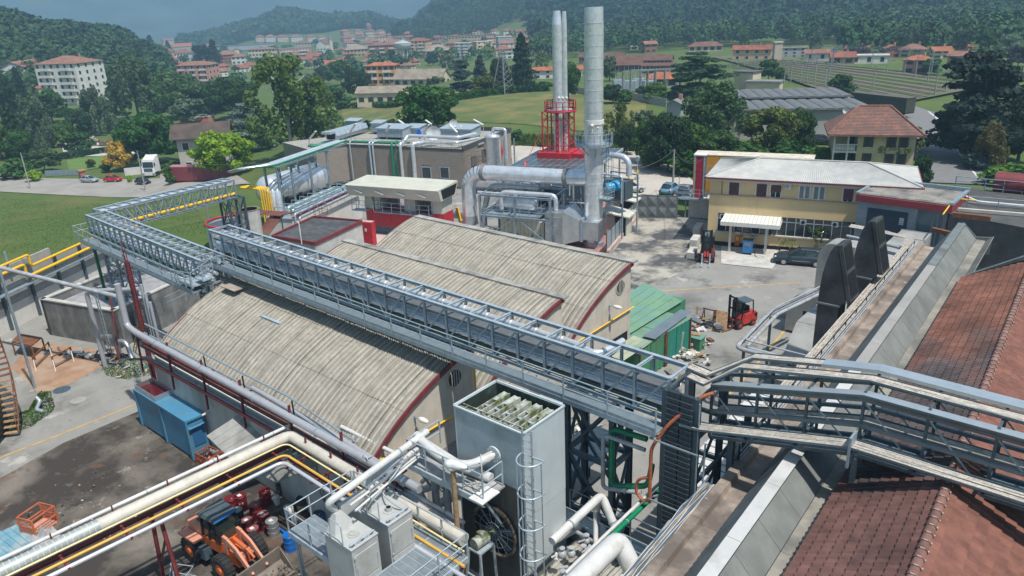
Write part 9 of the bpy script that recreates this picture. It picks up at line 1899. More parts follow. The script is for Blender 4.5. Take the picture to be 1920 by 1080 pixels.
for k,(u,v,m,tp2,l)in _w([(455,955,rdm,rdm,'red drum with bright red lid at the back of the row'),(449,983,dkb,gryd,'dark navy drum with silver lid behind the loader cab'),(468,1002,rdm,rdt,'dark red drum with pinkish lid, left of the front row'),(482,972,rdm,rdt,'shaded dark red drum between the navy and grey drums'),(479,1018,rdm,rdt,'dark red drum nearest the loader arm'),(498,990,rdm,rdt,'dark red drum with white label left of the grey drum'),(514,1003,gryd,gryd,'plain grey ribbed drum at the end of the front row'),(546,1030,bld,bld,'bright blue plastic drum standing alone'),(437,960,rdm,rdm,'red drum partly behind the loader cab roof'),(500,945,rdm,rdm,'dark red drum in shade under the awning'),(540,915,bld,bld,'shaded blue drum against the shed wall'),(530,925,dkb,gryd,'shaded drum with pale lid against the wall'),(600,990,bld,dkb,'blue drum seen through the platform railing'),(570,960,dkb,Qd2,'black and gold drum with dirty open top')]):
 p=A(u,v,0);dd=drum_proto('plastic_drum'if m is bld else 'steel_drum',m,tp2,l,p)
 if k in(0,2,4,5,6):_B().box(p.x-.12,p.x+.08,p.y-.12,p.y+.06,.886,.892)._b('paper_label',frM,dd)
 if k in(4,5,0):_B().add([(p.x+.2,p.y-.22,.5),(p.x+.3,p.y-.05,.5),(p.x+.3,p.y-.05,.6),(p.x+.2,p.y-.22,.6)],[(0,1,2,3)])._b('white_mark',frM,dd)
 if k==13:_B().cyl((p.x,p.y,.3),(p.x,p.y,.55),.306,n=20)._b('gold_band',mat('gold_band',(.42,.33,.12),.4,.5),dd)
t=_T('pallet','dark wooden pallet deck carrying the black and gold drum','pallet',A(560,975));q=A(558,972)
for k in _n(9):_B().box(q.x-1.1,q.x+.9,q.y-1.0+k*.2,q.y-.86+k*.2,.14,.17)._b('plank',mat('dark_wood',(.05,.04,.03),.9,0,.3,4.)if 'dark_wood'not in MS else MS['dark_wood'],t)
for x in(-1.0,-.1,.8):_B().box(q.x+x,q.x+x+.1,q.y-1.0,q.y+.74,.0,.13)._b('bearer',MS['dark_wood'],t)
_M('blue_beam',t,(q.x-1.2,q.y-1.15,.16),(q.x+1.0,q.y-1.15,.16),.1,.14,bld)
for k,(u,v,h,r,l)in _w([(543,965,.5,.24,'white plastic tub on the dark pallet'),(553,980,.5,.15,'white jerrycan in front of the white tub'),(520,945,.5,.16,'white canister in shade by the wall')]):
 p=A(u,v,.17);t=_T('plastic_tub'if k==0 else 'canister',l,'canister'if k else 'tub',p);_B().tube([p,p+_Z(h),p+_Z(h+.02)],[r*.92,r,r*.7],14)._b('body',frM,t);_B().cyl(p+_Z(h),p+_Z(h+.08),r*.3,n=8)._b('cap',frM if k else gP,t)
orm=mat('faded_orange_steel',(.50,.13,.05),.7,0,.2,2.)
def cage(p,w,d,h,yaw,lab,m,fill=None):
 t=_T('wire_crate',lab,'crate',p,yaw);b=_B()
 for x in(-w/2,w/2):
  for y in(-d/2,d/2):b.box(x-.035,x+.035,y-.035,y+.035,0,h)
 b._b('posts',m,t,True);
 for z in(.05,h/2,h):
  _B().box(-w/2,w/2,-d/2-.02,-d/2+.02,z-.02,z+.02)._b('rail',m,t,True);_B().box(-w/2,w/2,d/2-.02,d/2+.02,z-.02,z+.02)._b('rail',m,t,True);_B().box(-w/2-.03,-w/2+.03,-d/2+.031,d/2-.031,z-.03,z+.03)._b('rail',m,t,True);_B().box(w/2-.03,w/2+.03,-d/2+.031,d/2-.031,z-.03,z+.03)._b('rail',m,t,True)
 b=_B();n=14
 for k in _n(1,n):x=-w/2+w*k/n;b.box(x-.006,x+.006,-d/2-.006,-d/2+.006,.05,h);b.box(x-.006,x+.006,d/2-.006,d/2+.006,.05,h)
 for k in _n(1,9):z=h*k/9;b.box(-w/2,w/2,-d/2-.005,-d/2+.005,z-.005,z+.005);b.box(-w/2,w/2,d/2-.005,d/2+.005,z-.005,z+.005)
 b._b('wire_mesh',m,t,True,kind='stuff');_B().box(-w/2,w/2,-d/2,d/2,.03,.06)._b('floor',mat('pink_sheet',(.45,.25,.2),.8,0,.2,2.)if 'pink_sheet'not in MS else MS['pink_sheet'],t,True)
 return t
c=cage(A(76,990),1.0,1.25,1.0,.35,'orange wire stillage cage standing alone in the stained yard',orm);_B().box(-.5,.5,-.55,-.5,.3,.42)._b('hazard_strip',yelP,c,True)
c=cage(A(395,868),1.2,.9,.7,.1,'rusty red crate of scrap metal at the container end',mat('rusty_red',(.30,.07,.03),.8,0,.3,3.));r=random.Random(5)
for k in _n(16):x,y,z=r.uniform(-.5,.5),r.uniform(-.35,.35),r.uniform(.1,.75);_B()._e((x,y,z),(x+r.uniform(-.4,.4),y+r.uniform(-.3,.3),z+r.uniform(-.1,.2)),.07,.09)._b('scrap_piece',rust if k%3 else gP,c,True)
t=_T('blue_sheet_stack','faded blue boards lying flat at the lower left','boards',A(25,1020));q=A(22,1022)
for k in _n(6):_B()._o(_V((q.x-1.5+.02*k,q.y-.9+k*.32,.05)),_V((2.6,.25,0)),_V((-.03,.3,0)),(0,0,.06))._b('board',mat('faded_blue_board',(.14,.30,.38),.8,0,.2,2.,_d=(.35,.35,.33),_2=1.)if 'faded_blue_board'not in MS else MS['faded_blue_board'],t)
def _h(_a,lab,px,z,n,size,mats,seed,cat='rubble',hmax=.35,flat=False):
 r=random.Random(seed);c=[A(*p,z)for p in px];cc=sum(c,_Z(0))/len(c)
 t=_T(_a,lab,cat,cc)
 for k in _n(n):
  a,b_=c[r.randrange(len(c))],c[r.randrange(len(c))];p=_l(_l(a,b_,r.random()),cc,r.random()*.7);p.z=z+r.uniform(0.02,hmax);s=size*r.uniform(.4,1.5);ax=_V((r.gauss(0,1),r.gauss(0,1),r.gauss(0,.25))).normalized();ay=ax.cross(_V((r.gauss(0,.3),r.gauss(0,.3),1))).normalized();az=ax.cross(ay)
  _B()._o(p,ax*s,ay*s*r.uniform(.25,.8),az*s*(.06 if flat or k%2 else.3))._b('piece',r.choice(mats),t)
 return t
_h('scrap_heap','heap of rubble, boards and white sheeting behind the green container',[(1240,690),(1330,690),(1335,640),(1290,640),(1250,670)],0,75,.5,[wP,cP,wood,rust,conc,eg,pW],3,'scrap heap',.5)
_h('scrap_heap','small pile of scrap beside the trestles by the red forklift',[(1300,600),(1345,600),(1345,620),(1302,622)],0,30,.5,[rust,gP,sD,wood],6,'scrap heap',.6)
_h('scrap_heap','pallet heaped with pale scrap between shed and support tower',[(1080,790),(1120,800),(1105,815),(1068,800)],0,24,.45,[cP,wP,wood,eg],8,'scrap heap',.4)
_h('scrap_heap','pile of wire and broken plates below the near end of the long bridge',[(1250,700),(1310,712),(1290,722),(1245,715)],0,22,.6,[eg,wP,gP,wood],12,'scrap heap',.4)
_h('rubble','rusty pipes and debris along the foot of the concrete basin',[(90,655),(250,668),(240,690),(120,668)],0,40,.7,[rust,gP,conc,bP,sD],9,'rubble',.3)
_h('rubble','litter of boards and stones among the weeds by the shed corner',[(200,690),(290,672),(300,700),(225,708)],0,26,.35,[eg,cP,wood,blu],10,'rubble',.1,True)
_h('litter','white paper scraps scattered over the stained yard',[(0,990),(180,880),(330,960),(230,1040),(60,1030)],0,150,.11,[frM,conc,conc,wood,Qc3,bP],11,'litter',.03,True)
t=_T('plastic_sheet','crumpled translucent plastic sheet beside the orange cage','plastic sheet',A(85,1010));r=random.Random(1);q=A(82,1012);b=_B();vs=[];n=9
for i in _n(n):
 for j in _n(n):vs.append((q.x-.8+i*.2,q.y-.6+j*.16,.05+abs(r.gauss(0,.22))*_s1(_pi*i/(n-1))*_s1(_pi*j/(n-1))*2))
b.add(vs,[(i*n+j,(i+1)*n+j,(i+1)*n+j+1,i*n+j+1)for i in _n(n-1)for j in _n(n-1)])._b('sheet',mat('cloudy_plastic',(.5,.5,.5),.3,0,.1,2.,alpha=.7),t)
def gheap(lab,uv0,uv1,n,size,mats,seed):
 r=random.Random(seed);a,b_=G(*uv0),G(*uv1);t=_T('rubble',lab,'rubble',_l(a,b_,.5))
 for k in _n(n):
  f=r.random();p=_l(a,b_,f)+_V((r.gauss(0,1.8),r.gauss(0,1.8),0));p.z=zt(p.x,p.y)+r.uniform(0,2.2)*_s1(_pi*f);s=size*r.uniform(.4,1.5);ax=_V((r.gauss(0,1),r.gauss(0,1),r.gauss(0,.4))).normalized();ay=ax.cross(_V((0,.3,1))).normalized();az=ax.cross(ay);_B()._o(p,ax*s,ay*s*.6,az*s*.35)._b('piece',r.choice(mats),t)
gheap('brown rubble and brush heap in the gravel yard beyond the road',(125,272),(212,270),110,1.3,[rust,mat('brush_brown',(.14,.09,.06),.95,0,.3,3.),conc,cP],21)
gcm=mat('container_green',(.045,.22,.11),.6,0,.15,1.,_d=(.08,.16,.09),_2=.8);gct=mat('green_sheet_roof',(.14,.26,.17),.7,0,.15,.8,_d=(.12,.25,.21),_2=.25,_0=.45,_1=.55)
GA,GB=A(1200,655,2.5),A(1296,598,2.5)
def corrbox(t,o,ex,L,ey,W,h,m,mt_,nm='side'):
 n=int(L/.28);
 for i in _n(2):
  b=_B();vs=[]
  i0,i1=(0,n//2)if i==0 else(n//2,n)
  for k in _n(i0,i1+1):
   oo=ey*(.05 if k%2 else 0);
   for f in(.0,.45):p=o-ey*0+ex*(L*(k+f)/(n+1))+(oo if True else 0);vs+=[_V((p.x,p.y,.1)),_V((p.x,p.y,h))]
  m_=len(vs)//2;b.add(vs,[(2*k,2*k+2,2*k+3,2*k+1)for k in _n(m_-1)]+[(2*k+1,2*k+3,2*k+2,2*k)for k in _n(0)])._b('corrugated_side',m,t)
 _B()._o(o+ey*.06+_Z(.1-o.z),ex*L,ey*(W-.06),(0,0,h-.1))._b('body',m,t);_B()._o(o+_Z(h+.01-o.z),ex*L,ey*W,(0,0,.06))._b('roof',mt_,t)
for k,(f0,f1)in _w(((0,.49),(.5,1.0))):
 gx=(GB-GA).normalized();L=(GB-GA).length;o=GA+gx*(L*f0);o.z=0;t=_T('shipping_container',['dark green corrugated container, the one nearer the long bridge','blue-green corrugated container with slate sheet on its roof edge'][k],'container',o);corrbox(t,o,gx,L*(f1-f0),_V((-1,0,0)),1.9,2.5,gcm if k==0 else mat('container_teal',(.02,.20,.15),.6,0,.15,1.),gct)
 for e_ in(0.0,L*(f1-f0)-.1):q=o+gx*e_;_B()._o(q+_V((.06,0,0)),gx*.1,_V((-.1,0,0)),(0,0,2.6))._b('corner_post',rust,t)
c=[A(1186,640,2.3),A(1262,655,2.4),A(1290,575,2.4),A(1186,565,2.4)];c=[_V((-24.0,40.0,2.7)),_V((-23.9,40.0,2.7))]
lean('sheet_roof','green corrugated roof between the shed gable and the green containers',[_V((-27.6,40.2,2.8)),_V((-24.2,40.0,2.7)),_V((-24.1,47.2,2.7)),_V((-28.2,48.6,2.9))],5,gct,.035)
lean('sheet_roof','pale dirty green roof beside the gable foot',[_V((-23.95,36.6,2.6)),_V((-22.6,36.6,2.5)),_V((-22.5,40.0,2.55)),_V((-23.95,40.0,2.65))],3,mat('dirty_green_sheet',(.30,.33,.25),.8,0,.2,1.),.03)
_B().box(-28,-24.3,40.3,48,0,2.6)._b('lean_to_body',gcm,None).__setitem__('label','green shed body beneath the green corrugated roof');bpy.data.objects['lean_to_body']['category']='shed'
s0_=A(1207,632,2.75);s1_=A(1298,585,2.75);s2_=A(1280,580,2.8);t=_T('slate_sheet','long slate grey sheet laid over the container roof edge','sheet',s0_);_B().add([A(1205,630,2.78),A(1228,636,2.74),A(1299,584,2.74),A(1276,580,2.8),A(1205,630,2.74),A(1228,636,2.7),A(1299,584,2.7),A(1276,580,2.76)],[(0,1,2,3),(7,6,5,4),(0,4,5,1),(1,5,6,2),(2,6,7,3),(3,7,4,0)])._b('sheet',mat('slate_sheet',(.14,.18,.21),.6,.1,.12,1.),t)
b=_B()._o(A(1263,665,.0),(.15,.1,1.9),(.5,.1,-.05),(.02,-.05,0));_g(b._b('leaning_board',cP),'pale board leaning against the green container','board')
t=_T('green_bin','small green bin full of scrap beside the containers','bin',A(1302,655));q=A(1302,652);_B().box(q.x-.6,q.x+.6,q.y-.4,q.y+.4,0,.95)._b('body',gcm,t);_B().box(q.x-.7,q.x+.7,q.y-.5,q.y+.5,.96,1.0)._b('lid',gct,t);_B()._o(q+_V((-.4,-.2,1.02)),(.8,.2,0),(-.1,.4,0),(0,0,.06))._b('orange_board',wood,t)
for k,(u,v)in _w([(1328,608),(1350,612)]):
 q=A(u,v);t=_T('trestle',['rusty A-frame trestle left of the leaning panel','rusty A-frame trestle holding the brown panel'][k],'trestle',q);
 for s in(-.5,.5):_M('leg',t,q+_V((s,-.4,0)),q+_V((s*.8,0,1.25)),.07,.07,rust);_M('leg',t,q+_V((s,.4,0)),q+_V((s*.8,0,1.25)),.07,.07,rust)
 _M('top_bar',t,q+_V((-.5,0,1.25)),q+_V((.5,0,1.25)),.08,.08,rust)
 if k:_B()._o(q+_V((-.1,-.7,.1)),(.9,.1,0),(-.2,.5,1.3),(.04,-.03,0))._b('brown_panel',mat('flecked_panel',(.4,.25,.14),.9,0,.4,6.),t)
def Qe4(p,yaw,lab,s=1.0,mast=3.2):
 t=_T('forklift',lab,'forklift',p,yaw);t.scale=(s,s,s);rd=mat('forklift_red',(.42,.035,.025),.4,0,.15,2.)if 'forklift_red'not in MS else MS['forklift_red']
 for(x,y,r)in((.55,-.55,.34),(.55,.55,.34),(-.9,-.5,.27),(-.9,.5,.27)):w=_B().cyl((x,y-.13,r),(x,y+.13,r),r,n=18)._b('wheel',blkR,t,True);_B().cyl((x,y+(.131 if y>0 else-.131),r),(x,y+(.15 if y>0 else-.15),r),r*.5,n=12)._b('rim',rd,w,True)
 _B().add([(-1.35,-.52,.3),(.35,-.52,.25),(.35,.52,.25),(-1.35,.52,.3),(-1.3,-.48,1.15),(-.2,-.5,1.05),(-.2,.5,1.05),(-1.3,.48,1.15)],[(0,3,2,1),(4,5,6,7),(0,1,5,4),(1,2,6,5),(2,3,7,6),(3,0,4,7)])._b('body',rd,t,True)
 _B().box(-1.42,-1.1,-.5,.5,.32,1.0)._b('counterweight',bP,t,True);_B().box(-.65,-.2,-.25,.25,1.05,1.25).box(-.75,-.62,-.25,.25,1.1,1.65)._b('seat',bP,t,True)
 for y in(-.48,.48):_B()._e((.3,y,.6),(.05,y,2.15),.07,.07)._b('guard_pillar',bP,t,True);_B()._e((-.95,y,1.1),(-.85,y,2.15),.07,.07)._b('guard_pillar',bP,t,True)
 _B().box(-.9,.12,-.52,.52,2.15,2.22)._b('guard_roof',sD,t,True);_B().box(.05,.1,-.45,.45,1.1,2.1)._b('windscreen',mat('teal_glass',(.02,.06,.06),.1,spec=.8)if 'teal_glass'not in MS else MS['teal_glass'],t,True)
 for y in(-.36,.36):_B().box(.78,.92,y-.07,y+.07,.1,mast)._b('mast_rail',bP,t,True);_B().box(.94,1.02,y*.7-.05,y*.7+.05,.12,mast-.1)._b('inner_rail',bP,t,True)
 for z in(mast-.1,mast*.62,.5):_B().box(.8,.9,-.3,.3,z-.05,z+.05)._b('mast_bar',bP,t,True)
 _B().cyl((.85,0,.3),(.85,0,mast-.3),.05,n=8)._b('lift_cylinder',sD,t,True);_B().box(1.03,1.09,-.5,.5,.35,.42).box(1.03,1.09,-.5,.5,.85,.92)._b('carriage',rd,t,True)
 for y in(-.32,.32):_B().box(1.1,1.16,y-.06,y+.06,.06,.9).box(1.161,2.15,y-.06,y+.06,.05,.1)._b('fork',gL if s>1.05 else rust,t,True)
Qe4(A(1325,487),R_(-68),'big dark forklift with red body parked by the yellow office corner',1.12,2.95);Qe4(A(1386,610),R_(-112),'red forklift with tall black mast standing in the middle of the yard',.95,2.75)
def car(p,yaw,L,W,H,col,lab,Qd1=True,_a='parked_car'):
 t=_T(_a,lab,'car',p,yaw);cm=mat('car_paint_%d'%len(MS),col,.28,.35,.04,1.,spec=.8);hL,hW=L/2,W/2
 st=[(-hL,.55,.72,.86),(-hL+.12,.3,.9,.94),(-hL*.62,.22,.98,1.0),(0,.2,.96,1.0),(hL*.5,.22,.92,1.0),(hL*.82,.25,.80,.94),(hL-.08,.35,.68,.84),(hL,.45,.6,.72)]
 def sec(x,z0,z1,w):w=w*hW;return[(x,-w*.92,z0),(x,-w,z0+(z1-z0)*.35),(x,-w*.97,z1-.06),(x,-w*.86,z1),(x,w*.86,z1),(x,w*.97,z1-.06),(x,w,z0+(z1-z0)*.35),(x,w*.92,z0)]
 b=_B();vs=[q for s in st for q in sec(*s)];n=8;fs=[(i*n+k,(i+1)*n+k,(i+1)*n+(k+1)%n,i*n+(k+1)%n)for i in _n(len(st)-1)for k in _n(n)]+[tuple(_n(n)),tuple(_n((len(st)-1)*n,len(st)*n))[::-1]]
 b.add(vs,[f[::-1]for f in fs],True)._b('body',cm,t,True)
 xr=-hL+(.12 if Qd1 else.55);rr=-hL+(.5 if Qd1 else 1.0);z0=.93
 def cab(z,a,c,w):return[(a,-w,z),(c,-w,z),(c,w,z),(a,w,z)]
 lo=cab(z0,xr,hL*.48,hW*.84);hi=cab(H-.03,rr,hL*.08,hW*.66);_B().add(lo+hi,[(4,5,6,7),(0,1,5,4),(1,2,6,5),(2,3,7,6),(3,0,4,7)],True)._b('glasshouse',Qa2,t,True)
 _B().add([(rr-.02,-hW*.67,H-.04),(hL*.09,-hW*.67,H-.04),(hL*.09,hW*.67,H-.04),(rr-.02,hW*.67,H-.04),(rr+.1,-hW*.55,H+.01),(hL*.0,-hW*.55,H+.01),(hL*.0,hW*.55,H+.01),(rr+.1,hW*.55,H+.01)],[(0,3,2,1),(4,5,6,7),(0,1,5,4),(1,2,6,5),(2,3,7,6),(3,0,4,7)],True)._b('roof',cm,t,True)
 for y in(-1,1):
  for(x0_,x1_)in((rr+.02,xr+.05),(-.15-.2,-.2),(hL*.08,hL*.47)):_B()._e((x0_,y*hW*.675,H-.05),(x1_,y*hW*.85,z0+.0),.07,.05)._b('roof_pillar',cm,t,True)
  for(x,r)in((-hL*.58,.33),(hL*.60,.33)):
   w=_B().cyl((x,y*(hW-.2),r),(x,y*(hW+.01),r),r,n=22)._b('wheel',blkR,t,True);_B().cyl((x,y*(hW+.011),r),(x,y*(hW+.02),r),r*.62,n=16)._b('rim',Qc6,w,True)
  _B().box(hL-.35,hL-.1,y*hW*.62-.16,y*hW*.62+.16,.62,.74)._b('headlight',frM,t,True);_B().box(-hL-.01,-hL+.08,y*hW*.72-.12,y*hW*.72+.12,.7,.88)._b('tail_light',redP,t,True);_B().box(hL*.35,hL*.35+.12,y*(hW+.05)-.07,y*(hW+.05)+.07,.95,1.05)._b('mirror',cm,t,True)
  if Qd1:_B()._e((rr+.1,y*hW*.6,H+.05),(hL*.0,y*hW*.6,H+.05),.03,.03)._b('roof_rail',Qc6,t,True)
  _B().box(-hL*.35,hL*.3,y*(hW-.005)-.01,y*(hW-.005)+.02,.5,.54)._b('trim_strip',Qc6,t,True)
 _B().box(hL-.02,hL+.02,-.35,.35,.5,.62)._b('grille',bP,t,True)
 return t
car(A(1500,494),AO+_pi+R_(2),4.8,1.82,1.5,(.035,.055,.07),'dark blue-grey estate car parked before the yellow office',True)
def gcar(u,v,yaw,L,W,H,col,lab,Qd1=False):p=G(u,v);return car(_V((p.x,p.y,p.z+.08)),yaw,L,W,H,col,lab,Qd1)
yl=_a2((G(230,340)-G(140,340)).y,(G(230,340)-G(140,340)).x)
gcar(169,342,yl,4.3,1.75,1.45,(.38,.42,.44),'silver hatchback parked on the road at the left');gcar(213,341,yl+.1,4.1,1.72,1.45,(.5,.015,.02),'bright red hatchback parked between the silver and the dark car');gcar(269,346,yl-.2,3.8,1.7,1.5,(.02,.03,.045),'small dark blue car parked near the white lorry')
gcar(1180,362,R_(60),4.2,1.8,1.6,(.6,.6,.6),'white car behind the kiosks, outside the gate');gcar(1256,364,R_(100),4.2,1.75,1.5,(.15,.3,.42),'light blue car behind the sliding gate');gcar(1287,368,R_(100),4.2,1.75,1.5,(.3,.32,.33),'grey car half hidden by the red lift tower');gcar(1540,270,AO,4.4,1.8,1.45,(.02,.025,.03),'dark car parked by the warehouse behind the villa')
def Qb1(p,yaw,L,W,z0,H,m,mt_,lab,cat='trailer',_a='box_trailer',wheels=True):
 t=_T(_a,lab,cat,p,yaw);n=max(2,int(L/1.4))
 for k in _n(n):_B().box(-L/2+L*k/n,-L/2+L*(k+.98)/n,-W/2,W/2,z0,H)._b('side_section',m,t,True)
 _B().box(-L/2-.05,L/2+.05,-W/2-.03,W/2+.03,H+.005,H+.09)._b('roof',mt_,t,True);_B().box(-L/2,L/2,-W/2+.1,W/2-.1,z0-.25,z0-.01)._b('chassis',bP,t,True)
 if wheels:
  for x in(-L/2+1.2,-L/2+2.4,L/2-2.5):
   for y in(-W/2+.2,W/2-.2):_B().cyl((x,y-.15,.5),(x,y+.15,.5),.5,n=16)._b('wheel',blkR,t,True)
 return t
p0=G(325,343);p1=A(443,342,p0.z);dv=p1-p0;c=_l(p0,p1,.5);L=dv.length;q=c;hh=HZ(q,311)-q.z
mrt=mat('maroon_tarp',(.20,.035,.05),.6,0,.15,.8,.2,5);Qb1(q,_a2(dv.y,dv.x),L,2.5,.4*hh*.5,hh,mrt,mat('pinkish_tarp_roof',(.34,.16,.16),.6),'long maroon covered trailer beside the lime green tree',wheels=False)
p=G(287,330);yw=_a2(-p.y,-p.x)-.55;s=(HZ(p,296)-p.z)/3.3;t=_T('lorry','white lorry cab facing the viewer by the roadside','lorry',p,yw);t.scale=(s,s,s);wp=mat('lorry_white',(.7,.7,.7),.35,0,.04,1.)
_B().add([(-.9,-1.2,.9),(1.1,-1.2,.9),(1.1,1.2,.9),(-.9,1.2,.9),(-.9,-1.15,3.1),(.75,-1.1,3.1),(.75,1.1,3.1),(-.9,1.15,3.1)],[(0,3,2,1),(4,5,6,7),(0,1,5,4),(1,2,6,5),(2,3,7,6),(3,0,4,7)])._b('cab',wp,t,True);_B().add([(1.02,-1.02,1.75),(1.02,1.02,1.75),(.86,.98,2.7),(.86,-.98,2.7)],[(0,1,2,3)])._b('windscreen',Qa2,t,True)
_B().box(1.11,1.2,-1.2,1.2,.35,.95)._b('bumper',wp,t,True);_B().box(1.1,1.16,-.8,.8,1.0,1.6)._b('grille',sD,t,True);_B().add([(-.9,-1.1,3.11),(.6,-1.0,3.11),(.6,1.0,3.11),(-.9,1.1,3.11),(-.9,-1.1,3.75),(-.9,1.1,3.75)],[(0,1,4),(1,2,5,4),(2,3,5),(3,0,4,5)])._b('roof_spoiler',wp,t,True)
for y in(-.95,.95):_B().box(1.2,1.24,y-.18,y+.18,.5,.75)._b('headlight',Qb6,t,True);_B().cyl((.3,y-.15,.5),(.3,y+.15,.5),.5,n=16)._b('wheel',blkR,t,True);_B().cyl((-3,y-.25,.5),(-3,y+.25,.5),.5,n=16)._b('wheel',blkR,t,True);_B().box(.9,1.0,y*1.35-.1,y*1.35+.1,2.0,2.6)._b('mirror',bP,t,True)
_B().box(-5,-.95,-.45,.45,.7,1.0)._b('chassis',bP,t,True)
p=G(12,336);q=G(50,333);dv=q-p;t=_T('flatbed_trailer','grey flatbed trailer parked at the left edge of the road','trailer',p,_a2(dv.y,dv.x));_B().box(-9,4.5,-1.25,1.25,1.2,2.3)._b('side_boards',gP,t,True);_B().box(-9,4.5,-1.2,1.2,.8,1.19)._b('chassis',bP,t,True)
for x in(-2,.2,2.6):_B().cyl((x,-1.2,.5),(x,-.8,.5),.5,n=14)._b('wheel',blkR,t,True)
yt=mat('orange_tarp',(.55,.26,.02),.6,0,.06,.6);a,b_=PO.pt(.3,0,-14),PO.pt(9.2,0,-14);p=A(1412,318);p=AY(1412,305,84);p.z=0;hh=HZ(p,291);t=Qb1(p,AO,13.2,2.5,1.1,hh,yt,mat('cream_tarp_roof',(.58,.52,.42),.6),'orange covered lorry trailer behind the yellow office roof');_B()._o(_V((3.0,-1.29,1.9)),(1.8,0,0),(0,.02,0),(0,0,1.2))._b('red_emblem',redP,t,True)
p=G(1650,215);Qb1(p,_a2(*(lambda d_:(d_.y,d_.x))(G(1690,212)-G(1620,203))),13.5,2.5,1.2,(HZ(p,178)-p.z),mat('dark_olive_tarp',(.045,.05,.035),.7),mat('grey_brown_tarp',(.1,.09,.075),.7),'dark olive covered trailer behind the villa roof')
def Qd7(u0,v0,vb,lab,z=None,lamp=False):
 p=G(u0,vb)if z is None else A(u0,vb,z);h=HZ(p,v0)-p.z;t=_T('utility_pole',lab,'utility pole',p);_B().tube([p,p+_Z(h)],[.16,.1],8)._b('pole',conc,t)
 if lamp:q=p+_Z(h*.92);_B().tube([q,q+_V((1.2,-1.2,.5))],.05,6)._b('arm',gL,t);_B().sph(q+_V((1.5,-1.5,.5)),.3,10,6,sx=1.5)._b('lamp_head',frM,t)
 return p+_Z(h)
c1=Qd7(57,286,354,'leaning grey utility pole beside the flatbed trailer');c2=Qd7(273,282,357,'grey utility pole with street lamp beside the dark blue car',lamp=True);c3=Qd7(1261,280,364,'grey utility pole outside the sliding gate',0.0);c4=Qd7(1680,200,208+2,'utility pole at the villa road bend')if False else G(1760,200)+_Z(9)
wm=mat('wire_grey',(.12,.12,.12),.5)
def wire(a,b_,lab,sag=1.2):n=14;MBB=_B().tube([_l(a,b_,k/n)-_V((0,0,sag*4*(k/n)*(1-k/n)))for k in _n(n+1)],.025,4);_g(MBB._b('overhead_wire',wm),lab,'wire')
wire(c1,c2,'overhead wire between the two roadside poles at the left');wire(c3,A(1135,310,9),'overhead wire from the gate pole to the solar roof side');wire(c3,A(1325,292,9.5),'overhead wire from the gate pole toward the office');wire(c2,A(505,305,9),'overhead wire from the lamp pole to the tall pipe rack')
for k,(u,v)in _w([(1195,334),(1179,345)]):
 p=G(u,v+4);t=_T('signal_post',['white and yellow post with round sign on the gravel lot','yellow and white post on the gravel lot'][k],'post',p);_B().box(p.x-.3,p.x+.3,p.y-.3,p.y+.3,p.z,p.z+.5)._b('base',cP,t);_B().cyl(p+_Z(.5),p+_Z(1.5),.13,n=8)._b('yellow_sleeve',yelP,t);_B().cyl(p+_Z(1.5),p+_Z(2.8),.05,n=6)._b('pole',gL,t)
 if k==0:_B().cyl(p+_V((0,-.05,3.0)),p+_V((0,.0,3.0)),.33,n=14)._b('sign_disc',gL,t)
t=_T('garden_fence','pale mesh fence along the garden by the road','fence',G(90,330))
for k in _n(10):a,b_=_l(G(86,331),G(160,328),k/10),_l(G(86,331),G(160,328),(k+.95)/10);a.z=zt(a.x,a.y)+.75;b_.z=zt(b_.x,b_.y)+.75;_M('panel',t,a,b_,.05,1.4,galv)
t=_T('roadside_wall','low pale wall between the golden tree and the lorry','wall',G(250,330));a,b_=G(235,330),G(272,326);_B()._o(a,b_-a,_V((.3,.3,0)),(0,0,1.8))._b('wall',pW,t)
t=_T('brick_kiosk','small brick letterbox pillar by the garden gate','pillar',G(156,333));a=G(156,334);_B().box(a.x-.6,a.x+.6,a.y-.6,a.y+.6,a.z-.5,a.z+1.7)._b('pillar',mat('brick_pillar',(.33,.15,.10),.9),t);_B().box(a.x-.8,a.x+.8,a.y-.8,a.y+.8,a.z+1.7,a.z+1.95)._b('cap',mat('tile_cap',(.4,.17,.1),.9),t)
H_(392,318,252,92,(.42,.40,.37),(.085,.062,.05),'gable','dark brown-roofed house between the maple and the lime green tree',-.15,2,.7,.34,_s=False,nw=3,ov=1.2);H_(372,232,224,60,'red','white'if False else 'pale','flat','red and white low building behind the brown-roofed house',-.1,1,.4,wins=False,_a='shed',cat='shed')
def palm(p,h,lab):
 t=_T('palm_plant',lab,'palm',p);_B().tube([p,p+_Z(h*.5)],[.12,.16],8)._b('trunk',bark,t);r=random.Random(int(h*10));b=_B()
 for k in _n(22):
  a=k*2.4;l=h*.55;top=p+_Z(h*.52);d1=_V((_c1(a),_s1(a),0));up_=r.uniform(.3,1.0)
  for j in _n(6):f0=j/6;f1=(j+1)/6;q0=top+d1*l*f0+_V((0,0,l*(up_*f0-1.0*f0*f0)));q1=top+d1*l*f1+_V((0,0,l*(up_*f1-1.0*f1*f1)));w=_V((-d1.y,d1.x,0))*.12*(1-f0*.7);b.add([q0-w,q1-w*.7,q1+w*.7,q0+w],[(0,1,2,3)])
 o=b._b('fronds',LEAF,t);o.color=(.10,.17,.035,1)
palm(A(1478,468),2.3,'small palm before the yellow office wall, left of the bush');
for k,(u,v,h,w,c_,l)in _w([(1502,470,1.9,1.7,'mid','broad-leaved bush between palm and small tree at the office'),(1530,474,2.8,2.2,'light','small airy tree at the office wall behind the estate car')]):_t('bush'if k==0 else 'birch',A(u,v),h,w,c_,l,'shrub',near=True)
t=_T('planter','long low planter at the foot of the office wall','planter',PO.pt(8,0,.6));PO._x(_B(),7.2,13.5,.35,.9,0,.25)._b('edge',conc,t)
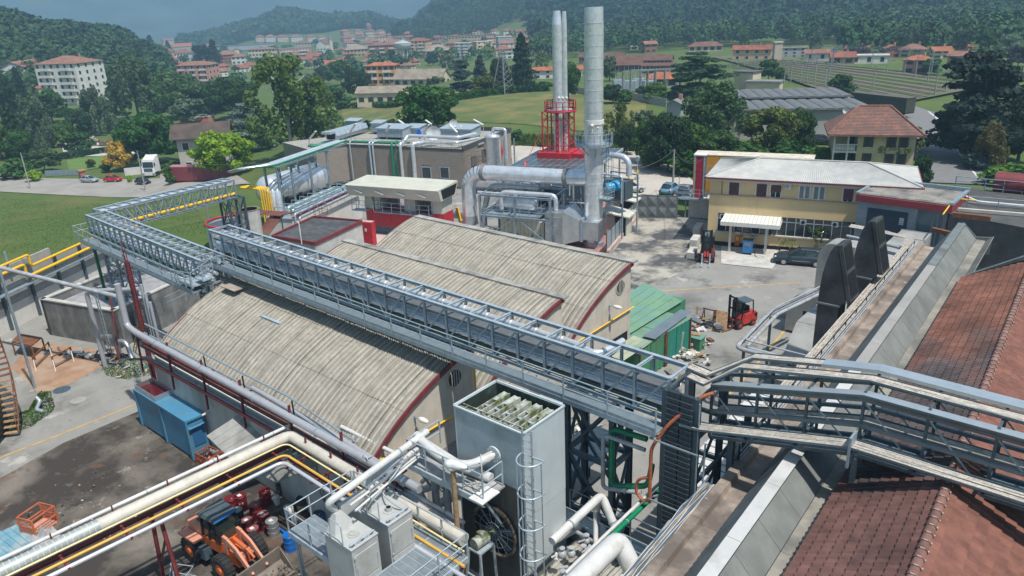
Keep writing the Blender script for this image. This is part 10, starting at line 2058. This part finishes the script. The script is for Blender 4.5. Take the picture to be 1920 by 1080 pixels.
# ---- left: basin, retaining wall, yellow pipes, silo
z3=3.1;bc=[A(75,562,z3),A(212,584,z3),A(264,560,z3),A(250,478,z3)];v0,v1,v2=bc[0],bc[1],bc[2];ex_=(v1-v0);ey_=(v2-v1);
far=v0+(v2-v1).normalized()*10.2;far2=v1+(v2-v1).normalized()*10.2;t=_T('concrete_basin','tall streaked concrete settling basin left of the front shed','basin',(v1.x,v1.y,0));n1_=(v1-v0).normalized();n2_=(v2-v1).normalized()
for(a,d_,L,inn)in((v0,n1_,(v1-v0).length,n2_),(v1,n2_,10.2,-n1_),(v0,n2_,10.2,n1_),(far,n1_,(v1-v0).length,-n2_)):_B()._o(_V((a.x,a.y,0)),d_*L,inn*.32,(0,0,z3))._b('basin_wall',concD if a is not far else conc,t);_B()._o(_V((a.x,a.y,z3+.002))-inn*.05,d_*L,inn*.42,(0,0,.1))._b('coping',Qa3,t)
_B()._o(_V((v0.x,v0.y,0))+n1_*.33+n2_*.33,n1_*((v1-v0).length-.66),n2_*9.5,(0,0,z3-.65))._b('sludge',mat('dried_sludge',(.30,.30,.31),.9,0,.12,2.,.4,20,_d=(.16,.16,.17),_2=.8),t)
t=_T('broken_wall','blackened broken concrete wall between basin and front shed','wall',(-50,21,0));_B()._o(A(262,640,0),A(420,555,0)-A(262,640,0),_V((-.2,.5,0)),(0,0,2.4))._b('wall',concD,t);_R('railing',t,[A(262,606,2.4),A(390,545,2.4)],1.1,1.2,galv)
wa,wb=A(-60,640,.5),A(300,478,.5);wa=_V((-73,14.2,0));wb=_V((-79.5,25.5,0));dirw=A(290,432,2.5)-A(0,560,2.5)
p_lo=A(0,582,2.0);p_hi=A(150,508,2.0);dw=(p_hi-p_lo);dw.z=0;Lw=dw.length;dw.normalize();pw=PlaneW=Qa1(_V((p_lo.x,p_lo.y,0)),_a2(dw.y,dw.x));t=_T('retaining_wall','long pale concrete retaining wall with grey acoustic panels on top','wall',p_lo)
zc=2.0
for k in _n(9):
 s0=-9+k*3.2
 pw._x(_B(),s0,s0+3.17,-.3,0,-1.5,zc)._b('concrete_panel',pW,t);pw._x(_B(),s0+3.0,s0+3.2,-.05,.22,-1.5,zc+2.6)._b('post',sD,t)
 top=pw.sz(60+0,482)[1]if k<5 else pw.sz(60,482)[1]-1.3
 zz0=zc+.02
 for j in _n(4 if k<5 else 3):pw._x(_B(),s0,s0+2.98,-.22,-.02,zz0,zz0+.78)._b('acoustic_panel',mat('grey_acoustic_panel',(.33,.335,.32),.8,0,.1,1.5)if j>0 and 'grey_acoustic_panel'not in MS else(MS.get('grey_acoustic_panel')or mat('grey_acoustic_panel',(.33,.335,.32),.8,0,.1,1.5)),t);zz0+=.8
_M('cable_shelf',t,pw.pt(-9,zc+1.2,.45),pw.pt(20,zc+1.2,.45),.5,.1,galv)
zy1=pw.sz(10,492)[1];zy2=pw.sz(10,506)[1]
sB=pw.sz(70,490)[0]
_P('yellow_gas_pipe','upper yellow gas pipe with a step along the retaining wall',[pw.pt(-9,zy1,.4),pw.pt(sB-1.2,zy1,.4),pw.pt(sB-1.2,zy1-1.0,.4),pw.pt(19,zy1-.9,.4)],.11,yelP,.25);_P('yellow_gas_pipe','lower yellow gas pipe with a step along the retaining wall',[pw.pt(-9,zy2,.6),pw.pt(sB-2.1,zy2,.6),pw.pt(sB-2.1,zy2-1.1,.6),pw.pt(19,zy2-1.0,.6)],.13,yelP,.25)
q=pw.pt(sB-3.4,zy1-.6,.35);_g(_B()._e(q,q+_Z(1.6),.16,.16)._b('pipe_post',galv),'short grey post with yellow tops at the gas pipe step','post');
_P('overhead_pipe','long grey pipe descending from the left edge over the basin',[A(-40,492,7.6),A(175,545,6.6),A(220,556,6.4)],.15,gP,0);_P('goose_pipe','grey pipe bending from vertical into a level run above the basin',[A(198,688,0),A(198,688,0)+_V((0,0,HZ(A(198,688),546))),A(262,542,6.55)],.16,pm,.4)
p=A(66,728);MBx=_B().tube([p,_V((p.x,p.y,HZ(p,508)))],.09,8);_g(MBx._b('slim_mast',galv),'slim grey mast rising beside the silo stair','mast')
t=_T('ladder_mast','upright grey ladder standing against the basin front','ladder',A(212,662));p=A(212,668);h=HZ(p,545)
for s in(-.22,.22):_M('rail',t,p+_V((s,-.1,0)),p+_V((s,-.1,h)),.06,.06,galv)
for k in _n(int(h/.35)):_M('rung',t,p+_V((-.22,-.1,.3+k*.35)),p+_V((.22,-.1,.3+k*.35)),.03,.03,galv)
t=_T('red_mast','oxide red steel mast with ladder beside the shed corner','mast',A(270,690));p=_V((-46.4,17.6,0));h0=HZ(p,497)-10;_M('column',t,p,p+_Z(10.2+h0),.24,.24,redO,'H');_M('top_bar',t,p+_Z(10+h0),p+_V((-2.4,.8,10+h0)),.1,.12,redO);_M('stay',t,p+_V((-2.3,.8,10+h0)),p+_Z(7+h0),.05,.05,redO);b=_B()
for k in _n(10):b._e(p+_V((.2,-.15,8.6+h0+k*.3)),p+_V((.55,-.15,8.6+h0+k*.3)),.025,.025)
b._e(p+_V((.2,-.15,8.4+h0)),p+_V((.2,-.15,11.6+h0)),.04,.04)._e(p+_V((.55,-.15,8.4+h0)),p+_V((.55,-.15,11.6+h0)),.04,.04)._b('ladder',redO,t)
for k,dx in _w((.35,.7,1.1)):_P('corner_riser',['left grey riser pipe at the shed corner mast','middle grey riser pipe at the shed corner mast','right grey riser pipe at the shed corner mast'][k],[(-46.2+dx,17.9,0),(-46.2+dx,17.9,8.6-.5*k)],.09,pm,0)
t=_T('red_pole','thin dark red pole leaning across the basin corner','pole',A(225,675));_B().tube([A(225,680),A(205,548,5.2)],.06,6)._b('pole',redO,t)
t=_T('yellow_ladder','yellowed wooden ladder leaning behind the grey riser','ladder',A(250,650));a0_,a1_l=A(252,660),A(264,590,4.2)
for s in(-.2,.2):_M('rail',t,a0_+_V((s,0,0)),a1_l+_V((s,0,0)),.05,.07,mat('yellowed_wood',(.42,.33,.14),.8)if 'yellowed_wood'not in MS else MS['yellowed_wood'])
for k in _n(12):c_=_l(a0_,a1_l,(k+.5)/12);_M('rung',t,c_-_V((.2,0,0)),c_+_V((.2,0,0)),.03,.03,MS['yellowed_wood'])
for k in _n(2):
 q=A(212+k*14,660+k*8);_P('shiny_bend',['shiny elbow pipe at the basin foot, left one','shiny elbow pipe at the basin foot, right one'][k],[q,q+_Z(1.3),q+_V((.9,.3,1.4)),q+_V((1.6,.2,.2))]if k else[q+_V((-.6,-.4,0)),q+_V((-.6,-.4,1.4)),q+_V((.3,0,1.4))],.17,aluD,.45)
for k,(u0,v0,u1,v1)in _w([(67,690,96,662),(103,690,137,672)]):
 a,b_=A(u0,v0),A(u1,v1);t=_T('barrier_frame',['low rusty barrier frame on the pad, left one','low rusty barrier frame on the pad, right one'][k],'barrier',a)
 for q in(a,b_):_M('post',t,q,q+_Z(.95),.1,.1,rust);_M('strut',t,q+_V((.7,-.2,0)),q+_Z(.7),.07,.07,Qa3)
 _M('rail',t,a+_Z(.9),b_+_Z(.9),.07,.07,rust);_M('rail',t,a+_Z(.1),b_+_Z(.1),.06,.06,rust)
t=_T('rusty_platform','rusty sheet platform behind the silo stair','platform',A(50,650));c=[A(22,640,1.2),A(35,625,1.2),A(78,632,1.2),A(58,648,1.2)];_B().prism([(q.x,q.y)for q in c],1.1,1.2)._b('deck',rust,t)
for q in c:_M('leg',t,_V((q.x,q.y,0)),_V((q.x,q.y,1.1)),.1,.1,rust)
q1=A(28,790);cz=_V((q1.x-5.3,q1.y-1.9,0));Rs=5.6;edge=A(33,760);
dirc=(_V((edge.x,edge.y,0))*-1).normalized();perp=_V((ray(18,720)[0],ray(18,720)[1],0)).normalized();left=_V((-perp.y,perp.x,0));e0=A(18,790);cs=_V((e0.x,e0.y,0))+left*Rs
t=_T('rusty_silo','huge rust-brown silo with black base at the left edge','silo',cs);sm_=mat('silo_rust',(.20,.10,.045),.75,.1,.3,.7,.15,12,_d=(.11,.065,.04),_2=.35,_0=.4,_1=.65,streak=True);n=40
for(z0,z1,m,nm)in((0,1.9,bP,'black_base'),(1.91,4.4,sm_,'plate_ring'),(4.41,7.4,sm_,'plate_ring'),(7.41,10.4,sm_,'plate_ring')):_B().tube([cs+_Z(z0),cs+_Z(z1)],Rs,n,cap=False)._b(nm,m,t)
ang0=_a2(-(cs.y),-(cs.x));a_vis=_a2((e0-cs).y,(e0-cs).x)
for k in _n(27):
 a=a_vis-.42+k*.036;z=.25+k*.3;o=cs+_V((_c1(a),_s1(a),0))*(Rs+.02);od=_V((_c1(a),_s1(a),0));td=_V((-_s1(a),_c1(a),0));_B()._o(o+_Z(z),od*.85,td*.28,(0,0,.05))._b('stair_tread',rust if k>9 else wood,t)
b=_B();P=[]
for k in _n(27):a=a_vis-.42+k*.036;o=cs+_V((_c1(a),_s1(a),0))*(Rs+.86);P.append(o+_Z(.3+k*.3));
b.tube([p+_Z(.0)for p in P],.04,5)
b.tube([p+_Z(.95)for p in P],.03,5)
for p in P[::3]:b._e(p,p+_Z(.95),.03,.03)
b._b('stair_rail',rust,t);
_P('fallen_pipe','bent pale downpipe lying in the weeds by the silo',[A(68,745,.8),A(75,752,.6),A(68,768,.15),A(82,772,.1)],.12,gL,.1)
for k,(u,v,r_)in _w([(116,731,.55),(147,751,.5)]):
 q=A(u,v);o=_B().cyl((q.x,q.y,.012),(q.x,q.y,.03),r_,n=18)._b('manhole_cover',sD if k==0 else conc,None);_g(o,['round dark manhole cover beside the rusty pad','pale inspection cover nearer the road line'][k],'manhole cover')
t=_T('rail_frame','bent pale handrail frame at the bottom beside the loader','rail',A(340,1075,1));z=1.0;_B().tube([A(318,1085,z),A(320,1056,z),A(362,1062,z),A(345,1085,z)],.03,6).tube([A(325,1073,z-.3),A(368,1080,z-.3)],.025,6)._b('rails',gL,t);p=A(320,1058,1.0);_M('post',t,_V((p.x,p.y,0)),p,.05,.05,gL)
